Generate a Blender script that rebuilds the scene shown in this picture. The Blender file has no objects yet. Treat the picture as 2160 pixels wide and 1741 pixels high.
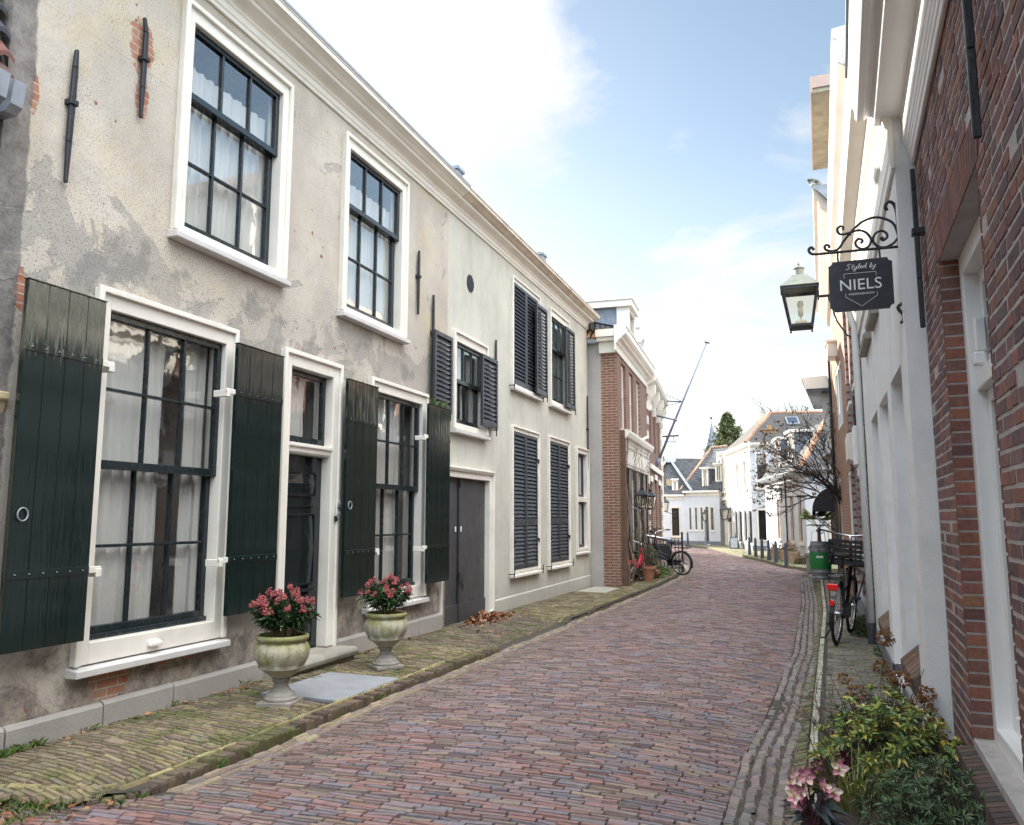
import bpy, bmesh, math, random
import numpy as np
from mathutils import Vector, Matrix
random.seed(7)
R = math.radians
SC = bpy.context.scene
COL = SC.collection
OFF = {}          # world offset of each object's local frame

# ------------------------------------------------------------------ mesh helper
class MB:
    """collects polygons (material slot and colour per face) for ONE mesh object"""
    def __init__(s, T=None):
        s.v = []; s.f = []; s.m = []; s.c = []; s.T = T; s.mi = 0; s.col = (1, 1, 1)
    def add(s, vs, fs, col=None, T=True):
        b = len(s.v)
        if s.T and T: vs = [s.T(*p) for p in vs]
        s.v.extend([tuple(p) for p in vs])
        c = col or s.col
        for f in fs:
            s.f.append([b + i for i in f]); s.m.append(s.mi); s.c.append(c)
    def quad(s, a, b, c, d, col=None): s.add([a, b, c, d], [(0, 1, 2, 3)], col)
    def tri(s, a, b, c, col=None): s.add([a, b, c], [(0, 1, 2)], col)
    def box(s, a, b, col=None):
        (x0, y0, z0), (x1, y1, z1) = a, b
        s.add([(x0,y0,z0),(x1,y0,z0),(x1,y1,z0),(x0,y1,z0),(x0,y0,z1),(x1,y0,z1),(x1,y1,z1),(x0,y1,z1)],
              [(0,3,2,1),(4,5,6,7),(0,1,5,4),(1,2,6,5),(2,3,7,6),(3,0,4,7)], col)
    def hexa(s, p, col=None):     # 8 corners, bottom ring then top ring
        s.add(p, [(0,3,2,1),(4,5,6,7),(0,1,5,4),(1,2,6,5),(2,3,7,6),(3,0,4,7)], col)
    def bar(s, p, q, w, h, up=(0,0,1), col=None):    # rectangular bar between two points
        p = Vector(p); q = Vector(q); d = (q - p).normalized(); up = Vector(up)
        a = d.cross(up)
        if a.length < 1e-4: a = d.cross(Vector((1, 0, 0)))
        a.normalize(); b = a.cross(d).normalized()
        a *= w / 2; b *= h / 2
        s.hexa([p-a-b, p+a-b, p+a+b, p-a+b, q-a-b, q+a-b, q+a+b, q-a+b], col)
    def tube(s, pts, r, n=6, col=None, closed=False, cap=True):
        pts = [Vector(p) for p in pts]; k = len(pts)
        if k < 2: return
        rs = r if isinstance(r, (list, tuple)) else [r] * k
        vs = []; fs = []
        ref = None
        for i, p in enumerate(pts):
            if closed: d = pts[(i + 1) % k] - pts[i - 1]
            else: d = pts[min(i + 1, k - 1)] - pts[max(i - 1, 0)]
            if d.length < 1e-9: d = Vector((0, 0, 1))
            d.normalize()
            if ref is None:
                ref = d.orthogonal().normalized()
            ref = (ref - d * ref.dot(d))
            if ref.length < 1e-5: ref = d.orthogonal()
            ref.normalize(); w = d.cross(ref)
            for j in range(n):
                a = 2 * math.pi * j / n
                vs.append(p + (ref * math.cos(a) + w * math.sin(a)) * rs[i])
        m = k if closed else k - 1
        for i in range(m):
            for j in range(n):
                a = i * n + j; b = i * n + (j + 1) % n
                c = ((i + 1) % k) * n + (j + 1) % n; d2 = ((i + 1) % k) * n + j
                fs.append((a, b, c, d2))
        if cap and not closed:
            fs.append(tuple(range(n - 1, -1, -1))); fs.append(tuple((k - 1) * n + j for j in range(n)))
        s.add(vs, fs, col)
    def lathe(s, prof, n=24, c=(0, 0, 0), col=None, mod=None):   # prof: (radius, z)
        vs = []; fs = []; k = len(prof)
        for i, (r, z) in enumerate(prof):
            for j in range(n):
                a = 2 * math.pi * j / n
                rr = r * (mod(i, a) if mod else 1)
                vs.append((c[0] + rr * math.cos(a), c[1] + rr * math.sin(a), c[2] + z))
        for i in range(k - 1):
            for j in range(n):
                fs.append((i*n+j, i*n+(j+1) % n, (i+1)*n+(j+1) % n, (i+1)*n+j))
        if prof[0][0] > 1e-4: fs.append(tuple(range(n - 1, -1, -1)))
        if prof[-1][0] > 1e-4: fs.append(tuple((k-1)*n + j for j in range(n)))
        s.add(vs, fs, col)
    def prism(s, poly, u0, u1, f=lambda u, a, b: (u, a, b), col=None):  # poly of (a,b) extruded along u
        k = len(poly)
        vs = [f(u0, a, b) for a, b in poly] + [f(u1, a, b) for a, b in poly]
        fs = [(i, (i+1) % k, k + (i+1) % k, k + i) for i in range(k)]
        fs += [tuple(range(k - 1, -1, -1)), tuple(range(k, 2 * k))]
        s.add(vs, fs, col)
    def build(s, name, mats, parent=None, smooth=False, bevel=0, recalc=True, seg=1):
        if not isinstance(mats, (list, tuple)): mats = [mats]
        off = OFF.get(parent.name, Vector()) if parent else Vector()
        me = bpy.data.meshes.new(name)
        vs = s.v if off.length == 0 else [(p[0]-off.x, p[1]-off.y, p[2]-off.z) for p in s.v]
        me.from_pydata(vs, [], s.f)
        for m in mats: me.materials.append(m)
        nf = len(me.polygons)
        me.polygons.foreach_set('material_index', np.array(s.m, dtype=np.int32))
        if any(c != (1, 1, 1) for c in s.c):
            at = me.attributes.new('Col', 'FLOAT_COLOR', 'FACE')
            arr = np.ones((nf, 4), dtype=np.float32); arr[:, :3] = np.array(s.c, dtype=np.float32)
            at.data.foreach_set('color', arr.ravel())
        if smooth: me.polygons.foreach_set('use_smooth', np.ones(nf, dtype=bool))
        if recalc:
            bm = bmesh.new(); bm.from_mesh(me)
            bmesh.ops.recalc_face_normals(bm, faces=bm.faces)
            bm.to_mesh(me); bm.free()
        me.update()
        o = bpy.data.objects.new(name, me); COL.objects.link(o)
        if parent: o.parent = parent; OFF[o.name] = off
        if bevel:
            b = o.modifiers.new('edge', 'BEVEL'); b.width = bevel; b.segments = seg; b.limit_method = 'ANGLE'; b.angle_limit = R(40)
        return o

def tag(o, label, cat, group=None):
    o['label'] = label; o['category'] = cat
    if group: o['group'] = group
    return o
def thing(name, label, cat, loc=(0, 0, 0), group=None):
    o = bpy.data.objects.new(name, None); o.empty_display_size = .2
    COL.objects.link(o); o.location = loc; OFF[o.name] = Vector(loc)
    return tag(o, label, cat, group)
def struct(o, kind='structure'):
    o['kind'] = kind; return o
def children(o): return [c for c in bpy.data.objects if c.parent == o]
def dup(root, loc, rz=0, label=None, scale=None):
    r = root.copy(); COL.objects.link(r); r.location = loc; r.rotation_euler = (0, 0, rz)
    if scale: r.scale = (scale,) * 3
    if label: r['label'] = label
    for ch in children(root):
        c = ch.copy(); COL.objects.link(c); c.parent = r
        for g in children(ch):
            d = g.copy(); COL.objects.link(d); d.parent = c
    return r
def facade(x0, y0, x1, y1, right=False):
    """frame of a facade from point 0 to point 1: u along, v out of the wall, w up"""
    d = Vector((x1 - x0, y1 - y0)).normalized()
    n = Vector((-d.y, d.x)) if right else Vector((d.y, -d.x))
    def T(u, v, w): return (x0 + d.x * u + n.x * v, y0 + d.y * u + n.y * v, w)
    return T
def lerp(a, b, t): return a + (b - a) * t
def interp(x, xs, ys): return float(np.interp(x, xs, ys))

# ------------------------------------------------------------------ material helper
class NM:
    def __init__(s, name, rough=.6, spec=.5, metal=0):
        s.mat = bpy.data.materials.new(name); s.mat.use_nodes = True
        s.t = s.mat.node_tree; s.b = s.t.nodes['Principled BSDF']; s.out = s.t.nodes['Material Output']
        s.b.inputs['Roughness'].default_value = rough; s.b.inputs['Metallic'].default_value = metal
        s.b.inputs['Specular IOR Level'].default_value = spec
        s._h = None
    def n(s, typ, **kw):
        x = s.t.nodes.new(typ)
        for k, v in kw.items(): setattr(x, k, v)
        return x
    def put(s, sock, v):
        if hasattr(v, 'is_linked') or hasattr(v, 'links'): s.t.links.new(v, sock)
        elif isinstance(v, tuple) and len(v) == 3 and sock.type == 'RGBA': sock.default_value = (*v, 1)
        else: sock.default_value = v
    def pos(s): return s.n('ShaderNodeNewGeometry').outputs['Position']
    def objc(s): return s.n('ShaderNodeTexCoord').outputs['Object']
    def attr(s, name='Col'):
        return s.n('ShaderNodeAttribute', attribute_name=name).outputs['Color']
    def mapv(s, v, scale=(1, 1, 1), loc=(0, 0, 0), rot=(0, 0, 0)):
        m = s.n('ShaderNodeMapping'); s.put(m.inputs['Vector'], v)
        m.inputs['Scale'].default_value = scale; m.inputs['Location'].default_value = loc; m.inputs['Rotation'].default_value = rot
        return m.outputs[0]
    def noise(s, v, scale=5, detail=4, rough=.6, dist=0):
        x = s.n('ShaderNodeTexNoise'); s.put(x.inputs['Vector'], v)
        x.inputs['Scale'].default_value = scale; x.inputs['Detail'].default_value = detail
        x.inputs['Roughness'].default_value = rough; x.inputs['Distortion'].default_value = dist
        return x.outputs['Fac']
    def noisec(s, v, scale=5, detail=2):
        x = s.n('ShaderNodeTexNoise'); s.put(x.inputs['Vector'], v)
        x.inputs['Scale'].default_value = scale; x.inputs['Detail'].default_value = detail
        return x.outputs['Color']
    def ramp(s, f, a, b, lo=0., hi=1.):     # linear step from a to b
        x = s.n('ShaderNodeMapRange', clamp=True); s.put(x.inputs['Value'], f)
        x.inputs['From Min'].default_value = a; x.inputs['From Max'].default_value = b
        x.inputs['To Min'].default_value = lo; x.inputs['To Max'].default_value = hi
        return x.outputs[0]
    def mix(s, f, a, b, blend='MIX'):
        x = s.n('ShaderNodeMix', data_type='RGBA', blend_type=blend)
        s.put(x.inputs[0], f); s.put(x.inputs[6], a); s.put(x.inputs[7], b)
        return x.outputs[2]
    def math(s, op, a, b=0., c=None):
        x = s.n('ShaderNodeMath', operation=op); s.put(x.inputs[0], a); s.put(x.inputs[1], b)
        if c is not None: s.put(x.inputs[2], c)
        return x.outputs[0]
    def mul(s, a, b): return s.math('MULTIPLY', a, b)
    def sep(s, v):
        x = s.n('ShaderNodeSeparateXYZ'); s.put(x.inputs[0], v); return x.outputs
    def comb(s, x, y, z):
        c = s.n('ShaderNodeCombineXYZ'); s.put(c.inputs[0], x); s.put(c.inputs[1], y); s.put(c.inputs[2], z); return c.outputs[0]
    def vadd(s, a, b):
        x = s.n('ShaderNodeVectorMath', operation='ADD'); s.put(x.inputs[0], a); s.put(x.inputs[1], b); return x.outputs[0]
    def vscale(s, a, k):
        x = s.n('ShaderNodeVectorMath', operation='SCALE'); s.put(x.inputs[0], a); x.inputs['Scale'].default_value = k; return x.outputs[0]
    def hsv(s, c, h=.5, sa=1., v=1.):
        x = s.n('ShaderNodeHueSaturation'); s.put(x.inputs['Hue'], h); s.put(x.inputs['Saturation'], sa)
        s.put(x.inputs['Value'], v); s.put(x.inputs['Color'], c); return x.outputs[0]
    def color(s, c): s.put(s.b.inputs['Base Color'], c); return s
    def rough(s, r): s.put(s.b.inputs['Roughness'], r); return s
    def bump(s, h, strength=.3, dist=.01):
        x = s.n('ShaderNodeBump'); s.put(x.inputs['Height'], h)
        x.inputs['Strength'].default_value = strength; x.inputs['Distance'].default_value = dist
        if s._h: s.t.links.new(s._h, x.inputs['Normal'])
        s._h = x.outputs[0]; s.t.links.new(s._h, s.b.inputs['Normal']); return s

def M_plain(name, c, rough=.6, var=.12, scale=6, bump=0, bscale=60, metal=0, spec=.5, dirt=None, dirts=1.6, obj=False):
    m = NM(name, rough, spec, metal); p = m.objc() if obj else m.pos()
    f = m.noise(p, scale, 5)
    a = tuple(x * (1 - var) for x in c); b = tuple(min(1, x * (1 + var)) for x in c)
    k = m.mix(m.ramp(f, .3, .7), a, b)
    if dirt: k = m.mix(m.ramp(m.noise(p, dirts, 6, .7), .5, .75, 0, .75), k, dirt)
    m.color(k); m.rough(m.ramp(m.noise(p, scale * 2.3, 3), .3, .7, max(.02, rough - .1), min(1, rough + .1)))
    if bump: m.bump(m.noise(p, bscale, 4), bump, .01)
    return m.mat
def M_attr(name, rough=.7, var=.25, scale=40, bump=.3, bscale=90, spec=.4, moss=None):
    """material whose colour comes from each brick or leaf, with fine variation"""
    m = NM(name, rough, spec); p = m.objc()
    k = m.mix(1., m.attr(), m.mix(m.ramp(m.noise(p, scale, 4), .25, .75), (1-var,)*3, (1+var,)*3), 'MULTIPLY')
    if moss:
        col, lo, hi, sc = moss
        k = m.mix(m.mul(m.ramp(m.noise(p, sc, 6, .7), lo, hi), .8), k, col)
    m.color(k)
    if bump: m.bump(m.noise(p, bscale, 3), bump, .006)
    return m.mat
def M_brick(name, c1, c2, mortar, bw=.19, bh=.0575, mw=.009, axis='y', bump=.6, dark=(.12, .07, .06), rough=.85, moss=None, ms=.5):
    m = NM(name, rough, .3); p = m.pos(); x, y, z = m.sep(p)
    u = y if axis == 'y' else x
    v = m.comb(m.math('ADD', u, m.mul(m.noise(p, 3, 2), .01)), z, 0.)
    b = m.n('ShaderNodeTexBrick', offset=.5); m.put(b.inputs['Vector'], v)
    b.inputs['Color1'].default_value = (*c1, 1); b.inputs['Color2'].default_value = (*c2, 1); b.inputs['Mortar'].default_value = (*mortar, 1)
    b.inputs['Scale'].default_value = 1; b.inputs['Mortar Size'].default_value = mw; b.inputs['Mortar Smooth'].default_value = .25
    b.inputs['Bias'].default_value = -.1; b.inputs['Brick Width'].default_value = bw; b.inputs['Row Height'].default_value = bh
    k = m.mix(m.ramp(m.noise(p, 9, 3), .55, .75, 0, .6), b.outputs['Color'], dark)
    k = m.mix(b.outputs['Fac'], k, m.mix(m.ramp(m.noise(p, 2.2, 5), .3, .75), mortar, tuple(q * ms for q in mortar)))
    k = m.mix(1., k, m.mix(m.ramp(m.noise(p, 55, 4), .3, .7), (.8,)*3, (1.15,)*3), 'MULTIPLY')
    m.color(k); m.bump(m.math('ADD', m.math('SUBTRACT', 1., b.outputs['Fac']), m.mul(m.noise(p, 80, 4), .25)), bump, .008)
    return m.mat
# ------------------------------------------------------------------ materials
def plaster_old():
    m = NM('weathered_plaster', .9, .2); p = m.pos(); x, y, z = m.sep(p)
    k = m.mix(m.ramp(m.noise(p, .9, 5), .3, .7), (.47, .425, .375), (.63, .575, .50))
    k = m.mix(m.mul(m.ramp(m.noise(m.mapv(p, (1, 1, .6), (2, 6, 4)), 2.1, 8, .66, .3), .47, .70), .55), k, (.36, .335, .315))
    k = m.mix(m.mul(m.ramp(m.noise(m.mapv(p, (1, 1, 1), (5, 0, 3)), 5, 7, .75), .5, .62), .3), k, (.42, .38, .345))
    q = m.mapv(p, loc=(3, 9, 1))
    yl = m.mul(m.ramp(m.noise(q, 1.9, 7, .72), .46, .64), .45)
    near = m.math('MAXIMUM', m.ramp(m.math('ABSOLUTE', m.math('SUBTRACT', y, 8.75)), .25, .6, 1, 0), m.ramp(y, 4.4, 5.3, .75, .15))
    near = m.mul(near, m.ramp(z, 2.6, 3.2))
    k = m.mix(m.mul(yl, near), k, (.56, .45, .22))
    # grey cement repairs with hard edges
    g = m.noise(m.mapv(p, (1, 1, 1.3)), 1.35, 8, .62, .6)
    band = m.ramp(m.math('ABSOLUTE', m.math('SUBTRACT', z, 2.95)), .15, .8, .17, 0)
    g = m.math('ADD', g, band)
    k = m.mix(m.mul(m.ramp(g, .645, .66), .72), k, m.mix(m.noise(p, 14, 4), (.30, .28, .26), (.42, .39, .36)))
    g2 = m.math('ADD', m.noise(m.mapv(p, (1, 1, 1), (0, 4, 8)), 2.4, 7, .7, .3), m.mul(band, .7))
    k = m.mix(m.mul(m.ramp(g2, .63, .70), .6), k, (.22, .21, .20))
    # damp dark foot of the wall
    lowf = m.math('ADD', m.ramp(z, .15, 1.05, .75, 0), m.mul(m.math('SUBTRACT', m.noise(p, 2.6, 8, .7, .4), .5), 1.9))
    k = m.mix(m.mul(m.ramp(lowf, .28, .5), m.ramp(z, .8, 1.3, .9, 0)), k, m.mix(m.ramp(m.noise(p, 7, 6, .8), .4, .62), (.13, .12, .118), (.40, .335, .27)))
    # soot specks and small chips
    sp = m.mul(m.ramp(m.noise(p, 80, 4, .7), .54, .63), m.ramp(m.math('ADD', m.noise(m.mapv(p, loc=(2, 2, 2)), 2.2, 5), m.mul(band, 1.3)), .34, .60))
    k = m.mix(m.mul(sp, .75), k, (.10, .095, .09))
    chip = m.ramp(m.noise(m.mapv(p, (1, 1, 1), (7, 3, 1)), 11, 2, .4), .735, .75)
    k = m.mix(chip, k, (.26, .13, .085))
    # fine hairline joints
    w = m.math('ABSOLUTE', m.math('SUBTRACT', m.math('FRACT', m.math('ADD', m.mul(z, 2.1), m.mul(m.noise(p, 1.5, 3), .06))), .5))
    k = m.mix(m.mul(m.ramp(w, .0, .008, .45, 0), m.ramp(m.noise(p, 1.2, 3), .45, .6)), k, (.2, .18, .17))
    # patches where the plaster has fallen off the brick
    nd = m.mul(m.math('SUBTRACT', m.noise(p, 12, 5, .7), .5), 3.4)
    patch = None
    for cy, cz, ry, rz in ((4.10, .39, .14, .13), (4.53, .43, .08, .045), (4.80, .45, .10, .05), (4.03, 4.66, .11, .20), (4.06, 4.30, .06, .14),
                           (3.27, 2.70, .05, .13), (4.98, 5.25, .07, .05), (3.26, 3.9, .03, .12)):
        a = m.math('POWER', m.mul(m.math('SUBTRACT', y, cy), 1 / ry), 2.); b2 = m.math('POWER', m.mul(m.math('SUBTRACT', z, cz), 1 / rz), 2.)
        e = m.ramp(m.math('ADD', m.math('ADD', a, b2), nd), .85, 1.0, 1, 0)
        patch = e if patch is None else m.math('MAXIMUM', patch, e)
    b = m.n('ShaderNodeTexBrick'); m.put(b.inputs['Vector'], m.comb(y, z, 0.))
    b.inputs['Color1'].default_value = (.36, .13, .07, 1); b.inputs['Color2'].default_value = (.42, .22, .15, 1); b.inputs['Mortar'].default_value = (.46, .40, .33, 1)
    b.inputs['Scale'].default_value = 1; b.inputs['Mortar Size'].default_value = .005; b.inputs['Brick Width'].default_value = .17; b.inputs['Row Height'].default_value = .056
    k = m.mix(patch, k, m.mix(m.ramp(m.noise(p, 30, 4), .45, .7, 0, .6), b.outputs['Color'], (.35, .30, .27)))
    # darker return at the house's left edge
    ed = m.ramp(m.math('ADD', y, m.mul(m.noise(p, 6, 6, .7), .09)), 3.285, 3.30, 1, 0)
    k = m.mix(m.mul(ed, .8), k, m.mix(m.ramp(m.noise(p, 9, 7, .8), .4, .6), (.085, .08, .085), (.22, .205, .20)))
    m.color(k)
    m.bump(m.math('ADD', m.noise(p, 45, 6, .7), m.mul(m.math('ADD', patch, m.ramp(g, .645, .66)), -.8)), .5, .006)
    m.bump(m.noise(p, 7, 4), .35, .02)
    return m.mat
def render_grey():
    m = NM('grey_green_render', .9, .2); p = m.pos(); x, y, z = m.sep(p)
    k = m.mix(m.ramp(m.noise(p, 1.1, 6), .3, .7), (.53, .52, .46), (.64, .63, .56))
    st = m.noise(m.mapv(p, (3, 3, .6)), 1.9, 8, .7, .5)
    k = m.mix(m.mul(m.ramp(st, .48, .72), .5), k, (.40, .395, .35))
    k = m.mix(m.mul(m.ramp(m.noise(m.mapv(p, (1, 1, 1), (8, 1, 1)), 2.6, 8, .7), .48, .66), .4), k, (.43, .42, .38))
    k = m.mix(m.mul(m.ramp(m.noise(m.mapv(p, loc=(1, 5, 2)), 2.1, 6, .7), .56, .7), m.mul(m.ramp(z, 3.0, 1.4), .5)), k, (.62, .55, .42))
    sp = m.mul(m.ramp(m.noise(p, 50, 3, .6), .6, .68), m.ramp(m.noise(p, 2.2, 3), .45, .62))
    k = m.mix(m.mul(sp, .5), k, (.2, .19, .17))
    w = m.math('ABSOLUTE', m.math('SUBTRACT', m.math('FRACT', m.mul(z, 1.7)), .5))
    k = m.mix(m.mul(m.ramp(w, 0, .006, .4, 0), m.ramp(z, 2.3, 2.2)), k, (.75, .73, .66))
    lo = m.mul(m.ramp(m.math('ADD', z, m.mul(m.noise(p, 4, 5), .5)), .3, .75, 1, 0), .5)
    k = m.mix(lo, k, (.36, .35, .33))
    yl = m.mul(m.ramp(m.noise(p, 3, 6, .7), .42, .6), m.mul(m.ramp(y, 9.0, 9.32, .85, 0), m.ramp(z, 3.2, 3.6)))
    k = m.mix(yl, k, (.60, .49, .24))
    m.color(k); m.bump(m.noise(p, 55, 5, .7), .3, .004); m.bump(m.noise(p, 5, 4), .25, .02)
    return m.mat
def gloss_paint():
    m = NM('black_green_gloss_paint', .12, .7); p = m.objc(); x, y, z = m.sep(p)
    st = m.noise(m.mapv(p, (26, 26, 1.6)), 1.4, 6, .7)
    worn = m.mul(m.mul(m.ramp(st, .50, .60), m.ramp(m.math('ADD', z, m.mul(m.noise(p, 9, 4), .25)), 2.42, 2.50)), m.math('ADD', m.ramp(y, -2.4, -2.5), m.ramp(m.math('ABSOLUTE', m.math('SUBTRACT', y, .675)), .33, .30, 0, .6)))
    k = m.mix(m.mul(worn, .5), m.mix(m.noise(m.mapv(p, (9, 9, .5)), 1, 4), (.005, .011, .011), (.010, .023, .020)), (.20, .21, .155))
    m.color(k); m.rough(m.math('ADD', m.ramp(m.noise(m.mapv(p, (6, 6, 1)), 3, 4), .3, .7, .05, .14), m.mul(worn, .3)))
    m.bump(m.noise(m.mapv(p, (14, 14, .9)), 1.5, 3), .16, .012); m.bump(m.noise(p, 90, 3), .06, .002)
    return m.mat
def glass(name='window_glass', tint=(.97, .985, .98), wav=.05, boost=3.2):
    m = NM(name, 0); nt = m.t; p = m.pos()
    ge = m.n('ShaderNodeNewGeometry'); dt = m.n('ShaderNodeVectorMath', operation='DOT_PRODUCT')
    nt.links.new(ge.outputs['Incoming'], dt.inputs[0]); nt.links.new(ge.outputs['Normal'], dt.inputs[1])
    fr = m.math('MULTIPLY_ADD', m.math('POWER', m.math('SUBTRACT', 1., m.math('ABSOLUTE', dt.outputs['Value'])), 5.), .96, .04)
    bp = m.n('ShaderNodeBump'); bp.inputs['Strength'].default_value = wav; bp.inputs['Distance'].default_value = .02
    m.put(bp.inputs['Height'], m.noise(p, 5, 2))
    g = m.n('ShaderNodeBsdfGlossy'); g.inputs['Roughness'].default_value = .01; nt.links.new(bp.outputs[0], g.inputs['Normal'])
    t = m.n('ShaderNodeBsdfTransparent'); t.inputs['Color'].default_value = (*tint, 1)
    mx = m.n('ShaderNodeMixShader')
    m.put(mx.inputs[0], m.math('MINIMUM', m.math('ADD', m.mul(fr, boost), .04), 1.))
    nt.links.new(t.outputs[0], mx.inputs[1]); nt.links.new(g.outputs[0], mx.inputs[2]); nt.links.new(mx.outputs[0], m.out.inputs['Surface'])
    return m.mat
def curtain_mat():
    m = NM('white_curtain', .9, .1); nt = m.t; p = m.pos()
    m.color(m.mix(m.noise(p, 3, 3), (.84, .82, .78), (.90, .89, .86)))
    tr = m.n('ShaderNodeBsdfTranslucent'); tr.inputs['Color'].default_value = (.8, .77, .72, 1)
    mx = m.n('ShaderNodeMixShader'); mx.inputs[0].default_value = .25
    nt.links.new(m.b.outputs[0], mx.inputs[1]); nt.links.new(tr.outputs[0], mx.inputs[2]); nt.links.new(mx.outputs[0], m.out.inputs['Surface'])
    return m.mat
def roof_tiles(name, c1, c2, axis='y', up=.14, wid=.12):
    """pantiles: wavy across, stepped down the slope; sub-colour per tile"""
    m = NM(name, .8, .3); p = m.pos(); x, y, z = m.sep(p)
    u = y if axis == 'y' else (x if axis == 'x' else m.math('ADD', x, y))
    fu = m.math('SINE', m.mul(u, 2 * math.pi / wid)); fz = m.math('FRACT', m.mul(z, 1 / up))
    cell = m.comb(m.math('FLOOR', m.mul(u, 1 / wid)), m.math('FLOOR', m.mul(z, 1 / up)), 0.)
    wn = m.n('ShaderNodeTexWhiteNoise', noise_dimensions='2D'); m.put(wn.inputs['Vector'], cell)
    k = m.mix(wn.outputs['Value'], c1, c2)
    k = m.mix(m.ramp(m.noise(p, 5, 5, .7), .52, .68, 0, .75), k, (.16, .15, .09))
    k = m.mix(m.ramp(fz, .0, .12, .6, 0), k, (.02, .02, .02))
    m.color(k); m.bump(m.math('ADD', fu, m.mul(fz, -.9)), .9, .03)
    return m.mat

MT = {}
MT['plaster'] = plaster_old(); MT['render'] = render_grey(); MT['gloss'] = gloss_paint()
MT['glass'] = glass(); MT['curtain'] = curtain_mat()
MT['white'] = M_plain('cream_white_paint', (.80, .765, .70), .38, .05, 3, .06, 30, dirt=(.66, .62, .55), dirts=2.2)
MT['white2'] = M_plain('clean_white_paint', (.80, .80, .79), .4, .04, 3, .08, 50)
MT['stucco'] = M_plain('white_stucco', (.80, .805, .81), .85, .05, 4, .5, 150, dirt=(.62, .63, .63), dirts=1.3)
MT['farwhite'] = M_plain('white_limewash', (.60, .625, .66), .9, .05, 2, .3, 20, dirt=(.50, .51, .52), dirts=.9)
MT['cream'] = M_plain('cream_limewash', (.66, .56, .42), .9, .08, 2, .3, 20)
MT['sash'] = M_plain('dark_sash_paint', (.014, .022, .026), .22, .2, 10, .05, 60)
MT['sill'] = M_plain('pale_grey_sill', (.60, .58, .57), .5, .06, 8, .05, 50)
MT['dark'] = M_plain('dark_room', (.05, .045, .042), .9, .2, 3)
MT['iron'] = M_plain('wrought_iron', (.016, .018, .024), .45, .25, 20, .4, 60)
MT['plinth'] = M_plain('grey_stone_plinth', (.36, .335, .31), .85, .14, 3, .4, 70, dirt=(.20, .185, .17), dirts=3)
MT['black_plinth'] = M_plain('dark_plinth_paint', (.05, .052, .062), .6, .2, 4, .3, 60)
MT['grey_plinth'] = M_plain('blue_grey_plinth_paint', (.16, .17, .20), .6, .15, 4, .3, 60)
MT['bluestone'] = M_plain('bluestone_slab', (.27, .285, .31), .65, .12, 5, .25, 120, dirt=(.33, .33, .33), dirts=7)
MT['stone'] = M_plain('old_step_stone', (.34, .315, .27), .8, .2, 8, .5, 60, dirt=(.22, .22, .13), dirts=6)
MT['greydoor'] = M_plain('charcoal_door_paint', (.055, .055, .06), .5, .2, 2.2, .2, 40, dirt=(.09, .08, .075), dirts=3)
MT['frontdoor'] = M_plain('dark_green_door_paint', (.012, .017, .019), .13, .2, 6, .04, 40)
MT['louvre'] = M_plain('charcoal_louvre_paint', (.032, .034, .042), .36, .3, 6, .1, 60)
MT['cornice2'] = M_plain('aged_cornice_paint', (.64, .56, .47), .6, .15, 3, .2, 40, dirt=(.34, .26, .19), dirts=2.5)
MT['zinc'] = M_plain('zinc_sheet', (.33, .36, .40), .45, .18, 7, .1, 30, metal=.3)
MT['lead'] = M_plain('lead_cladding', (.17, .20, .25), .55, .2, 6, .1, 30, dirt=(.33, .36, .40), dirts=9)
MT['cement'] = M_plain('grey_cement_render', (.42, .40, .385), .9, .1, 1.4, .4, 60, dirt=(.55, .52, .50), dirts=1.2)
MT['brickF'] = M_brick('red_brown_brick', (.24, .115, .085), (.17, .085, .065), (.40, .36, .31), .2, .058, .008, 'y')
MT['brickFx'] = M_brick('red_brown_brick_side', (.27, .125, .085), (.20, .095, .068), (.46, .40, .33), .2, .058, .008, 'x')
MT['brickdark'] = M_brick('dark_glazed_brick', (.045, .03, .033), (.03, .022, .026), (.12, .10, .10), .2, .09, .006, 'y', rough=.35)
MT['brickR'] = M_brick('aged_red_brick', (.22, .10, .08), (.15, .075, .065), (.38, .35, .33), .2, .06, .010, 'y')
MT['brickRx'] = M_brick('aged_red_brick_end', (.22, .10, .08), (.15, .075, .065), (.38, .35, .33), .2, .06, .010, 'x')
MT['brickO'] = M_brick('orange_brick', (.42, .22, .13), (.36, .17, .10), (.46, .40, .33), .2, .058, .008, 'y')
MT['brickOx'] = M_brick('orange_brick_end', (.36, .18, .11), (.30, .14, .09), (.46, .40, .33), .2, .058, .008, 'x')
MT['brickN'] = M_brick('neighbour_brick', (.20, .09, .05), (.13, .06, .04), (.30, .26, .2), .2, .07, .01, 'y')
MT['near'] = M_attr('near_brick', .88, .3, 35, .6, 70, .3)
MT['mortar'] = M_plain('lime_mortar', (.44, .415, .40), .95, .15, 12, .6, 90, dirt=(.28, .26, .25), dirts=5)
MT['paver'] = M_attr('road_klinker', .62, .22, 30, .35, 60, .45, moss=((.10, .105, .055), .66, .78, 1.2))
MT['pave_y'] = M_attr('yellow_pavement_klinker', .85, .28, 30, .4, 60, .3, moss=((.085, .105, .03), .50, .64, 3.2))
MT['sand'] = M_plain('joint_sand', (.06, .052, .043), .95, .3, 8, .6, 60, dirt=(.04, .052, .02), dirts=3)
MT['mossbrick'] = M_attr('mossy_brick', .95, .3, 25, .5, 60, .2, moss=((.12, .13, .05), .52, .66, 5))
MT['earth'] = M_plain('earth', (.075, .06, .05), .95, .35, 10, .8, 40)
MT['tile_d'] = roof_tiles('dark_pantiles', (.075, .08, .095), (.14, .145, .16), 'xy')
MT['tile_b'] = roof_tiles('brown_pantiles', (.20, .15, .11), (.13, .105, .085), 'xy')
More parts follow.
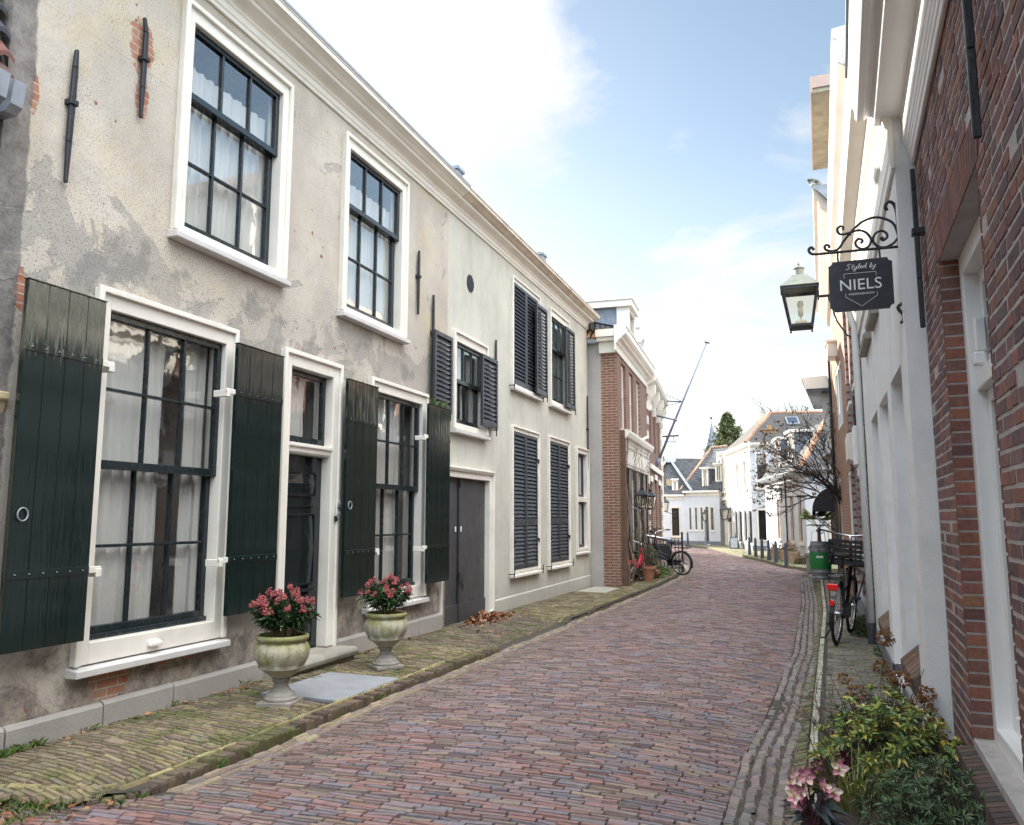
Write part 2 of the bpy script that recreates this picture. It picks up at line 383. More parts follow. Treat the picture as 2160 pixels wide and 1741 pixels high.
MT['tile_r'] = roof_tiles('red_pantiles', (.23, .10, .07), (.07, .065, .07), 'y', .11, .16)
MT['hip'] = M_plain('terracotta_ridge', (.34, .19, .12), .8, .25, 12, .3, 40)
MT['leaf'] = M_attr('leaf', .38, .2, 60, .1, 60, .45)
MT['twig'] = M_plain('bark', (.11, .08, .06), .9, .3, 20, .5, 60)
MT['black'] = M_plain('black_bicycle_enamel', (.012, .012, .015), .3, .2, 20)
MT['rubber'] = M_plain('tyre_rubber', (.018, .018, .018), .8, .2, 20)
MT['chrome'] = M_plain('chrome', (.6, .6, .62), .22, .1, 20, metal=1)
MT['red'] = M_plain('red_bicycle_enamel', (.50, .012, .035), .3, .1, 20)
MT['reflector'] = M_plain('red_reflector', (.75, .015, .015), .2, .05, 20)
MT['terracotta'] = M_plain('terracotta', (.38, .17, .095), .85, .18, 10, .3, 60, dirt=(.45, .33, .25), dirts=6)
MT['plastic'] = M_plain('black_crate_plastic', (.014, .014, .016), .5, .2, 20)
MT['lampglass'] = glass('lantern_glass', (.93, .92, .86), 0, 1.)
MT['bollard'] = M_plain('blue_grey_bollard_paint', (.045, .055, .075), .5, .15, 10)
MT['signwhite'] = M_plain('white_lettering', (.80, .80, .80), .5, .02, 20)
MT['signboard'] = M_plain('charcoal_signboard', (.022, .022, .032), .45, .2, 14, dirt=(.05, .05, .06), dirts=9)
MT['copper'] = M_plain('green_grey_copper', (.22, .235, .20), .55, .2, 10, metal=.3, dirt=(.30, .30, .26), dirts=12)
MT['bulb'] = M_plain('opal_bulb', (.75, .72, .62), .4, .05, 10)
MT['polepaint'] = M_plain('lilac_grey_pole_paint', (.20, .21, .30), .5, .1, 6)
MT['awning'] = M_plain('black_awning_cloth', (.028, .026, .034), .8, .2, 8)
MT['wood'] = M_plain('barrel_oak', (.20, .20, .215), .7, .2, 9, .2, 50)
MT['green'] = M_plain('green_barrel_paint', (.02, .21, .05), .5, .1, 9)
MT['stem'] = M_plain('palm_stem', (.20, .075, .05), .9, .3, 30, .7, 60)
# ------------------------------------------------------------------ ground
def gz(y): return .12 - .01 * min(max(y - 5, 0), 12)
RY = (-8, 3.7, 4.9, 6.2, 7.8, 9.1, 15.1, 21.1, 24.3, 25.6, 28, 30.5, 33, 36, 39.3, 42, 46)
RX = (-.45, -.42, -.40, -.31, -.25, -.18, -.11, -.15, -.05, -.72, -1.25, -1.95, -2.6, -3.35, -4.2, -5.3, -7.2)
LY = (-8, 2.5, 3.35, 8, 20, 23, 27, 31, 36, 41, 46)
LX = (-4.5, -4.4, -3.04, -3.04, -3.0, -3.15, -3.8, -4.8, -6.4, -8.3, -10.5)
def xR(y): return interp(y, RY, RX)
def xL(y): return interp(y, LY, LX)
def zroad(x, y):
    m = (xL(y) + xR(y)) / 2; h = max(.5, (xR(y) - xL(y)) / 2)
    return gz(y) - .062 + .032 * (1 - ((x - m) / h) ** 2) + .006 * math.sin(y * 2.3 + x * 1.7) + .004 * math.sin(y * 5.1 - x * 3)
def paver(mb, c, a, L, W, z, col, chamf=.006, drop=.012, tilt=.002):
    """one brick: chamfered top, c centre, a direction, z(x,y) height"""
    ca, sa = math.cos(a), math.sin(a); r = random.random
    dz = random.gauss(0, tilt); tx = random.gauss(0, tilt) ; ty = random.gauss(0, tilt)
    vs = []
    for k, d in ((0, -drop), (chamf, 0)):
        for sx, sy in ((-1, -1), (1, -1), (1, 1), (-1, 1)):
            lx = sx * (L / 2 - k) + (r() - .5) * .003; ly = sy * (W / 2 - k) + (r() - .5) * .003
            x = c[0] + lx * ca - ly * sa; y = c[1] + lx * sa + ly * ca
            vs.append((x, y, z(x, y) + d + dz + sx * tx + sy * ty))
    mb.add(vs, [(4, 5, 6, 7), (0, 1, 5, 4), (1, 2, 6, 5), (2, 3, 7, 6), (3, 0, 4, 7)], col)
def jit(c, v=.2, h=.06):
    k = 1 + random.uniform(-v, v)
    return tuple(max(.004, x * k * (1 + random.uniform(-h, h))) for x in c)
RC = [tuple(c * .90 for c in q) for q in ((.235, .155, .150), (.215, .150, .155), (.255, .145, .13), (.195, .155, .168), (.225, .165, .162), (.265, .14, .118), (.185, .160, .185), (.175, .163, .185), (.215, .17, .145), (.24, .155, .145), (.235, .135, .135), (.27, .20, .15))]
YC = [(.225, .185, .11), (.20, .165, .095), (.185, .165, .09), (.25, .205, .125), (.20, .155, .115), (.17, .155, .11), (.195, .15, .115)]

def build_ground():
    g = MB()
    n = 40
    g.quad((-150, -60, -.14), (150, -60, -.14), (150, 200, -.14), (-150, 200, -.14))
    struct(g.build('ground', MT['earth']))
    # road: sand bed + bricks
    b = MB(); b.mi = 1
    ys = [-7 + i * .5 for i in range(106)]
    for y0, y1 in zip(ys, ys[1:]):
        for k in range(8):
            xa0 = lerp(xL(y0) - .05, xR(y0) + .12, k / 8); xb0 = lerp(xL(y0) - .05, xR(y0) + .12, (k + 1) / 8)
            xa1 = lerp(xL(y1) - .05, xR(y1) + .12, k / 8); xb1 = lerp(xL(y1) - .05, xR(y1) + .12, (k + 1) / 8)
            b.quad(*[(x, y, zroad(x, y) - .015) for x, y in ((xa0, y0), (xb0, y0), (xb1, y1), (xa1, y1))])
    b.mi = 0
    y = 1.2; row = 0
    BL, BW = .166, .0395
    while y < 45.5:
        x0 = xL(y) + .155; x1 = xR(y) + .02
        x = x0 - ((row % 2) * .5 + random.uniform(0, .22)) * BL
        far = y > 26
        wob = random.gauss(0, .002)
        while x < x1 - .02:
            L = BL * random.choice((1, 1, 1, 1, 1.05, .95, .85, .55)) if not far else BL * random.uniform(.9, 1.8)
            xe = min(x + L, x1); xs = max(x, x0)
            if xe - xs > .03:
                cx = (xs + xe) / 2; t = cx + 1.9
                yy = y - .035 * t * t + .02 * math.sin(cx * 2 + y * .6) + wob + random.gauss(0, .0010)
                a = -.07 * t + .04 * math.cos(cx * 2 + y * .6) + random.gauss(0, .010)
                col = jit(random.choice(RC), .17, .022)
                s = .5 + .5 * math.sin(cx * 1.3 + 1.1) * math.sin(y * .7 + .4)
                col = tuple(lerp(c, d, .25 * s) for c, d in zip(col, (.22, .18, .175)))
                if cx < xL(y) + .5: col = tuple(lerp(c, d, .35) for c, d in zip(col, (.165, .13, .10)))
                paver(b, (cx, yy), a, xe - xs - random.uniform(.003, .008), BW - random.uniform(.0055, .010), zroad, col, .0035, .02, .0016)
            x += L
        y += BW; row += 1
    # three courses running along the left kerb
    for k in range(3):
        y = 3.35
        while y < 26:
            L = .13 * random.uniform(.9, 1.1); cx = xL(y) + .03 + .045 * k
            paver(b, (cx, y + L / 2), R(90) + random.gauss(0, .01), L - .006, .04, zroad, jit(random.choice([(.25, .20, .15), (.22, .17, .14), (.28, .23, .15), (.2, .16, .15)]), .15))
            y += L
    struct(b.build('road', [MT['paver'], MT['sand']], recalc=False))
    # cobbled gutter on the right, then a low mossy strip and the pale kerb
    c = MB()
    def zg(x, y): return gz(y) - .068 + .008 * math.sin(y * 1.7)
    c.mi = 1
    ys = [-6 + i * .5 for i in range(57)]
    for y0, y1 in zip(ys, ys[1:]):
        c.quad(*[(xR(q) + e, q, zg(0, q) - .014) for q, e in ((y0, .02), (y0, .5), (y1, .5), (y1, .02))])
    c.mi = 0
    y = 1.0
    offs = [random.random() * .1 for _ in range(5)]
    nr = 4; w0 = .068
    for k in range(nr):
        y = 1.0 + offs[k]
        while y < 21.6:
            L = random.choice((.085, .095, .105, .12, .075)); cx = xR(y) + .045 + k * w0 + random.gauss(0, .003)
            paver(c, (cx, y + L / 2), R(90) + random.gauss(0, .05), L - .012, w0 - .011, zg, jit(random.choice([(.21, .165, .155), (.19, .16, .155), (.215, .175, .16), (.18, .165, .165), (.21, .18, .165), (.18, .165, .13)]), .2), .010, .016, .003)
            y += L
    struct(c.build('gutter', [MT['paver'], MT['earth']], recalc=False))
    # right pavement: kerb stones + brick rows
    def kx(y): return interp(y, (-6, 4.0, 5.45, 7.7, 12.9, 20, 22), (-.03, -.05, -.02, .05, .21, .30, .40))
    def zp(x, y): return gz(y) + .004 * math.sin(3 * x + 2 * y)
    d = MB(); d.mi = 1
    for y0, y1 in zip(ys, ys[1:]):
        d.quad(*[(x, q, gz(q) - .010) for x, q in ((kx(y0) + .01, y0), (1.5, y0), (1.5, y1), (kx(y1) + .01, y1))])
        d.quad(*[(kx(q) + .012, q, gz(q) - zz) for q, zz in ((y0, .13), (y0, .01), (y1, .01), (y1, .13))])
    d.mi = 0
    y = 1.0; ro = 0
    while y < 21.5:
        x = kx(y) + .075 + (.05 if ro % 2 else 0)
        # mossy sloping edge bricks between the gutter and the kerb
        paver(d, (kx(y) - .06, y), random.gauss(0, .03), .10, .036, lambda X, Y: gz(Y) - .07 + .35 * (X - kx(y) + .06), jit(random.choice([(.16, .145, .10), (.19, .165, .12), (.15, .15, .09)]), .2), .005, .03)
        while x < .95:
            L = random.choice((.11, .12, .10))
            paver(d, (x + L / 2, y + random.gauss(0, .002)), random.gauss(0, .02), L - .008, .038, zp, jit(random.choice([(.21, .185, .16), (.19, .175, .155), (.23, .195, .165), (.18, .18, .16), (.17, .17, .12)]), .18))
            x += L
        y += .046; ro += 1
    y = 1.0
    while y < 21.5:
        L = random.uniform(.17, .24)
        paver(d, (kx(y) + .03, y + L / 2), R(90) + random.gauss(0, .015), L - .006, .055, lambda X, Y: gz(Y) + .006, jit((.40, .38, .33), .2), .008, .08)
        y += L
    struct(d.build('right_pavement', [MT['mossbrick'], MT['sand']], recalc=False))
    # left pavement
    e = MB()
    def drop(y):     # dropped kerb in front of the garage door
        return interp(y, (7.75, 8.15, 10.5, 10.75), (0, .065, .065, 0))
    def zl(x, y): return gz(y) - drop(y) * min(1, max(0, (x + 4.2) / 1.1)) - .012 * max(0, (x + 3.6)) + .004 * math.sin(4 * x + 3 * y)
    def kl(y):       # kerb line: rounds off to the wall at the near end
        if y < 3.4: return max(-4.3, -3.04 - 9.3 * max(0, 3.35 - y) ** 3.3)
        return xL(y)
    e.mi = 1
    ys = [2.2 + i * .2 for i in range(105)]
    for y0, y1 in zip(ys, ys[1:]):
        e.quad(*[(x, q, zl(x, q) - .015) for x, q in ((-4.25, y0), (kl(y0) - .01, y0), (kl(y1) - .01, y1), (-4.25, y1))])
    e.mi = 0
    y = 2.25; ro = 0
    while y < 23:
        xe = kl(y) - .135
        x = -4.2 - random.random() * .1
        while x < xe - .03:
            L = .160 * random.choice((1, 1, .95, 1.05, .55)); x2 = min(x + L, xe)
            cx = (x + x2) / 2
            slab = (5.10 < y < 6.09 and cx > -3.82) or (15.0 < y < 16.6 and cx > -4.15 and cx < -3.5)
            if not slab and x2 - x > .03:
                ry = 8.0 < y < 10.7
                base = random.choice(YC) if not ry else random.choice([(.17, .135, .10), (.155, .12, .10), (.19, .15, .105), (.15, .13, .10)])
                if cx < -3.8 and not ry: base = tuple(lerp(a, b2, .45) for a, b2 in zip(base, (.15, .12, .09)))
                t = cx + 4.2; sk = max(0, min(1, (5.2 - y) / 2.2))
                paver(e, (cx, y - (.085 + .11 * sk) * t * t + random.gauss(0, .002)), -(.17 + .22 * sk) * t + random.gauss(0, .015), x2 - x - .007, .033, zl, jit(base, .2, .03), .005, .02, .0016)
            x = x2 if x2 < xe else xe
        y += .0405; ro += 1
    # yellow edge course and the upright kerb bricks, following the kerb line by its length
    def line(off, y0, y1):
        P = []; y = y0
        while y < y1:
            P.append(Vector((kl(y) + off, y, 0))); y += .01
        return P
    def walk(P, step):
        out = []; d = 0; nxt = 0
        for p, q in zip(P, P[1:]):
            L = (q - p).length
            while nxt <= d + L:
                out.append((p.lerp(q, (nxt - d) / L), math.atan2(q.y - p.y, q.x - p.x))); nxt += step
            d += L
        return out
    for p, an in walk(line(-.115, 2.86, 22), .172):
        if 8.0 < p.y < 10.6: continue
        paver(e, (p.x - .05 * max(0, math.cos(an)), p.y + .05 * max(0, math.cos(an))), an + random.gauss(0, .015), .165, .04, zl, jit((.27, .225, .12), .2), .006, .02)
    for p, an in walk(line(-.046, 2.84, 22.3), .0515):
        if 8.05 < p.y < 10.6: continue
        zz = gz(p.y) - .012 + random.gauss(0, .006) - interp(p.y, (7.2, 8.05), (0, .03)) - .02 * max(0, math.cos(an))
        cc = jit(random.choice([(.125, .09, .072), (.11, .08, .066), (.14, .105, .072), (.115, .10, .06)]), .25)
        ca, sa = math.cos(an - math.pi / 2), math.sin(an - math.pi / 2); vs = []
        for zt, ins in ((-.16, 0), (-.012, 0), (0, .006)):
            for sx, sy in ((-.046, -.0245), (.046, -.0245), (.046, .0245), (-.046, .0245)):
                lx = sx * (1 - ins * 12); ly = sy * (1 - ins * 20)
                vs.append((p.x + lx * ca - ly * sa + random.gauss(0, .0015), p.y + lx * sa + ly * ca, zz + zt))
        e.add(vs, [(8, 9, 10, 11)] + [(i, (i + 1) % 4, 4 + (i + 1) % 4, 4 + i) for i in range(4)] + [(4 + i, 4 + (i + 1) % 4, 8 + (i + 1) % 4, 8 + i) for i in range(4)], cc)
    struct(e.build('left_pavement', [MT['pave_y'], MT['sand']], recalc=False))
    # far mossy pavement in front of the white houses (right side of the bend)
    v = MB()
    pts = [(24.2, .1, 3), (25.5, -.62, 3), (28, -1.17, 2.2), (30.5, -1.87, 2), (33, -2.5, 1), (36, -3.27, 0), (39.3, -4.1, -1), (42, -5.2, -1.5), (46, -7, -1.5)]
    for (y0, a0, b0), (y1, a1, b1) in zip(pts, pts[1:]):
        v.quad((a0, y0, gz(y0) + .012), (b0 + .6, y0, gz(y0) + .012), (b1 + .6, y1, gz(y1) + .012), (a1, y1, gz(y1) + .012))
        v.quad((a0, y0, gz(y0) - .1), (a0, y0, gz(y0) + .012), (a1, y1, gz(y1) + .012), (a1, y1, gz(y1) - .1))
    v.quad((.1, 24.2, .012), (3, 24.2, .012), (3, 24.2, -.1), (.1, 24.2, -.1))
    m = NM('mossy_far_pavement', .95, .2); p = m.pos()
    k = m.mix(m.ramp(m.noise(p, 1.6, 6, .7), .38, .6), (.21, .20, .15), (.15, .17, .05))
    k = m.mix(m.ramp(m.noise(p, 14, 4), .35, .65), k, (.24, .21, .17)); m.color(k); m.bump(m.noise(p, 30, 4), .6, .02)
    struct(v.build('far_pavement', m.mat))
build_ground()
# ------------------------------------------------------------------ building pieces
def holed_wall(mb, u0, u1, w0, w1, holes, depth=.3, v=0., dark=1, slot=0, top=None):
    """front face with openings; each opening gets reveals and a dark back"""
    us = sorted({u0, u1, *[h[0] for h in holes], *[h[1] for h in holes]})
    ws = sorted({w0, w1, *[h[2] for h in holes], *[h[3] for h in holes]})
    us = [u for u in us if u0 <= u <= u1]; ws = [w for w in ws if w0 <= w <= w1]
    mb.mi = slot
    for ua, ub in zip(us, us[1:]):
        for wa, wb in zip(ws, ws[1:]):
            cu, cw = (ua + ub) / 2, (wa + wb) / 2
            if any(h[0] < cu < h[1] and h[2] < cw < h[3] for h in holes): continue
            mb.quad((ua, v, wa), (ub, v, wa), (ub, v, wb), (ua, v, wb))
    for h in holes:
        a, b, c, d = h[:4]; dp = h[4] if len(h) > 4 else depth
        mb.mi = slot
        mb.quad((a, v, c), (a, v, d), (a, v - dp, d), (a, v - dp, c)); mb.quad((b, v, c), (b, v - dp, c), (b, v - dp, d), (b, v, d))
        mb.quad((a, v, d), (b, v, d), (b, v - dp, d), (a, v - dp, d)); mb.quad((a, v, c), (a, v - dp, c), (b, v - dp, c), (b, v, c))
        mb.mi = dark
        mb.quad((a, v - dp, c), (b, v - dp, c), (b, v - dp, d), (a, v - dp, d))
    mb.mi = slot
def side_and_back(mb, u0, u1, w0, w1, depth, v=0.):
    mb.quad((u0, v, w0), (u0, v, w1), (u0, v - depth, w1), (u0, v - depth, w0))
    mb.quad((u1, v, w0), (u1, v - depth, w0), (u1, v - depth, w1), (u1, v, w1))
    mb.quad((u0, v - depth, w0), (u1, v - depth, w0), (u1, v - depth, w1), (u0, v - depth, w1))
def cornice(H, T, prof, u0, u1, mat, name='cornice', bevel=.004):
    mb = MB(T); mb.prism(prof, u0, u1)
    return mb.build(name, mat, H, bevel=bevel)
def rect_frame(mb, u0, u1, w0, w1, bu, bt, bb, v0, v1):
    """four boards, butted"""
    mb.box((u0, v0, w0), (u0 + bu, v1, w1)); mb.box((u1 - bu, v0, w0), (u1, v1, w1))
    mb.box((u0 + bu, v0, w1 - bt), (u1 - bu, v1, w1)); mb.box((u0 + bu, v0, w0), (u1 - bu, v1, w0 + bb))
def sash_frame(mb, u0, u1, w0, w1, st, rt, rb, cols, rows, v0, v1, mun=.020):
    rect_frame(mb, u0, u1, w0, w1, st, rt, rb, v0, v1)
    a, b, c, d = u0 + st, u1 - st, w0 + rb, w1 - rt
    for i in range(1, cols):
        u = lerp(a, b, i / cols); mb.box((u - mun/2, v0 + .006, c), (u + mun/2, v1 - .003, d))
    for j in range(1, rows):
        w = lerp(c, d, j / rows); mb.box((a, v0 + .004, w - mun/2), (b, v1 - .005, w + mun/2))
    return a, b, c, d
def curtain_mb(T, u0, u1, w0, w1, v, folds, amp=.03, gap=None, sag=0.0):
    mb = MB(T); n = max(8, int((u1 - u0) / .010)); vs = []; fs = []
    ph = random.random() * 6
    rows = 6
    for j in range(rows + 1):
        for i in range(n + 1):
            t = i / n; u = lerp(u0, u1, t)
            s = math.sin(t * folds * 2 * math.pi + ph + .8 * math.sin(t * 9 + ph)) + .4 * math.sin(t * folds * 4.7 * math.pi + 1)
            vs.append((u + .006 * math.sin(j * 1.1 + t * 20), v + amp * s * (.6 + .4 * (1 - j / rows)), lerp(w0, w1, j / rows)))
    for j in range(rows):
        for i in range(n):
            if gap and gap[0] < (i + .5) / n < gap[1]: continue
            a = j * (n + 1) + i; fs.append((a, a + 1, a + n + 2, a + n + 1))
    mb.add(vs, fs)
    return mb
def sash_window(H, T, u0, u1, w0, w1, cols=3, rt=1, rb=2, frac=.36, bw=.105, bb=None, mat='white', smat='sash', cur=1, sill=True, crown=.03, v0=.0):
    """cased sash window: frame > sash, sash, pane, curtain, sill; w from the frame's foot to its top"""
    bb = bb or .075
    f = MB(T)
    rect_frame(f, u0, u1, w0, w1, bw, bw + .02, bb, v0 - .13, v0 + .035)
    for a, b, c, d in ((u0 - .012, u0 + .028, w0, w1 + .012), (u1 - .028, u1 + .012, w0, w1 + .012)):    # bead round the casing
        f.box((a, v0 + .035, c), (b, v0 + .062, d))
    f.box((u0 + .028, v0 + .035, w1 - .028), (u1 - .028, v0 + .064, w1 + .012))
    F = f.build('window', MT[mat], H, bevel=.006, seg=2)
    F['_h'] = 1
    a, b, c, d = u0 + bw, u1 - bw, w0 + bb, w1 - bw - .02
    mid = lerp(d, c, frac)
    up = MB(T); g1 = sash_frame(up, a - .01, b + .01, mid - .028, d + .01, .05, .055, .056, cols, rt, v0 - .055, v0 - .008)
    up.build('sash', MT[smat], F, bevel=.004)
    lo = MB(T); g2 = sash_frame(lo, a - .01, b + .01, c - .005, mid + .024, .055, .045, .085, cols, rb, v0 - .108, v0 - .060)
    lo.box((a - .01, v0 - .060, c - .004), (b + .01, v0 - .035, c + .035))
    lo.build('sash', MT[smat], F, bevel=.004)
    p = MB(T)
    for (q0, q1, q2, q3), vv in ((g1, v0 - .034), (g2, v0 - .086)):
        p.quad((q0 - .004, vv, q2 - .004), (q1 + .004, vv, q2 - .004), (q1 + .004, vv, q3 + .004), (q0 - .004, vv, q3 + .004))
    p.build('pane', MT['glass'], F, recalc=False)
    if cur:
        gap = (.62, .80) if cur == 2 else None
        cb = curtain_mb(T, a + .01, b - .01 if cur != 3 else lerp(a, b, .8), c + .02, d - (.02 if cur != 4 else .14 * (d - c)), v0 - .150, (b - a) * 9, .022, gap)
        cb.build('curtain', MT['curtain'], F, smooth=True, recalc=False)
    if sill:
        s = MB(T); s.prism([(v0 - .05, w0 - .065), (v0 + .095, w0 - .065), (v0 + .095, w0 - .02), (v0 - .05, w0)], u0 - .025, u1 + .025)
        s.build('sill', MT['sill'], F, bevel=.005)
    return F
def plank_shutter(H, T, u0, u1, w0, w1, v=.13, hinge='r', ring=None):
    mb = MB(T); n = 4; th = .036
    for i in range(n):
        a = lerp(u0, u1, i / n) + .0015; b = lerp(u0, u1, (i + 1) / n) - .0015
        mb.box((a, v, w0), (b, v + th, w1))
    mb.box((u0 + .01, v + .004, w0 + .01), (u1 - .01, v + th - .004, w1 - .01))
    mb.box((u0 - .004, v - .002, w1), (u1 + .004, v + th + .006, w1 + .008))
    S = mb.build('plank_shutter', MT['gloss'], H, bevel=.003)
    for fr in (.185, .80):
        w = lerp(w1, w0, fr); s = MB(T)
        s.box((u0 + .004, v + th - .001, w - .024), (u1 - .004, v + th + .006, w + .024))
        for k in range(6):
            u = lerp(u0 + .05, u1 - .05, k / 5); q = T(u, v + th + .006, w + .008 * (-1) ** k)
            s.add([T(u - .008, v + th + .005, w - .008), T(u + .008, v + th + .005, w - .008), T(u + .008, v + th + .005, w + .008), T(u - .008, v + th + .005, w + .008), T(u, v + th + .017, w)],
                  [(0, 1, 4), (1, 2, 4), (2, 3, 4), (3, 0, 4)], T=False)
        s.build('strap', MT['gloss'], S, bevel=.002)
        h = MB(T); u = u1 if hinge == 'r' else u0; sg = 1 if hinge == 'r' else -1
        h.box((min(u, u + sg * .10), v + .012, w - .02), (max(u, u + sg * .10), v + .026, w + .02))
        h.box((min(u + sg * .06, u + sg * .10), .03, w - .045), (max(u + sg * .06, u + sg * .10), v + .03, w + .006))
        h.build('hinge', MT['white'], S, bevel=.003)
    if ring:
        r = MB(); c = Vector(T(ring[0], v + th + .012, ring[1])); du = Vector(T(1, 0, 0)) - Vector(T(0, 0, 0))
        r.tube([c + du * .032 * math.sin(t) + Vector((0, 0, .036 * math.cos(t))) for t in [i * math.pi / 8 for i in range(16)]], .0045, 6, closed=True)
        r.build('pull_ring', MT['zinc'], S, smooth=True)
    return S
def louvre_panel(mb, u0, u1, w0, w1, v, th=.035, st=.045, slat=.034, tilt=1, mids=(.5,)):
    rect_frame(mb, u0, u1, w0, w1, st, .055, .07, v, v + th)
    a, b, c, d = u0 + st, u1 - st, w0 + .07, w1 - .055
    n = int((d - c) / slat)
    for i in range(n):
        w = c + (i + .5) * (d - c) / n
        h = slat * .60; e = th * .42
        mb.hexa([(a, v + th/2 + e, w - h), (b, v + th/2 + e, w - h), (b, v + th/2 - e, w + h * .7), (a, v + th/2 - e, w + h * .7),
                 (a, v + th/2 + e, w - h + .008), (b, v + th/2 + e, w - h + .008), (b, v + th/2 - e, w + h * .7 + .008), (a, v + th/2 - e, w + h * .7 + .008)])
    for m in mids:
        w = lerp(c, d, m); mb.box((a, v + .001, w - .035), (b, v + th - .001, w + .035))
def wall_anchor(H, T, u, w0, w1, v=.03, bend=0, lean=0):
    mb = MB(T); k = lerp(w1, w0, .40)
    us = [u + lean * .5 + bend, u + lean * .3, u, u - lean * .4, u - lean * .5]; ws = [w1, lerp(w1, k, .35), k, lerp(k, w0, .5), w0]
    rs = [.010, .017, .019, .017, .009]
    for i in range(4):
        a, b = rs[i], rs[i + 1]
        mb.hexa([(us[i+1]-b, v - .012, ws[i+1]), (us[i+1]+b, v - .012, ws[i+1]), (us[i+1]+b, v + .014, ws[i+1]), (us[i+1]-b, v + .014, ws[i+1]),
                 (us[i]-a, v - .012, ws[i]), (us[i]+a, v - .012, ws[i]), (us[i]+a, v + .014, ws[i]), (us[i]-a, v + .014, ws[i])])
    mb.box((us[2] - .03, -.01, k - .022), (us[2] + .03, v + .026, k + .014))
    return mb.build('wall_anchor', MT['iron'], H, bevel=.004)
def roof_slab(H, T, u0, u1, w, depth, rise, mat, over=.0, v=0., name='roof', back=True):
    mb = MB(T)
    mb.quad((u0, v + over, w), (u1, v + over, w), (u1, v - depth, w + rise), (u0, v - depth, w + rise))
    if back:
        mb.quad((u0, v - depth, w + rise), (u1, v - depth, w + rise), (u1, v - 2 * depth, w), (u0, v - 2 * depth, w))
        mb.tri((u0, v, w - .01), (u0, v - depth, w + rise - .01), (u0, v - 2 * depth, w - .01)); mb.tri((u1, v, w - .01), (u1, v - 2 * depth, w - .01), (u1, v - depth, w + rise - .01))
    return mb.build(name, MT[mat], H, recalc=False)

# ------------------------------------------------------------------ left row, near houses
TL = facade(-4.2, 0, -4.2, 10)
CT = [(0, 5.40), (.03, 5.40), (.03, 5.47), (.045, 5.485), (.045, 5.60), (.06, 5.61), (.06, 5.66), (.085, 5.70), (.11, 5.72), (.19, 5.74), (.19, 5.80), (.215, 5.81), (.25, 5.86), (.30, 5.90), (.33, 5.91), (.33, 6.0), (.345, 6.01), (.345, 6.035), (0, 6.06)]
CT2 = [(0, 5.40), (.03, 5.40), (.03, 5.47), (.045, 5.485), (.045, 5.60), (.06, 5.61), (.06, 5.66), (.085, 5.70), (.11, 5.72), (.19, 5.74), (.19, 5.79), (.20, 5.80), (0, 5.82)]
CT3 = [(.0, 5.805), (.19, 5.805), (.23, 5.83), (.285, 5.89), (.33, 5.91), (.33, 6.0), (.345, 6.01), (.345, 6.035), (0, 6.06)]

def squash(P): return [(v * .81, 5.40 + (z - 5.40) * .49) for v, z in P]
CT, CT2, CT3 = squash(CT), squash(CT2), squash(CT3)

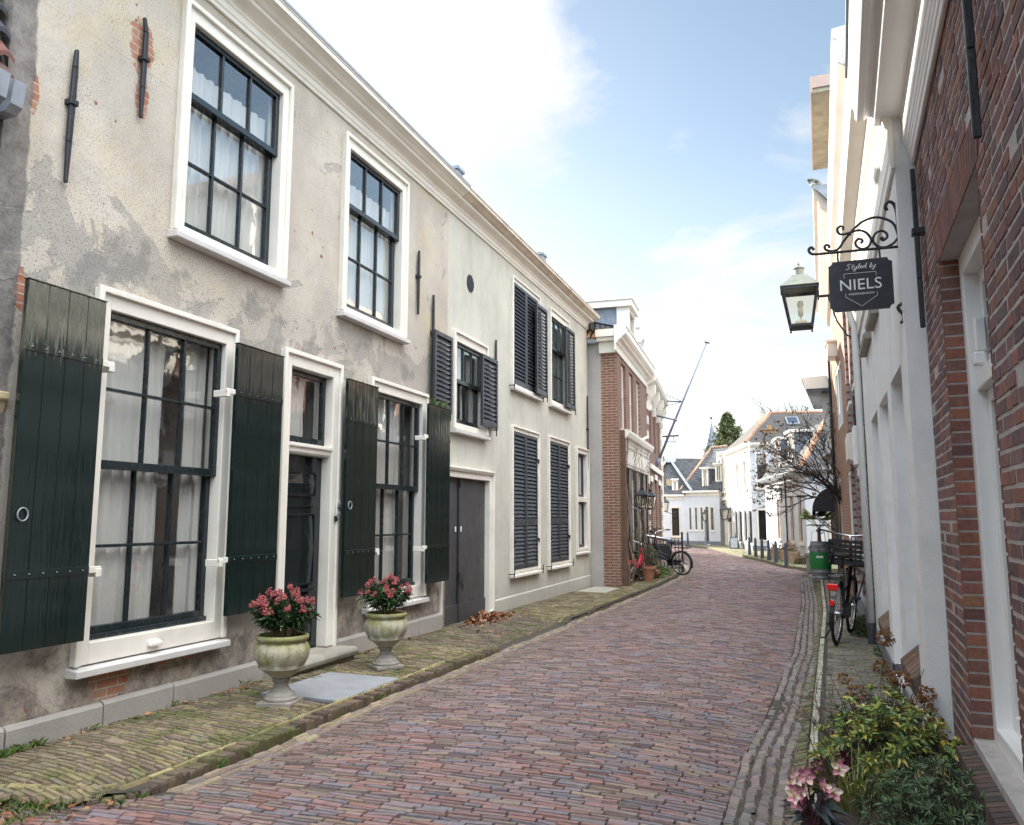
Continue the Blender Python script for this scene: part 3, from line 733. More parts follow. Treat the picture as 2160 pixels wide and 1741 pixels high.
def plaster_house():
    H = thing('plaster_house', 'weathered beige plaster house with black plank shutters and white framed windows', 'house', (-4.2, 6.2, 0))
    wins = {'W1': (4.386, 5.70, 3.46, 5.25), 'L1': (3.785, 5.11, .51, 2.865), 'L2': (7.24, 8.56, .51, 2.85), 'W2': (6.62, 7.97, 3.42, 5.256)}
    door = (5.745, 6.655, .16, 2.86)
    w = MB(TL)
    holes = [(a + .03, b - .03, c + .03, d - .03, .7) for a, b, c, d in wins.values()] + [(door[0] + .03, door[1] - .03, .10, door[3] - .03, .35)]
    holed_wall(w, 3.08, 9.2, -.1, 5.6, holes, slot=0, dark=1)
    side_and_back(w, 3.08, 9.2, -.1, 5.6, 6.)
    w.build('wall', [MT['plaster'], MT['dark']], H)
    # stone plinth slabs
    for us in ((2.55, 3.36), (3.37, 4.02), (4.03, 4.62), (4.63, 5.62), (6.70, 7.62), (7.63, 8.42), (8.43, 9.05)):
        pb = MB(TL); top = .26 + random.uniform(-.004, .004)
        pb.prism([(0.002, -.1), (.045, -.1), (.045, top - .018), (.03, top), (0.002, top + .006)], us[0], us[1])
        pb.build('plinth', MT['plinth'], H, bevel=.004)
    cornice(H, TL, CT, 3.0, 9.28, MT['white'])
    g = MB(TL); g.box((3.0, .0, 5.712), (9.28, .285, 5.735)); g.build('gutter', MT['zinc'], H)
    r = roof_slab(H, TL, 3.0, 9.28, 5.725, 3.2, 1.75, 'tile_d', .24)
    ch = MB(TL); ch.box((9.0, .03, 5.66), (9.18, .21, 5.88)); ch.box((8.98, .01, 5.86), (9.20, .23, 5.90)); ch.build('chimney', MT['zinc'], r)
    sash_window(H, TL, *wins['W1'], frac=.345, cur=4, bb=.06)
    sash_window(H, TL, *wins['W2'], frac=.345, cur=4, bb=.06)
    F = sash_window(H, TL, *wins['L1'], rt=2, rb=2, frac=.475, cur=2, bb=.13)
    k = MB(TL); k.prism([(.035, .555), (.075, .55), (.075, .57), (.035, .59)], 4.36, 4.46); k.build('drain_spout', MT['white'], F, bevel=.003)
    sash_window(H, TL, *wins['L2'], rt=2, rb=2, frac=.475, cur=3, bb=.13)
    plank_shutter(H, TL, 3.19, 3.73, .68, 2.735, hinge='r', ring=(3.255, 1.42))
    plank_shutter(H, TL, 4.985, 5.565, .68, 2.735, hinge='l')
    plank_shutter(H, TL, 6.585, 7.165, .665, 2.72, hinge='r', ring=(6.65, 1.52))
    plank_shutter(H, TL, 8.365, 8.96, .66, 2.715, hinge='l')
    # front door
    a, b, c, d = door
    f = MB(TL)
    f.box((a, -.14, c), (a + .12, .035, d)); f.box((b - .12, -.14, c + .07), (b, .035, d)); f.box((a + .12, -.14, d - .13), (b - .12, .035, d))
    for x0, x1 in ((a - .012, a + .03), (b - .03, b + .012)): f.box((x0, .035, c + .06), (x1, .062, d + .012))
    f.box((a + .03, .035, d - .03), (b - .03, .064, d + .012))
    D = f.build('door', MT['white'], H, bevel=.006, seg=2)
    t = MB(TL); t.prism([(-.12, 1.965), (.0, 1.965), (.02, 1.985), (.02, 2.015), (.045, 2.03), (.045, 2.06), (-.12, 2.07)], a + .12, b - .12); t.build('transom', MT['white'], D, bevel=.003)
    tw = MB(TL); q = sash_frame(tw, a + .12, b - .12, 2.07, d - .13, .045, .05, .06, 1, 1, -.10, -.05); tw.build('fanlight', MT['sash'], D, bevel=.004)
    p = MB(TL); p.quad((q[0], -.075, q[2]), (q[1], -.075, q[2]), (q[1], -.075, q[3]), (q[0], -.075, q[3])); p.build('pane', MT['glass'], D, recalc=False)
    cb = curtain_mb(TL, q[0], lerp(q[0], q[1], .8), q[2], q[3], -.18, 2, .012); cb.build('curtain', MT['curtain'], D, smooth=True, recalc=False)
    lf = MB(TL); u0, u1 = a + .125, b - .125; v = -.07
    lf.box((u0, v - .045, .22), (u1, v, 1.96))
    def dia(w0, w1, dd=.03):    # raised diamond panel inside a moulded frame
        x0, x1 = u0 + .11, u1 - .11; cx, cw = (x0 + x1) / 2, (w0 + w1) / 2
        rect_frame(lf, x0 - .022, x1 + .022, w0 - .022, w1 + .022, .022, .022, .022, v, v + .016)
        P = [(x0, v, w0), (x1, v, w0), (x1, v, w1), (x0, v, w1), (cx, v + dd, cw), (cx, v + .012, w0), (x1, v + .012, cw), (cx, v + .012, w1), (x0, v + .012, cw)]
        lf.add(P, [(4, 5, 6), (4, 6, 7), (4, 7, 8), (4, 8, 5), (0, 5, 8), (1, 6, 5), (2, 7, 6), (3, 8, 7)])
    dia(1.62, 1.80); dia(.82, 1.42); dia(.30, .50, .02)
    lf.box((u0 + .05, v, 1.50), (u1 - .05, v + .012, 1.515)); lf.box((u0 + .05, v, .745), (u1 - .05, v + .03, .765))
    L = lf.build('door_leaf', MT['frontdoor'], D, bevel=.002)
    ms = MB(TL); rect_frame(ms, u0 + .22, u0 + .42, .62, .70, .02, .02, .02, v, v + .012); ms.build('letter_slot', M_plain('brushed_brass', (.42, .33, .25), .4, .15, 20, metal=.5), D, bevel=.002)
    bl = MB(TL); bl.box((b - .055, .035, 1.37), (b - .03, .06, 1.42)); bl.box((b - .05, .06, 1.385), (b - .035, .075, 1.40)); bl.build('doorbell', MT['iron'], D, bevel=.003)
    st = MB(TL); st.prism([(.0, .02), (.20, .02), (.205, .13), (.245, .145), (.255, .185), (.235, .215), (-.15, .225), (-.15, .02)], a - .12, b + .10)
    st.build('doorstep', MT['stone'], H, bevel=.012, seg=3)
    ft = MB(TL); ft.box((b - .128, -.14, .222), (b + .01, .045, .232 + .0)); ft.box((b - .125, -.135, .225), (b + .002, .040, c + .072)); ft.build('door_foot_block', MT['plinth'], D)
    for u, w0, w1, bd, ln in ((3.49, 3.44, 4.32, .0, .01), (4.03, 4.13, 4.86, -.02, .0), (8.30, 3.78, 4.56, 0, 0), (8.72, 2.95, 4.13, 0, -.01)):
        wall_anchor(H, TL, u, w0, w1, bend=bd, lean=ln)
    # house number
    n = MB(TL); n.box((6.598, .060, 1.435), (6.664, .069, 1.555)); N = n.build('house_number', MT['signwhite'], H, bevel=.002)
    lt = text_mesh('46', .095, (0, 0, 0)); put_text(lt, 'digits', N, TL, 6.603, .0695, 1.462, .056, .07, MT['iron'])
    return H
def text_mesh(s, size, loc, shear=0, ext=.0):
    cu = bpy.data.curves.new('t', 'FONT'); cu.body = s; cu.size = 1; cu.shear = shear; cu.extrude = .02; cu.resolution_u = 4
    o = bpy.data.objects.new('t', cu); COL.objects.link(o)
    bpy.context.view_layer.update()
    me = bpy.data.meshes.new_from_object(o.evaluated_get(bpy.context.evaluated_depsgraph_get()))
    COL.objects.unlink(o); bpy.data.objects.remove(o)
    return me
def put_text(me, name, parent, T, u, v, w, width=None, height=None, mat=None, flip=1, thick=.002):
    """lay lettering on a facade frame: left foot at (u,w)"""
    xs = [q.co.x for q in me.vertices]; ys = [q.co.y for q in me.vertices]
    x0, x1, y0, y1 = min(xs), max(xs), min(ys), max(ys)
    sx = width / (x1 - x0); sy = height / (y1 - y0) if height else sx
    mb = MB(T)
    mb.add([(u + flip * (q.co.x - x0) * sx, v + (thick if q.co.z > 0 else 0), w + (q.co.y - y0) * sy) for q in me.vertices], [tuple(p.vertices) for p in me.polygons])
    return mb.build(name, mat, parent, recalc=False)

def rendered_house():
    H = thing('rendered_house', 'grey green rendered house with charcoal louvred shutters and a double plank door', 'house', (-4.2, 12.8, 0))
    W3, W4, W5 = (9.33, 10.50, 2.55, 3.83), (11.58, 12.98, 3.44, 5.21), (13.58, 14.82, 3.44, 5.20)
    C1, C2, S3 = (11.57, 12.92, .56, 2.82), (13.47, 14.80, .57, 2.84), (15.34, 16.26, .75, 2.80)
    G = (9.02, 10.76, .05, 2.03)
    w = MB(TL)
    hs = [(a + .03, b - .03, c + .03, d - .03, .6) for a, b, c, d in (W3, W4, W5, C1, C2, S3)] + [(9.2, G[1] - .02, -.1, G[3] - .02, .4)]
    holed_wall(w, 9.2, 16.38, -.1, 5.6, hs)
    side_and_back(w, 9.2, 16.38, -.1, 5.6, 6.)
    w.build('wall', [MT['render'], MT['dark']], H)
    pb = MB(TL); pb.prism([(.002, -.1), (.025, -.1), (.025, .225), (.002, .245)], 10.78, 16.38); pb.build('plinth', MT['render'], H, bevel=.004)
    cornice(H, TL, CT2, 9.28, 16.42, MT['white'])
    cornice(H, TL, CT3, 9.28, 16.5, MT['cornice2'], 'gutter_moulding')
    r = roof_slab(H, TL, 9.28, 16.5, 5.725, 3.2, 1.75, 'tile_d', .24)
    ch = MB(TL); ch.box((12.6, .03, 5.66), (12.8, .21, 5.88)); ch.box((12.58, .01, 5.86), (12.82, .23, 5.90)); ch.build('chimney', MT['zinc'], r)
    # round vent
    vn = MB(TL)
    vn.add([(9.94 + .125 * math.cos(t), .004, 4.62 + .125 * math.sin(t)) for t in [i * math.pi / 14 for i in range(28)]], [tuple(range(28))])
    V = vn.build('round_vent', MT['iron'], H, recalc=False)
    gr = MB(TL)
    for i in range(-5, 6):
        h = math.sqrt(max(0, .12 ** 2 - (i * .022) ** 2)); gr.box((9.94 - h, .006, 4.62 + i * .022 - .003), (9.94 + h, .012, 4.62 + i * .022 + .003))
        gr.box((9.94 + i * .022 - .0025, .007, 4.62 - h), (9.94 + i * .022 + .0025, .011, 4.62 + h))
    gr.tube([TL(9.94 + .127 * math.cos(t), .006, 4.62 + .127 * math.sin(t)) for t in [i * math.pi / 14 for i in range(28)]], .008, 6, closed=True) if False else None
    gr.build('vent_grille', MT['louvre'], V)
    sash_window(H, TL, *W3, rt=1, rb=1, frac=.47, cur=2, bw=.11)
    sash_window(H, TL, *W5, cols=3, rt=1, rb=2, frac=.36, cur=1, bw=.11)
    def open_louvre(u0, u1, w0, w1, mids=()):
        m = MB(TL); louvre_panel(m, u0, u1, w0, w1, .075, slat=.060, mids=mids)
        S = m.build('louvred_shutter', MT['louvre'], H, bevel=.003)
        k = MB(TL)
        k.tube([TL(lerp(u0, u1, .7), .05, w0 + .02), TL(lerp(u0, u1, .7), .15, w0 - .01), TL(lerp(u0, u1, .72), .15, w0 - .10), TL(lerp(u0, u1, .80), .13, w0 - .12)], .007, 5) if False else k.bar((lerp(u0, u1, .7), .02, w0 - .01), (lerp(u0, u1, .7), .17, w0 - .03), .012, .012)
        k.bar((lerp(u0, u1, .7), .15, w0 + .03), (lerp(u0, u1, .73), .15, w0 - .11), .012, .014); k.build('shutter_catch', MT['iron'], S)
        return S
    open_louvre(8.62, 9.14, 2.70, 3.67); open_louvre(10.16, 10.75, 2.66, 3.67)
    open_louvre(12.60, 13.20, 3.48, 5.03); open_louvre(14.40, 15.02, 3.48, 5.03)
    def closed(win, mids):
        a, b, c, d = win; f = MB(TL); rect_frame(f, a, b, c, d, .09, .09, .06, -.13, .03)
        f.box((a - .012, .03, c), (a + .022, .055, d + .012)); f.box((b - .022, .03, c), (b + .012, .055, d + .012)); f.box((a + .022, .03, d - .022), (b - .022, .057, d + .012))
        F = f.build('window', MT['white'], H, bevel=.005)
        m0 = (a + b) / 2
        for u0, u1 in ((a + .075, m0 - .004), (m0 + .004, b - .075)):
            m = MB(TL); louvre_panel(m, u0, u1, c + .05, d - .075, -.005, slat=.060, mids=mids); m.build('louvred_shutter', MT['louvre'], F, bevel=.003)
            for wv in (.22, .8):
                h = MB(TL); ue = b - .075 if u1 > m0 else a + .075; ww = lerp(c, d, wv)
                h.box((ue - .05, .03, ww - .015), (ue + .06, .043, ww + .015)); h.box((ue + .02, .03, ww - .05), (ue + .04, .05, ww + .015)); h.build('hinge', MT['iron'], F)
        s = MB(TL); s.prism([(-.03, c - .06), (.08, c - .06), (.08, c - .02), (-.03, c)], a - .02, b + .02); s.build('sill', MT['sill' if c > 1 else 'white'], F, bevel=.005)
        for u in (a - .06, b + .02):
            k = MB(TL); k.bar((u, 0, c + .0), (u, .10, c + .0), .014, .014); k.bar((u - .02, .09, c - .07), (u + .02, .09, c + .07), .012, .012); k.build('shutter_catch', MT['iron'], F)
    closed(W4, ()); closed(C1, (.33,)); closed(C2, (.33,))
    # narrow window by the corner
    a, b, c, d = S3
    f = MB(TL); rect_frame(f, a, b, c, d, .10, .11, .06, -.13, .03)
    f.box((a - .012, .03, c), (a + .022, .055, d + .012)); f.box((b - .022, .03, c), (b + .012, .055, d + .012)); f.box((a + .022, .03, d - .022), (b - .022, .057, d + .012))
    f.box((a + .1, -.1, 1.72), (b - .1, .02, 1.82)); F = f.build('window', MT['white'], H, bevel=.005)
    for c0, d0 in ((c + .06, 1.72), (1.82, d - .11)):
        m = MB(TL); q = sash_frame(m, a + .1, b - .1, c0, d0, .05, .05, .06, 2, 1, -.09, -.05); m.build('sash', MT['greydoor'], F, bevel=.003)
        p = MB(TL); p.quad((q[0], -.07, q[2]), (q[1], -.07, q[2]), (q[1], -.07, q[3]), (q[0], -.07, q[3])); p.build('pane', MT['glass'], F, recalc=False)
    s = MB(TL); s.prism([(-.03, c - .06), (.07, c - .06), (.07, c - .02), (-.03, c)], a - .02, b + .02); s.build('sill', MT['white'], F, bevel=.005)
    # double plank door
    a, b, c, d = G
    f = MB(TL); f.box((b - .11, -.12, .02), (b, .03, d)); f.box((a + .05, -.12, d - .11), (b - .11, .03, d)); f.box((a + .03, -.03, .02), (a + .06, .032, d - .11))
    f.box((b - .022, .03, .1), (b + .014, .06, d + .014)); f.prism([(.03, d - .03), (.055, d - .03), (.075, d + .005), (.075, d + .025), (0, d + .03)], a + .05, b - .022)
    f.box((b - .115, -.13, .0), (b + .012, .055, .115))
    D = f.build('garage_door', MT['white'], H, bevel=.005)
    mid = 9.70
    for u0, u1 in ((a + .06, mid - .02), (mid + .02, b - .11)):
        m = MB(TL); n = 5
        for i in range(n):
            m.box((lerp(u0, u1, i / n) + .0008, -.09, .03), (lerp(u0, u1, (i + 1) / n) - .0008, -.05, d - .11))
        m.box((u0, -.05, .03), (u1, -.035, .30)); L = m.build('door_leaf', MT['greydoor'], D, bevel=.002)
        kn = MB(TL); uk = u1 - .07 if u1 < mid + .01 else u0 + .07
        kn.lathe([(.0, .02), (.018, .012), (.02, 0)], 10) if False else kn.box((uk - .014, -.05, 1.22), (uk + .014, -.035, 1.29)); kn.build('keyhole_plate', MT['signwhite'], D, bevel=.006)
    m = MB(TL); m.box((mid - .022, -.055, .03), (mid + .022, -.03, d - .11)); m.box((mid - .03, -.03, .62), (mid + .03, -.012, .70)); m.box((mid - .006, -.03, 1.80), (mid + .02, -.01, 1.88)); m.build('cover_strip', MT['iron'], D, bevel=.003)
    pk = MB(); cc = Vector(TL(mid, .0, .60))
    for k in range(3): pk.tube([cc + Vector((.012 * k, .03 * math.sin(t), .045 * math.cos(t) - .04 * k)) for t in [i * math.pi / 6 for i in range(12)]], .007, 5, closed=True)
    pk.build('padlock_chain', MT['iron'], D)
    wall_anchor(H, TL, 10.87, 3.05, 4.02); wall_anchor(H, TL, 16.25, 2.2, 3.95)
    return H
plaster_house(); rendered_house()

def neighbour():
    H = thing('tiled_brick_house', 'low brick house with red pantiles at the left edge of the photo', 'house', (-4.3, 0, 0))
    w = MB(TL); TN = lambda u, v, w: TL(u - .15, v, w + .24)
    holed_wall(w, -9, 3.08, -.1, 3.80, [(2.0, 2.9, .2, 2.3)], v=-.10); side_and_back(w, -9, 3.08, -.1, 3.80, 5, -.1)
    w.build('wall', [MT['brickN'], MT['dark']], H)
    r = MB(TN)
    n = 14
    for j in range(16):      # real stepped pantile rows
        w0 = 3.58 + j * .155; v0 = .06 - j * .045
        for i in range(n):
            u0 = 3.22 - i * .19
            c = jit(random.choice([(.20, .09, .07), (.06, .06, .07), (.13, .075, .065), (.05, .055, .065)]), .2)
            m = 6
            vs = []
            for k in range(m + 1):
                t = k / m; du = -t * .19; h = .03 * math.sin(t * 2 * math.pi)
                vs += [(u0 + du, v0 + .05, w0 + .03 + h), (u0 + du, v0 - .06, w0 + .155 + h)]
            r.add(vs, [(2 * k, 2 * k + 2, 2 * k + 3, 2 * k + 1) for k in range(m)] , c)
            r.add([(p[0], p[1], p[2] - .03) for p in vs[::2]] + vs[::2], [(k, k + 1, m + 2 + k, m + 1 + k) for k in range(m)], c)
    r.quad((3.22, .04, 3.52), (-9, .04, 3.52), (-9, -.72, 6.05), (3.22, -.72, 6.05), (.06, .05, .05))
    r.build('roof', M_attr('old_pantile', .8, .3, 25, .4, 50, .3, moss=((.14, .12, .06), .55, .7, 5)), H, recalc=False)
    g = MB(TN); prof = [(-.1, 3.42), (.10, 3.42), (.16, 3.46), (.18, 3.60), (.165, 3.60), (.145, 3.475), (.09, 3.44), (-.1, 3.44)]
    g.prism(prof, 3.12, -9); g.prism([(-.08, 3.42), (.10, 3.42), (.14, 3.46), (.16, 3.60), (-.02, 3.64)], 3.16, 3.235); g.build('gutter', MT['zinc'], H)
    c = MB(TN); c.prism([(-.1, 3.22), (-.04, 3.22), (-.02, 3.3), (.02, 3.34), (.04, 3.41), (-.1, 3.41)], -9, 3.1); c.build('eaves_board', MT['white'], H)
    p = MB(TL); p.box((3.02, -.1, .1), (3.20, -.02, 1.98)); p.prism([(-.1, 1.98), (.0, 1.98), (.02, 2.04), (.04, 2.06), (.04, 2.1), (-.1, 2.12)], 2.98, 3.23); p.build('door_pilaster', M_plain('ochre_cream_paint', (.66, .54, .34), .5, .08, 5), H, bevel=.005)
    lw = MB(); pts = [(-4.35, 3.06, 4.42), (-4.45, 2.7, 4.36), (-4.6, 2.2, 4.26)]
    lw.tube(pts, .012, 5); lw.tube([(p[0], p[1], p[2] - .12 - .1 * (3.1 - p[1])) for p in pts], .010, 5); lw.build('roof_cable', MT['signwhite'], H)
neighbour()
# ------------------------------------------------------------------ left row, further along
def brick_house():
    H = thing('brick_house', 'red brick house with white cornice and dormer standing forward of the grey rendered house', 'house', (-3.7, 18.8, 0))
    T = facade(-3.58, 16.5, -3.83, 21.25); L = 4.757
    w = MB(T)
    ups = [(.55, 1.15, 3.32, 4.78), (1.72, 2.32, 3.32, 4.78), (2.9, 3.5, 3.32, 4.78)]
    holed_wall(w, 0, L, 3.10, 4.92, [(a, b, c, d, .3) for a, b, c, d in ups], depth=.3)
    w.quad((0, 0, -.1), (.30, 0, -.1), (.30, 0, 3.1), (0, 0, 3.1)); w.quad((L - .2, 0, -.1), (L, 0, -.1), (L, 0, 3.1), (L - .2, 0, 3.1))
    w.mi = 1; w.quad((.30, -.30, -.1), (L - .2, -.30, -.1), (L - .2, -.30, 3.1), (.30, -.30, 3.1)); w.mi = 0
    w.quad((.30, 0, -.1), (.30, -.3, -.1), (.30, -.3, 3.1), (.30, 0, 3.1)); w.quad((.3, 0, 3.1), (.3, -.3, 3.1), (L - .2, -.3, 3.1), (L - .2, 0, 3.1))
    w.build('wall', [MT['brickF'], MT['dark']], H)
    # end wall that faces the near houses: brick quoin then grey cement
    e = MB(); e.quad((-3.58, 16.5, -.1), (-3.93, 16.5, -.1), (-3.93, 16.5, 4.92), (-3.58, 16.5, 4.92)); e.build('end_wall', MT['brickFx'], H)
    e = MB(); e.quad((-3.93, 16.497, -.1), (-4.7, 16.497, -.1), (-4.7, 16.497, 5.15), (-3.93, 16.497, 5.15)); e.build('cement_end_wall', MT['cement'], H)
    # tiles over the end wall
    t = MB(); RX = lambda x: 5.50 + .24 * (-4.22 - x)
    for yy in (16.38, 17.3): t.quad((-4.26, yy, 5.20), (-3.78, yy, 5.20), (-3.78, 16.64, RX(-3.78) - .03), (-4.26, 16.64, RX(-4.26) - .03), (.07, .055, .05))
    for i in range(3):
        x = -4.18 + i * .12; p0 = Vector((x, 16.36, 5.21)); p1 = Vector((x + .02, 16.62, RX(x) - .03))
        t.tube([p0, p0.lerp(p1, .5)], [.044, .036], 8, jit((.44, .25, .15), .2)); t.tube([p0.lerp(p1, .45), p1], [.046, .038], 8, jit((.46, .27, .16), .2))
    for i in range(3):
        x = -4.24 + i * .165; a = Vector((x, 16.64, RX(x))); b = a + Vector((.20, 0, -.048)); t.tube([a, b], [.070, .086], 12, jit((.58, .36, .18), .12))
    t.build('ridge_tiles', M_attr('old_ridge_tile', .85, .3, 20, .4, 40, .3), H)
    g = MB(); g.box((-4.22, 16.36, 5.10), (-3.95, 16.5, 5.20)); g.build('gutter', MT['zinc'], H, bevel=.02)
    prof = [(0, 4.88), (.03, 4.88), (.03, 5.02), (.06, 5.04), (.09, 5.10), (.16, 5.13), (.16, 5.16), (.22, 5.20), (.25, 5.24), (.25, 5.36), (.27, 5.37), (.27, 5.40), (0, 5.42)]
    cornice(H, T, prof, -.33, L + .05, MT['white'])
    c2 = MB(); c2.box((-3.95, 16.42, 4.885), (-3.56, 16.50, 5.12)); c2.box((-3.97, 16.30, 5.125), (-3.48, 16.50, 5.20)); c2.box((-3.98, 16.24, 5.205), (-3.42, 16.50, 5.36)); c2.build('cornice_return', MT['white'], H)
    rf = roof_slab(H, T, -.1, L, 5.42, 3.6, 1.0, 'tile_d', .1)
    # lead sided dormer
    d = MB(T); a, b = 2.05, 3.05; z0, z1 = 5.40, 6.62
    d.quad((a, -.12, z0), (a, -.12, z1 - .22), (a, -2.4, z1 - .22), (a, -2.4, z0)); d.quad((b, -.12, z0), (b, -2.4, z0), (b, -2.4, z1 - .22), (b, -.12, z1 - .22))
    d.build('dormer_cheek', MT['lead'], H)
    f = MB(T); rect_frame(f, a - .02, b + .02, z0, z1 - .2, .11, .08, .08, -.14, -.02); f.box((a - .02, -.32, z0), (a + .005, -.14, z1 - .2))
    f.box((a - .10, -2.4, z1 - .2), (b + .10, .06, z1 - .04)); f.box((a - .13, -2.45, z1 - .04), (b + .13, .09, z1)); D = f.build('dormer', MT['white'], H, bevel=.006)
    q = MB(T); q.quad((a + .1, -.08, z0 + .08), (b - .1, -.08, z0 + .08), (b - .1, -.08, z1 - .28), (a + .1, -.08, z1 - .28)); q.build('pane', MT['glass'], D, recalc=False)
    q = MB(T); q.quad((a + .1, -.3, z0 + .08), (b - .1, -.3, z0 + .08), (b - .1, -.3, z1 - .28), (a + .1, -.3, z1 - .28)); q.build('blind', MT['dark'], D, recalc=False)
    for a, b, c, d in ups:
        f = MB(T); rect_frame(f, a, b, c, d, .075, .10, .06, -.13, -.055); f.box((a + .075, -.12, 4.05), (b - .075, -.06, 4.10))
        f.box((a + .002, -.29, c), (a + .02, -.13, d)); f.box((b - .02, -.29, c), (b - .002, -.13, d))
        F = f.build('window', MT['white'], H, bevel=.004)
        p = MB(T); p.quad((a, -.10, c), (b, -.10, c), (b, -.10, d), (a, -.10, d)); p.build('pane', MT['glass'], F, recalc=False)
        s = MB(T); s.box((a - .03, -.13, c - .05), (b + .03, .05, c)); s.build('sill', MT['stone'], F, bevel=.004)
    # shop front: posts, glazed dark brick piers, fascia
    s = MB(T); x0, x1 = .30, L - .2
    s.box((x0, -.02, 2.50), (x1, .07, 3.02)); s.prism([(0, 3.02), (.08, 3.02), (.10, 3.08), (.16, 3.12), (.20, 3.20), (.20, 3.26), (0, 3.29)], x0 - .02, x1 + .02)
    rect_frame(s, x0 + .1, x1 - .1, 2.56, 2.96, .03, .03, .03, .07, .085)
    S = s.build('shop_front', MT['white'], H, bevel=.005)
    pf = MB(T); pf.box((x0 - .06, -.01, -.1), (x0 + .10, .10, 3.26)); pf.build('corner_post', M_plain('rusty_brown_post', (.13, .075, .05), .8, .3, 8, .3, 40), S, bevel=.004)
    pr = MB(T)
    for a, b in ((1.28, 1.75), (2.45, 2.95), (3.65, 4.10)): pr.box((a, -.25, -.1), (b, .02, 2.50))
    pr.box((x0 + .1, -.25, -.1), (.48, .03, .8)); pr.build('pier', MT['brickdark'], S)
    for a, b in ((.48, 1.28), (1.75, 2.45), (2.95, 3.65)):
        f = MB(T); rect_frame(f, a, b, .02, 2.50, .07, .07, .16, -.20, -.06); f.box((a + .07, -.18, 1.72), (b - .07, -.05, 1.80)); F = f.build('shop_window', MT['white'], S, bevel=.004)
    p = MB(T)
    for a, b in ((.48, 1.28), (1.75, 2.45), (2.95, 3.65)): p.quad((a, -.14, .1), (b, -.14, .1), (b, -.14, 2.46), (a, -.14, 2.46))
    p.build('pane', MT['glass'], S, recalc=False)
    k = MB(T); k.bar((3.55, .02, 3.36), (3.75, .16, 3.46), .05, .05); k.build('flag_holder', MT['white'], H)
    return T
TF = brick_house()

def wall_lantern_mesh(root, z=0, s=1., frame='iron', roofm='copper', armx=.0):
    """tapered four sided lantern centred on the root; z is the foot of its glass"""
    t = .20 * s; b = .125 * s; h = .46 * s
    f = MB()
    for sx in (-1, 1):
        for sy in (-1, 1): f.bar((sx * b, sy * b, z), (sx * t, sy * t, z + h), .022 * s, .022 * s)
    for hw, zz, th in ((b, z, .03), (t, z + h, .035)):
        q = hw + .012 * s; d = .016 * s
        f.box((-q, -q, zz - th * s / 2), (q, -q + 2*d, zz + th * s / 2)); f.box((-q, q - 2*d, zz - th * s / 2), (q, q, zz + th * s / 2))
        f.box((-q, -q + 2*d, zz - th * s / 2), (-q + 2*d, q - 2*d, zz + th * s / 2)); f.box((q - 2*d, -q + 2*d, zz - th * s / 2), (q, q - 2*d, zz + th * s / 2))
    f.box((-b, -b, z - .02 * s), (b, b, z + .005))
    for sx in (-1, 1):
        for sy in (-1, 1): f.lathe([(0, -.035 * s), (.014 * s, -.02 * s), (.008 * s, 0)], 6, (sx * b, sy * b, z - .018 * s))
    f.build('lantern_frame', MT[frame], root, bevel=.002)
    r = MB(); q = t + .03 * s; k = .075 * s; z1 = z + h + .018 * s
    r.add([(-q, -q, z1), (q, -q, z1), (q, q, z1), (-q, q, z1), (-k, -k, z1 + .17 * s), (k, -k, z1 + .17 * s), (k, k, z1 + .17 * s), (-k, k, z1 + .17 * s)], [(0,3,2,1), (0,1,5,4), (1,2,6,5), (2,3,7,6), (3,0,4,7), (4,5,6,7)])
    r.lathe([(.055 * s, .165 * s), (.058 * s, .25 * s), (.072 * s, .255 * s), (.072 * s, .27 * s), (.03 * s, .28 * s), (.010 * s, .30 * s), (.016 * s, .32 * s), (.0, .36 * s)], 12, (0, 0, z1))
    r.build('lantern_roof', MT[roofm], root, bevel=.003)
    g = MB()
    for a in range(4):
        c, sn = math.cos(a * math.pi / 2), math.sin(a * math.pi / 2)
        P = [(-b, -b, z + .01), (b, -b, z + .01), (t, -t, z + h - .01), (-t, -t, z + h - .01)]
        g.quad(*[(x * c - y * sn, x * sn + y * c, w) for x, y, w in P])
    g.build('lantern_glass', MT['lampglass'], root, recalc=False)
    l = MB(); l.lathe([(.0, .0), (.07 * s, .0), (.07 * s, .06 * s), (.012 * s, .065 * s), (.012 * s, .12 * s), (.03 * s, .13 * s), (.032 * s, .2 * s), (.022 * s, .22 * s), (.04 * s, .26 * s), (.03 * s, .31 * s), (0, .32 * s)], 12, (0, 0, z + .01))
    l.build('bulb', MT['bulb'], root, smooth=True)

def shop_lanterns():
    for i, u in enumerate((1.5, 2.85)):
        p = TF(u, .28, 0)
        H = thing('shop_lantern', 'white rimmed shop lantern on the brick house, %s the bare vine' % ('nearer, right behind' if i == 0 else 'farther one, beyond'), 'lantern', (p[0], p[1], 0), 'lanterns on the brick shop front')
        OFF[H.name] = Vector(); wall_lantern_mesh(H, 1.62, .62, 'iron', 'iron')
        m = MB(); m.tube([(-.26, 0, 1.66), (-.12, 0, 1.60), (.0, 0, 1.60)], .012, 5); m.build('lantern_bracket', MT['signwhite'], H)
shop_lanterns()

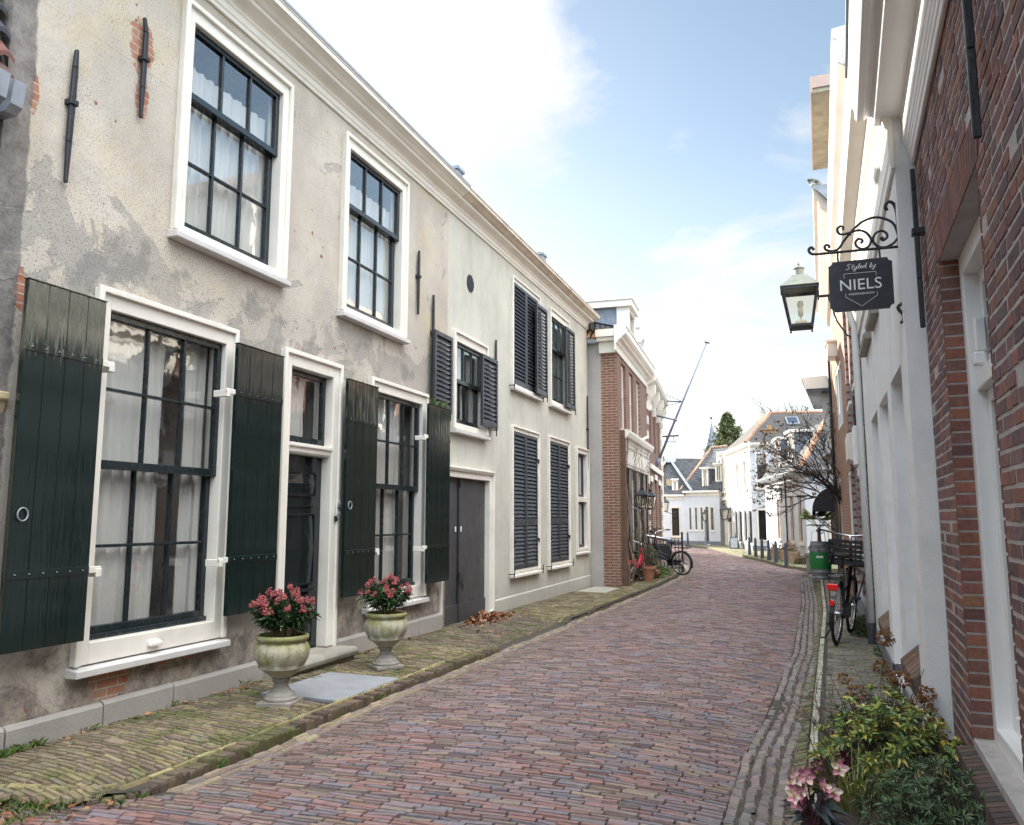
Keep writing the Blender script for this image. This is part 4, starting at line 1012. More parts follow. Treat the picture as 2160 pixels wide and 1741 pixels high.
def ornate_house():
    H = thing('ornate_house', 'tall brick house with white quoins and carved cornice beyond the shop front', 'house', (-4.0, 23.7, 0))
    T = facade(-3.83, 21.26, -4.28, 26.2); L = 4.96
    w = MB(T)
    ws = [(.6, 1.3, 3.3, 4.6), (2.1, 2.8, 3.3, 4.6), (3.6, 4.3, 3.3, 4.6), (.6, 1.3, .8, 2.4), (2.1, 2.9, .2, 2.5), (3.6, 4.3, .8, 2.4)]
    holed_wall(w, 0, L, -.1, 5.0, ws); side_and_back(w, 0, L, -.1, 5.0, 5); w.build('wall', [MT['brickF'], MT['dark']], H)
    q = MB(T)
    for j in range(12):
        a = .0 if j % 2 else .0; q.box((-.015, -.02, .3 + j * .40), (.28 if j % 2 else .18, .03, .3 + j * .40 + .22)); q.box((L - .25, -.02, .3 + j * .4), (L + .01, .03, .3 + j * .4 + .22))
    for a, b, c, d in ws: q.box((a - .06, 0, d), (b + .06, .03, d + .16))
    q.box((0, 0, 2.72), (L, .08, 2.86)); q.build('quoins', MT['white'], H, bevel=.004)
    for a, b, c, d in ws:
        f = MB(T); rect_frame(f, a, b, c, d, .07, .08, .07, -.16, -.06); f.box((a + .07, -.15, lerp(c, d, .6)), (b - .07, -.07, lerp(c, d, .6) + .05)); F = f.build('window', MT['white'], H)
        p = MB(T); p.quad((a, -.11, c), (b, -.11, c), (b, -.11, d), (a, -.11, d)); p.build('pane', MT['glass'], F, recalc=False)
    prof = [(0, 4.72), (.05, 4.72), (.05, 4.95), (.12, 5.0), (.26, 5.06), (.30, 5.14), (.30, 5.22), (0, 5.26)]
    cornice(H, T, prof, -.05, L + .05, MT['white'])
    k = MB(T)
    for u in (.25, 1.7, 3.2, 4.7): k.prism([(0, 4.45), (.06, 4.45), (.10, 4.55), (.24, 4.75), (.24, 4.98), (0, 4.98)], u - .09, u + .09); k.lathe([(0, 0), (.05, .02), (.07, .08), (.03, .12), (.05, .15), (0, .19)], 8, (u, .16, 4.30)) if False else k.box((u - .07, .0, 4.28), (u + .07, .12, 4.45))
    k.build('console', MT['white'], H, bevel=.01)
    # second dormer with scrolled front, blue grey attic
    d = MB(T); d.box((.6, -1.6, 5.2), (2.0, -.25, 6.6)); d.build('attic_box', M_plain('blue_grey_weatherboard', (.42, .48, .58), .6, .08, 5), H)
    d = MB(T); d.box((.5, -1.65, 6.6), (2.1, -.18, 6.68)); d.prism([(-.3, 6.25), (-.16, 6.25), (-.08, 6.45), (-.05, 6.6), (-.05, 6.75), (-.12, 6.75), (-.12, 6.95), (-.2, 6.95), (-.3, 6.7)], .5, .68); d.prism([(-.3, 6.25), (-.16, 6.25), (-.08, 6.45), (-.05, 6.6), (-.05, 6.75), (-.12, 6.75), (-.12, 6.95), (-.2, 6.95), (-.3, 6.7)], 1.95, 2.13); d.build('attic_cornice', MT['white'], H)
    g = MB(T); g.prism([(-.1, 5.22), (.20, 5.22), (.26, 5.45), (.05, 5.86), (-.1, 5.9)], 2.4, 4.9); g.build('gable_cornice', MT['white'], H, bevel=.01)
    roof_slab(H, T, 0, L, 5.22, 2.6, 1.4, 'tile_d')
    b = MB(T); b.tube([(4.2, .25, 5.1), (4.2, .75, 5.06)], .02, 6); b.tube([(4.2, .22, 5.32), (4.2, .78, 5.06), (4.2, .84, 5.12)], .010, 5); b.tube([(4.2, .05, 4.78), (4.2, .3, 4.95), (4.2, .72, 5.05)], .010, 5); b.build('hoist_hook', MT['iron'], H)
    return T
TG = ornate_house()
def end_cottage():
    H = thing('cream_cottage', 'narrow cream house squeezed behind the ornate brick house', 'house', (-4.6, 29, 0))
    T = facade(-4.28, 26.22, -6.3, 35); L = 9.0
    w = MB(T); ws = [(.8, 1.5, .7, 2.2), (2.6, 3.4, .1, 2.2), (4.6, 5.4, .7, 2.2)]
    holed_wall(w, 0, L, -.1, 5.2, ws); side_and_back(w, 0, L, -.1, 5.2, 5); w.build('wall', [MT['cream'], MT['dark']], H)  # hidden height and length added to shade the mansard cottage's front
    w = MB(T); w.box((-.02, 0, 5.0), (L, .15, 5.2)); w.build('cornice', MT['white'], H)
    roof_slab(H, T, 0, L, 5.2, 2.5, 1.6, 'tile_b')
    dp = MB(T); dp.tube([(.25, .05, 0), (.25, .05, 5.0)], .024, 8); dp.build('downpipe', MT['white'], H)
    for a, b, c, d in ws:
        f = MB(T); rect_frame(f, a, b, c, d, .07, .08, .07, -.16, -.03); F = f.build('window', MT['white'], H)
        p = MB(T); p.quad((a, -.11, c), (b, -.11, c), (b, -.11, d), (a, -.11, d)); p.build('pane', MT['glass'], F, recalc=False)
end_cottage()
def flagpole():
    H = thing('flagpole', 'slanting lilac grey flagpole on a bracket of the ornate house', 'flagpole', (-4.06, 24, 2.95)); z0 = Vector((-4.06, 24, 2.95)); z1 = Vector((-2.49, 24, 6.57))
    p = MB(); p.tube([z0, z0.lerp(z1, .5), z1], [.038, .032, .020], 10); p.build('pole', MT['polepaint'], H, smooth=True)
    p = MB(); p.bar(z1 + Vector((-.05, 0, .04)), z1 + Vector((.09, 0, -.01)), .05, .035); p.build('pole_cap', MT['iron'], H)
    p = MB(); q = z0.lerp(z1, .375); p.tube([(-4.1, 23.9, 4.47), q + Vector((-.08, 0, .02)), q], .028, 8); p.tube([q - (z1 - z0).normalized() * .04, q + (z1 - z0).normalized() * .04], .055, 10)
    p.tube([z0 - (z1 - z0).normalized() * .05, z0.lerp(z1, .06)], .06, 10); p.build('pole_bracket', MT['polepaint'], H, smooth=True)
flagpole()

# ------------------------------------------------------------------ right row
def near_brick_wall(mb, T, u0, u1, w0, w1, holes, v=.0, arch=None):
    """every brick modelled: courses of stretchers and headers, colour per brick"""
    bh = .0575; j = 0; w = w0
    while w < w1 - .02:
        hd = j % 2; L = .092 if hd else .19
        u = u0 - (.0 if hd else .05) - random.random() * .01
        while u < u1:
            if random.random() < .12: Lb = .12
            else: Lb = L * random.uniform(.97, 1.03)
            a, b = max(u, u0), min(u + Lb, u1); u += Lb
            if b - a < .008: continue
            cu, cw = (a + b) / 2, w + bh / 2
            segs = [(a, b)]
            for h0, h1, g0, g1 in holes:
                if g0 - .02 < cw < g1 + .01:
                    ns = []
                    for p, q in segs:
                        if q <= h0 or p >= h1: ns.append((p, q)); continue
                        if p < h0: ns.append((p, h0))
                        if q > h1: ns.append((h1, q))
                    segs = ns
            for a, b in segs:
                if b - a < .008: continue
                col = jit(random.choice([(.20, .105, .095), (.175, .10, .095), (.225, .11, .09), (.15, .09, .09), (.19, .12, .12), (.25, .12, .09), (.13, .085, .09)]), .15)
                k = .0045; e = .003; d = .0085; r = lambda: random.gauss(0, .0011)
                g = .0052
                x0, x1, y0, y1 = a + (0 if any(a == q[1] for q in holes) else g), b - (0 if any(b == q[0] for q in holes) else g), w + g, w + bh - g
                vs = [(x0, v, y0), (x1, v, y0), (x1, v, y1), (x0, v, y1)]
                dv = random.gauss(0, .0012)
                vs += [(x0 + e + r(), v + d + dv, y0 + e + r()), (x1 - e + r(), v + d + dv, y0 + e + r()), (x1 - e + r(), v + d + dv, y1 - e + r()), (x0 + e + r(), v + d + dv, y1 - e + r())]
                mb.add(vs, [(4, 5, 6, 7), (0, 1, 5, 4), (1, 2, 6, 5), (2, 3, 7, 6), (3, 0, 4, 7)], col)
        w += bh; j += 1
def near_house():
    H = thing('near_brick_house', 'red brick house close on the right with heavy white eaves and tall window', 'house', (.7, 2, 0))
    T = facade(.42, -2, .70, 5, True)      # u=0 at y=-2
    L = 6.95; k = 7.0057 / 7
    W = (5.07, 6.235, .42, 2.63)
    holes = [W, (2.2, 3.4, .42, 2.63)]
    w = MB(T)
    holed_wall(w, -6, L, -.1, 4.0, holes, depth=.8, v=-.005); side_and_back(w, -6, L, -.1, 4.0, 6)
    w.build('wall', [MT['mortar'], MT['dark']], H)
    b = MB(T); near_brick_wall(b, T, 1.5, L, .06, 3.46, [(a, c, d - .10, e + .168) for a, c, d, e in holes], v=-.011)
    # flat arch of upright bricks over each window, reveals and a brick-on-edge sill
    for a, c, d, e in holes:
        n = int((c - a + .08) / .058)
        for i in range(n):
            u = a - .04 + i * (c - a + .08) / n; q = (c - a + .08) / n; lean = (i / (n - 1) - .5) * .12
            col = jit(random.choice([(.20, .095, .08), (.16, .08, .075), (.23, .11, .085)]), .15); g = .004
            P = [(u + g, -.011, e + .004), (u + q - g, -.011, e + .004), (u + q - g + lean, -.011, e + .185), (u + g + lean, -.011, e + .185)]
            b.add(P + [(x, .0, z) for x, _, z in P], [(4, 5, 6, 7), (0, 1, 5, 4), (1, 2, 6, 5), (2, 3, 7, 6), (3, 0, 4, 7)], col)
            P = [(u + g, -.011, e + .004), (u + q - g, -.011, e + .004), (u + q - g, -.14, e + .004), (u + g, -.14, e + .004)]
            b.quad(*P, col)
        for side, uu in ((1, c), (-1, a)):
            j = 0; zz = d
            while zz < e:
                col = jit(random.choice([(.22, .10, .08), (.17, .085, .075), (.25, .11, .075)]), .15); x = uu - side * .003
                b.quad((x, .0, zz + .005), (x, -.10, zz + .005), (x, -.10, zz + .0525), (x, .0, zz + .0525), col); zz += .0575
        u = a - .03
        while u < c + .02:
            col = jit(random.choice([(.085, .06, .055), (.11, .075, .065), (.07, .06, .055), (.13, .09, .07)]), .2)
            b.hexa([(u + .004, -.02, d - .105), (u + .052, -.02, d - .105), (u + .052, .065, d - .115), (u + .004, .065, d - .115), (u + .004, -.12, d - .012), (u + .052, -.12, d - .012), (u + .052, .062, d - .05), (u + .004, .062, d - .05)], col); u += .0565
    b.build('brickwork', MT['near'], H, recalc=False, bevel=0)
    # white window set back in the reveal
    for a, c, d, e in holes:
        f = MB(T); rect_frame(f, a - .02, c + .02, d - .03, e + .02, .10, .12, .10, -.26, -.085)
        f.box((a + .08, -.22, 1.98), (c - .08, -.11, 2.06)); f.prism([(-.2, d + .02), (-.055, d - .015), (-.055, d - .045), (-.2, d - .045)], a + .0, c - .0)
        F = f.build('window', MT['white2'], H, bevel=.006, seg=2)
        for c0, c1 in ((d + .07, 1.98), (2.06, e - .10)):
            s = MB(T); q = sash_frame(s, a + .08, c - .08, c0, c1, .06, .06, .07, 1, 1, -.21, -.15); s.build('sash', MT['white2'], F, bevel=.004)
            p = MB(T); p.quad((q[0], -.18, q[2]), (q[1], -.18, q[2]), (q[1], -.18, q[3]), (q[0], -.18, q[3])); p.build('pane', MT['glass'], F, recalc=False)
        h = MB(T); h.box((c - .20, -.15, 2.14), (c - .17, -.10, 2.30)); h.box((c - .21, -.14, 2.08), (c - .15, -.09, 2.14)); h.build('window_stay', MT['signwhite'], F, bevel=.008)
    prof = [(0, 3.43), (.02, 3.43), (.028, 3.45), (.02, 3.465), (.032, 3.475), (.032, 3.50), (.04, 3.51), (.036, 3.525), (.046, 3.535), (.046, 3.56), (.055, 3.57), (.055, 3.70), (.06, 3.71), (.06, 3.735), (.20, 3.735), (.20, 3.775), (.215, 3.80), (.235, 3.80), (.25, 3.785), (.285, 3.785), (.30, 3.80), (.30, 3.86), (.325, 3.88), (.325, 4.08), (0, 4.10)]
    cornice(H, T, prof, -6, 7.03, MT['white2'])
    g = MB(T); g.box((-6, -.0, 4.09), (7.05, .34, 4.13)); g.build('gutter', MT['bollard'], H)
    roof_slab(H, T, -6, 7.03, 4.1, 3.2, 1.8, 'tile_d')
    wall_anchor(H, T, 6.74, 2.42, 3.32, v=.035); wall_anchor(H, T, 4.78, 2.6, 3.6, v=.035)
    f = MB(T); f.box((-6, -.01, -.1), (L - .02, .11, .14)); f.build('plinth', MT['grey_plinth'], H, bevel=.01)
near_house()

def white_house():
    H = thing('white_stucco_house', 'white stucco house with mossy brick sills next to the near brick house', 'house', (.62, 7, 0))
    T = facade(.50, 0, .687, 10, True)
    A1, DR, A3 = (5.32, 6.10, .52, 2.33), (6.40, 7.26, .17, 2.33), (7.56, 8.42, .52, 2.33)
    w = MB(T)
    holed_wall(w, 4.95, 9.55, -.1, 3.75, [(A1[0], A1[1], A1[2] - .02, A1[3], .7), (DR[0], DR[1], DR[2], DR[3], .5), (A3[0], A3[1], A3[2] - .02, A3[3], .7)])
    side_and_back(w, 4.95, 9.55, -.1, 4.3, 5); w.build('wall', [MT['stucco'], MT['dark']], H)
    p = MB(T)
    for a, b in ((4.94, 6.39), (7.27, 9.56)): p.prism([(-.005, -.1), (.012, -.1), (.012, .235), (-.005, .24)], a, b)
    p.box((4.938, -.10, -.1), (4.948, .012, .238)); P = p.build('plinth', MT['grey_plinth'], H)
    q = MB(T)
    for u in (6.385, 7.27): q = MB(T); q.box((u - .01, -.12, .0), (u + .015, .016, .245)); q.build('plinth_block', MT['black_plinth'], H)
    q = MB(T); q.box((4.930, -.10, -.05), (4.939, .0, .24)); q.build('plinth_block', MT['black_plinth'], H)
    prof = [(0, 3.42), (.02, 3.42), (.028, 3.46), (.02, 3.48), (.03, 3.50), (.03, 3.66), (.045, 3.68), (.06, 3.74), (.06, 3.88), (.085, 3.90), (.10, 3.96), (.20, 4.0), (.20, 4.06), (.23, 4.10), (.28, 4.14), (.28, 4.28), (.30, 4.30), (.30, 4.36), (0, 4.40)]
    cornice(H, T, prof, 4.93, 9.75, MT['white'])
    roof_slab(H, T, 4.93, 9.75, 4.38, 2.6, 1.5, 'tile_d')
    for a, b, c, d in (A1, A3):
        f = MB(T); rect_frame(f, a, b, c + .06, d, .06, .05, .07, -.22, -.085); f.box((a + .06, -.21, 1.72), (b - .06, -.09, 1.79))
        F = f.build('window', MT['white2'], H, bevel=.005)
        for c0, c1 in ((c + .13, 1.72), (1.79, d - .05)):
            s = MB(T); g = sash_frame(s, a + .06, b - .06, c0, c1, .045, .05, .06, 1, 1, -.19, -.14); s.build('sash', MT['white2'], F)
            pp = MB(T); pp.quad((g[0], -.16, g[2]), (g[1], -.16, g[2]), (g[1], -.16, g[3]), (g[0], -.16, g[3])); pp.build('pane', MT['glass'], F, recalc=False)
        s = MB(T); u = a + .004
        while u < b - .03:
            s.hexa([(u + .003, -.085, c - .14), (u + .052, -.085, c - .14), (u + .052, .035, c - .15), (u + .003, .035, c - .15), (u + .003, -.085, c + .06), (u + .052, -.085, c + .06), (u + .052, .045, c - .055), (u + .003, .045, c - .055)], jit(random.choice([(.17, .115, .09), (.14, .10, .08), (.20, .13, .10)]), .2)); u += .0555
        s.build('brick_sill', MT['mossbrick'], F, bevel=.004)
    a, b, c, d = DR
    f = MB(T); rect_frame(f, a, b, c, d, .07, .07, .02, -.2, -.06); D = f.build('door', MT['white2'], H, bevel=.004)
    l = MB(T); l.box((a + .07, -.19, c + .02), (b - .07, -.15, d - .07)); rect_frame(l, a + .17, b - .17, .5, 1.15, .03, .03, .03, -.15, -.135); rect_frame(l, a + .17, b - .17, 1.3, 2.1, .03, .03, .03, -.15, -.135); l.box((a + .02, -.05, 1.35), (a + .03, .004, 1.5)); l.build('door_leaf', MT['white2'], D, bevel=.004)
    k = MB(T); k.lathe([(0, -.03), (.022, -.02), (.022, .02), (0, .03)], 10, (a + .13, -.12, 1.02)); k.build('door_knob', MT['chrome'], D, smooth=True)
    for u0, u1 in ((6.72, 7.40), (7.68, 8.60)):
        s = MB(T); s.prism([(0, 2.99), (.06, 2.99), (.07, 3.03), (.0, 3.12)], u0, u1); s.build('stone_ledge', MT['stone'], H, bevel=.005)
    pp = MB(T); pp.tube([(9.50, .05, .1), (9.50, .05, 3.5), (9.5, .12, 3.75), (9.5, .2, 3.98)], .036, 10); pp.build('downpipe', MT['white2'], H, smooth=True)
    pb = MB(T); pb.tube([(9.50, .05, -.05), (9.50, .05, .30)], .041, 10); pb.build('pipe_foot', MT['black_plinth'], H)
    hp = MB(T); hp.prism([(.0, 2.32), (.10, 2.30), (.12, 2.42), (.12, 2.56), (.08, 2.62), (0, 2.64)], 9.30, 9.46) if False else None
    mb = MB(T); mb.box((9.62, .0, 1.98), (9.95, .12, 2.42)); mb.box((9.66, .0, 1.86), (9.9, .09, 1.975)); mb.build('meter_box', MT['white2'], H, bevel=.012)
white_house()

def red_house():
    H = thing('red_townhouse', 'aged red brick townhouse with cream cornice and roof dormer past the white stucco house', 'house', (.75, 12, 0))
    T = facade(.513, 0, .70, 10, True)
    W = [(10.0, 10.85, 3.02, 4.35), (12.0, 12.85, 3.02, 4.35), (10.35, 11.2, .95, 2.15), (11.85, 12.6, .95, 2.15)]
    w = MB(T); holed_wall(w, 9.58, 13.9, -.1, 5.1, W); side_and_back(w, 9.58, 13.9, -.1, 5.1, 5); w.build('wall', [MT['brickR'], MT['dark']], H)
    p = MB(T); p.prism([(0, -.1), (.07, -.1), (.07, .36), (.0, .42)], 9.6, 13.9); p.build('plinth', MT['grey_plinth'], H)
    for a, b, c, d in W:
        f = MB(T); rect_frame(f, a, b, c, d, .07, .08, .06, -.12, -.015); f.box((a + .07, -.11, lerp(c, d, .55)), (b - .07, -.03, lerp(c, d, .55) + .05)); f.box((a - .03, -.02, c - .05), (b + .03, .07, c)); F = f.build('window', MT['white2'], H, bevel=.004)
        q = MB(T); q.quad((a, -.08, c), (b, -.08, c), (b, -.08, d), (a, -.08, d)); q.build('pane', MT['glass'], F, recalc=False)
    pl = MB(T)
    for u in (9.72, 11.5, 13.3): pl.box((u, .0, .4), (u + .16, .045, 5.0))
    pl.build('pilaster', MT['brickR'], H)
    bd = MB(T); bd.prism([(0, 2.20), (.10, 2.26), (.10, 2.62), (0, 2.66)], 12.6, 13.5); bd.build('lintel_block', MT['white'], H)
    for u in (11.35, 13.6): wall_anchor(H, T, u, 2.35, 3.0, v=.03)
    prof = [(0, 5.02), (.03, 5.02), (.03, 5.14), (.06, 5.16), (.06, 5.42), (.10, 5.45), (.12, 5.52), (.20, 5.56), (.20, 5.64), (.26, 5.70), (.32, 5.76), (.34, 5.86), (.40, 5.9), (.40, 6.06), (0, 6.1)]
    cornice(H, T, prof, 11.7, 18.4, MT['cream_cornice'])
    e = MB(T); e.prism([(.02, 5.6), (.40, 6.07), (.02, 6.07)], 11.64, 11.70); e.build('gutter_end', MT['zinc'], H)
    roof_slab(H, T, 9.6, 18.4, 6.08, 2.6, 1.6, 'tile_d')
    d = MB(T); d.box((11.9, -2.2, 6.08), (14.3, -.12, 7.50)); d.build('dormer', MT['white'], H)
    d = MB(T); d.box((11.72, -2.4, 7.50), (14.5, .34, 7.56)); d.build('dormer_soffit', M_plain('weathered_soffit_board', (.42, .37, .28), .9, .2, 5, dirt=(.2, .17, .12), dirts=4), H)
    d = MB(T); rect_frame(d, 11.70, 14.52, 7.50, 7.74, .02, .02, .02, .338, .36); d.box((11.70, -2.4, 7.565), (14.52, .338, 7.74)); d.build('dormer_fascia', M_plain('pinkish_fascia_paint', (.52, .38, .33), .6, .1, 5), H)
    d = MB(T)
    for a, b in ((12.05, 12.75), (12.85, 13.5), (13.6, 14.2)): rect_frame(d, a, b, 6.2, 7.4, .06, .06, .06, -.12, -.04)
    d.build('dormer_window', MT['white2'], H)
    d = MB(T); d.quad((12.05, -.1, 6.2), (14.2, -.1, 6.2), (14.2, -.1, 7.4), (12.05, -.1, 7.4)); d.build('pane', MT['glass'], H, recalc=False)
    c = MB(T)
    for k in range(5): c.tube([(11.75 + .02 * k + .03 * math.sin(t + k), .36 + (.05 + .012 * k) * math.cos(t), 6.15 + (.045 + .012 * k) * math.sin(t + .3 * k)) for t in [i * math.pi / 8 for i in range(16)]], .014, 5, closed=True)
    c.build('cable_coil', MT['copper'], H)
    sh = MB(T); sh.box((10.2, .02, .84), (11.3, .22, .87)); sh.bar((10.4, .02, .70), (10.4, .2, .84), .02, .02); sh.bar((11.1, .02, .70), (11.1, .2, .84), .02, .02); sh.build('wall_shelf', MT['zinc'], H)
MT['cream_cornice'] = M_plain('cream_pink_cornice_paint', (.70, .59, .50), .6, .08, 4, dirt=(.5, .4, .33), dirts=3)
red_house()
def orange_house():
    H = thing('orange_brick_house', 'sunlit orange brick house with white window, alarm box and bay cornice behind the townhouse', 'house', (.8, 16.5, 0))
    T = facade(.775, 13.92, .70, 18.6, True); L = 4.68
    W = [(1.5, 3.3, 3.1, 4.3), (.5, 1.2, .9, 2.2), (3.2, 3.9, .9, 2.2)]
    w = MB(T); holed_wall(w, 0, L, -.1, 5.1, W); w.build('wall', [MT['brickO'], MT['dark']], H)
    e = MB(T); e.quad((L, 0, -.1), (L, -4, -.1), (L, -4, 5.1), (L, 0, 5.1)); e.build('end_wall', MT['brickRx'], H)
    for a, b, c, d in W:
        f = MB(T); rect_frame(f, a, b, c, d, .07, .08, .06, -.12, -.015)
        if b - a > 1:
            for k in (1, 2): f.box((lerp(a, b, k / 3) - .03, -.1, c + .06), (lerp(a, b, k / 3) + .03, -.02, d - .08))
        F = f.build('window', MT['white2'], H); q = MB(T); q.quad((a, -.08, c), (b, -.08, c), (b, -.08, d), (a, -.08, d)); q.build('pane', MT['glass'], F, recalc=False)
    b = MB(T); b.box((2.2, .0, 4.45), (2.75, .16, 4.72)); b.box((2.17, -.01, 4.72), (2.78, .20, 4.76)); b.build('alarm_box', MT['white'], H)
    g = MB(T); g.tube([(L + .02, .03, .0), (L + .02, .03, 5.1)], .03, 8); g.build('downpipe', MT['iron'], H)
orange_house()
def bay_house():
    H = thing('bay_front_house', 'pale house with a white bay cornice jutting over the street behind the bare climber', 'house', (.9, 20.5, 0))
    T = facade(.70, 18.65, .95, 22.8, True); L = 4.15
    w = MB(T); holed_wall(w, 0, L, -.1, 3.1, [(1.0, 2.0, .1, 2.2)]); side_and_back(w, 0, L, -.1, 3.1, 4); w.build('wall', [MT['brickR'], MT['dark']], H)
    w = MB(T); w.box((.5, -1.5, 3.1), (3.0, .22, 4.2)); w.build('bay', MT['white'], H, bevel=.01)
    c = MB(T); c.box((.1, -1.6, 4.2), (3.4, .52, 4.24)); c.build('bay_soffit', MT['lead'], H)
    c = MB(T); c.prism([(-1.6, 4.24), (.54, 4.24), (.58, 4.42), (.62, 4.46), (.62, 4.50), (-1.6, 4.54)], .06, 3.44); c.build('bay_cornice', MT['white'], H)
    roof_slab(H, T, 2.2, L, 3.1, 2, 1.0, 'tile_d')
    s = MB(T); s.prism([(.0, 2.9), (.30, 2.72), (.34, 2.78), (.0, 3.12)], .4, 3.6); s.build('canopy_board', MT['white2'], H)
    # black door awning on struts
    a = MB(T); N = 10; pr = []
    for i in range(N + 1):
        t = i / N * math.pi / 2; pr.append((.03 + .52 * math.sin(t), 1.55 + .55 * math.cos(t)))
    for (p0, q0), (p1, q1) in zip(pr, pr[1:]): a.quad((.7, p0, q0), (2.3, p0, q0), (2.3, p1, q1), (.7, p1, q1))
    for u in (.7, 2.3): a.add([(u, .03, 1.55)] + [(u, p, q) for p, q in pr], [(0, i + 1, i + 2) for i in range(N)])
    a.quad((.7, .55, 1.55), (2.3, .55, 1.55), (2.3, .55, 1.38), (.7, .55, 1.38)); A = a.build('awning', MT['awning'], H, recalc=False)
    for u in (.72, 2.28): b = MB(T); b.tube([(u, .53, 1.45), (u, .04, 1.02)], .016, 5); b.build('awning_strut', MT['wood'], A)
    x = MB(T); x.box((1.2, .02, 2.12), (2.0, .30, 2.26)); x.build('awning_case', MT['signwhite'], A, bevel=.03)
bay_house()

# ------------------------------------------------------------------ hanging sign and street lantern
def hairdresser_sign():
    H = thing('hanging_sign', 'dark notched shop sign reading NIELS on a scrolled iron bracket', 'sign', (.6, 5.05, 2.6)); Y = 5.05
    I = MB()
    def path(p, r=.0075): 
        # smooth the polyline
        P = [Vector((x, Y, z)) for x, z in p]; out = []
        for i in range(len(P) - 1):
            a, b, c, d = P[max(i-1, 0)], P[i], P[i+1], P[min(i+2, len(P)-1)]
            for k in range(4):
                t = k / 4; out.append(.5 * ((2*b) + (c-a)*t + (2*a-5*b+4*c-d)*t*t + (3*b-a-3*c+d)*t**3))
        out.append(P[-1]); I.tube(out, r, 6)
    path([(.553, 3.222), (.545, 3.221), (.540, 3.232), (.545, 3.252), (.560, 3.264), (.580, 3.255), (.593, 3.227), (.6, 3.184), (.602, 3.106), (.603, 2.993), (.605, 2.825), (.607, 2.659), (.597, 2.642), (.576, 2.624), (.577, 2.604), (.597, 2.577), (.601, 2.556), (.595, 2.535), (.581, 2.526)], .010)
    path([(.132, 3.016), (.124, 3.032), (.111, 3.033), (.103, 3.02), (.11, 3.001), (.136, 2.99), (.22, 2.988), (.412, 2.986), (.601, 2.983)], .0085)
    path([(.603, 3.03), (.584, 3.115), (.546, 3.155), (.485, 3.178), (.421, 3.165), (.368, 3.128), (.335, 3.093), (.3, 3.05), (.273, 3.011), (.246, 2.998), (.221, 3.001), (.199, 3.012), (.194, 3.031), (.206, 3.04), (.219, 3.033), (.217, 3.02)])
    path([(.301, 3.122), (.302, 3.14), (.286, 3.147), (.271, 3.133), (.273, 3.111), (.29, 3.096), (.335, 3.1), (.386, 3.11), (.424, 3.093), (.447, 3.061), (.452, 3.032), (.431, 2.999), (.399, 2.994), (.372, 3.012), (.365, 3.036), (.381, 3.055), (.400, 3.052), (.406, 3.038), (.396, 3.032)])
    path([(.516, 3.052), (.506, 3.043), (.520, 3.032), (.54, 3.05), (.535, 3.075), (.511, 3.091), (.479, 3.079), (.462, 3.045), (.47, 3.016), (.5, 2.991), (.537, 2.99), (.575, 3.01), (.600, 3.043)])
    for p in ((.398, 3.032), (.514, 3.046)): I.lathe([(0, -.011), (.011, 0), (0, .011)], 8, (p[0], Y, p[1]))
    I.box((.325, Y - .012, 3.084), (.345, Y + .012, 3.104)); I.box((.45, Y - .012, 3.028), (.466, Y + .012, 3.046))
    path([(.265, 2.986), (.264, 2.95), (.266, 2.92)], .006); path([(.493, 2.983), (.494, 2.95), (.495, 2.92)], .006)
    for z in (3.15, 2.93, 2.74): I.box((.6, Y - .012, z - .012), (.63, Y + .012, z + .012))
    I.build('scroll_bracket', MT['iron'], H, smooth=True)
    b = MB(); x0, x1, z0, z1 = .207, .556, 2.62, 2.924; n = .024; poly = []
    for cx, cz, a0 in ((x0, z0, 90), (x1, z0, 180), (x1, z1, 270), (x0, z1, 0)):
        for k in range(5):
            a = R(a0 - 90 * k / 4) ; poly.append((cx + n * math.cos(a), cz + n * math.sin(a)))
    b.prism(poly, Y - .013, Y + .013, lambda u, a, c: (a, u, c)); B = b.build('sign_board', MT['signboard'], H)
    T = lambda u, v, w: (u, Y - .0135 - v, w)
    put_text(text_mesh('NIELS', 1, 0), 'lettering', B, T, .268, 0, 2.742, .226, .066, MT['signwhite'])
    put_text(text_mesh('HAIRFASHION', 1, 0), 'lettering', B, T, .314, 0, 2.711, .137, .0125, MT['signwhite'])
    # handwritten "Styled by"
    G = {'S': [[(.75, .92), (.6, 1.02), (.3, .98), (.2, .78), (.4, .6), (.6, .42), (.5, .12), (.2, .02), (0, .14)]],
         't': [[(.25, .9), (.16, .4), (.18, .06), (.4, .06)], [(.02, .62), (.46, .66)]],
         'y': [[(.02, .55), (.08, .2), (.28, .12), (.48, .55)], [(.48, .55), (.38, .0), (.22, -.38), (0, -.36), (.02, -.15), (.45, .1)]],
         'l': [[(.0, .1), (.22, .6), (.26, 1.0), (.14, .9), (.1, .3), (.2, .04), (.36, .12)]],
         'e': [[(.02, .28), (.34, .42), (.3, .58), (.1, .5), (.04, .2), (.2, .04), (.42, .14)]],
         'd': [[(.4, .5), (.18, .56), (.02, .26), (.16, .04), (.36, .2), (.52, 1.0)], [(.52, 1.0), (.42, .2), (.5, .06), (.62, .12)]],
         'b': [[(.1, .1), (.3, .6), (.3, 1.0), (.2, .9), (.08, .1)], [(.08, .1), (.28, .0), (.42, .22), (.3, .42), (.12, .3)]]}
    S = MB(); x = .302; h = .034
    for ch, adv in (('S', .92), ('t', .5), ('y', .62), ('l', .40), ('e', .48), ('d', .70), (' ', .35), ('b', .55), ('y', .6)):
        for st in G.get(ch, []):
            S.tube([(x + (px + .18 * py) * h, Y - .0155, 2.868 + py * h * .95) for px, py in st], .0021, 4)
        x += adv * h * .95
    S.build('lettering', MT['signwhite'], B, recalc=False)
    E = MB()
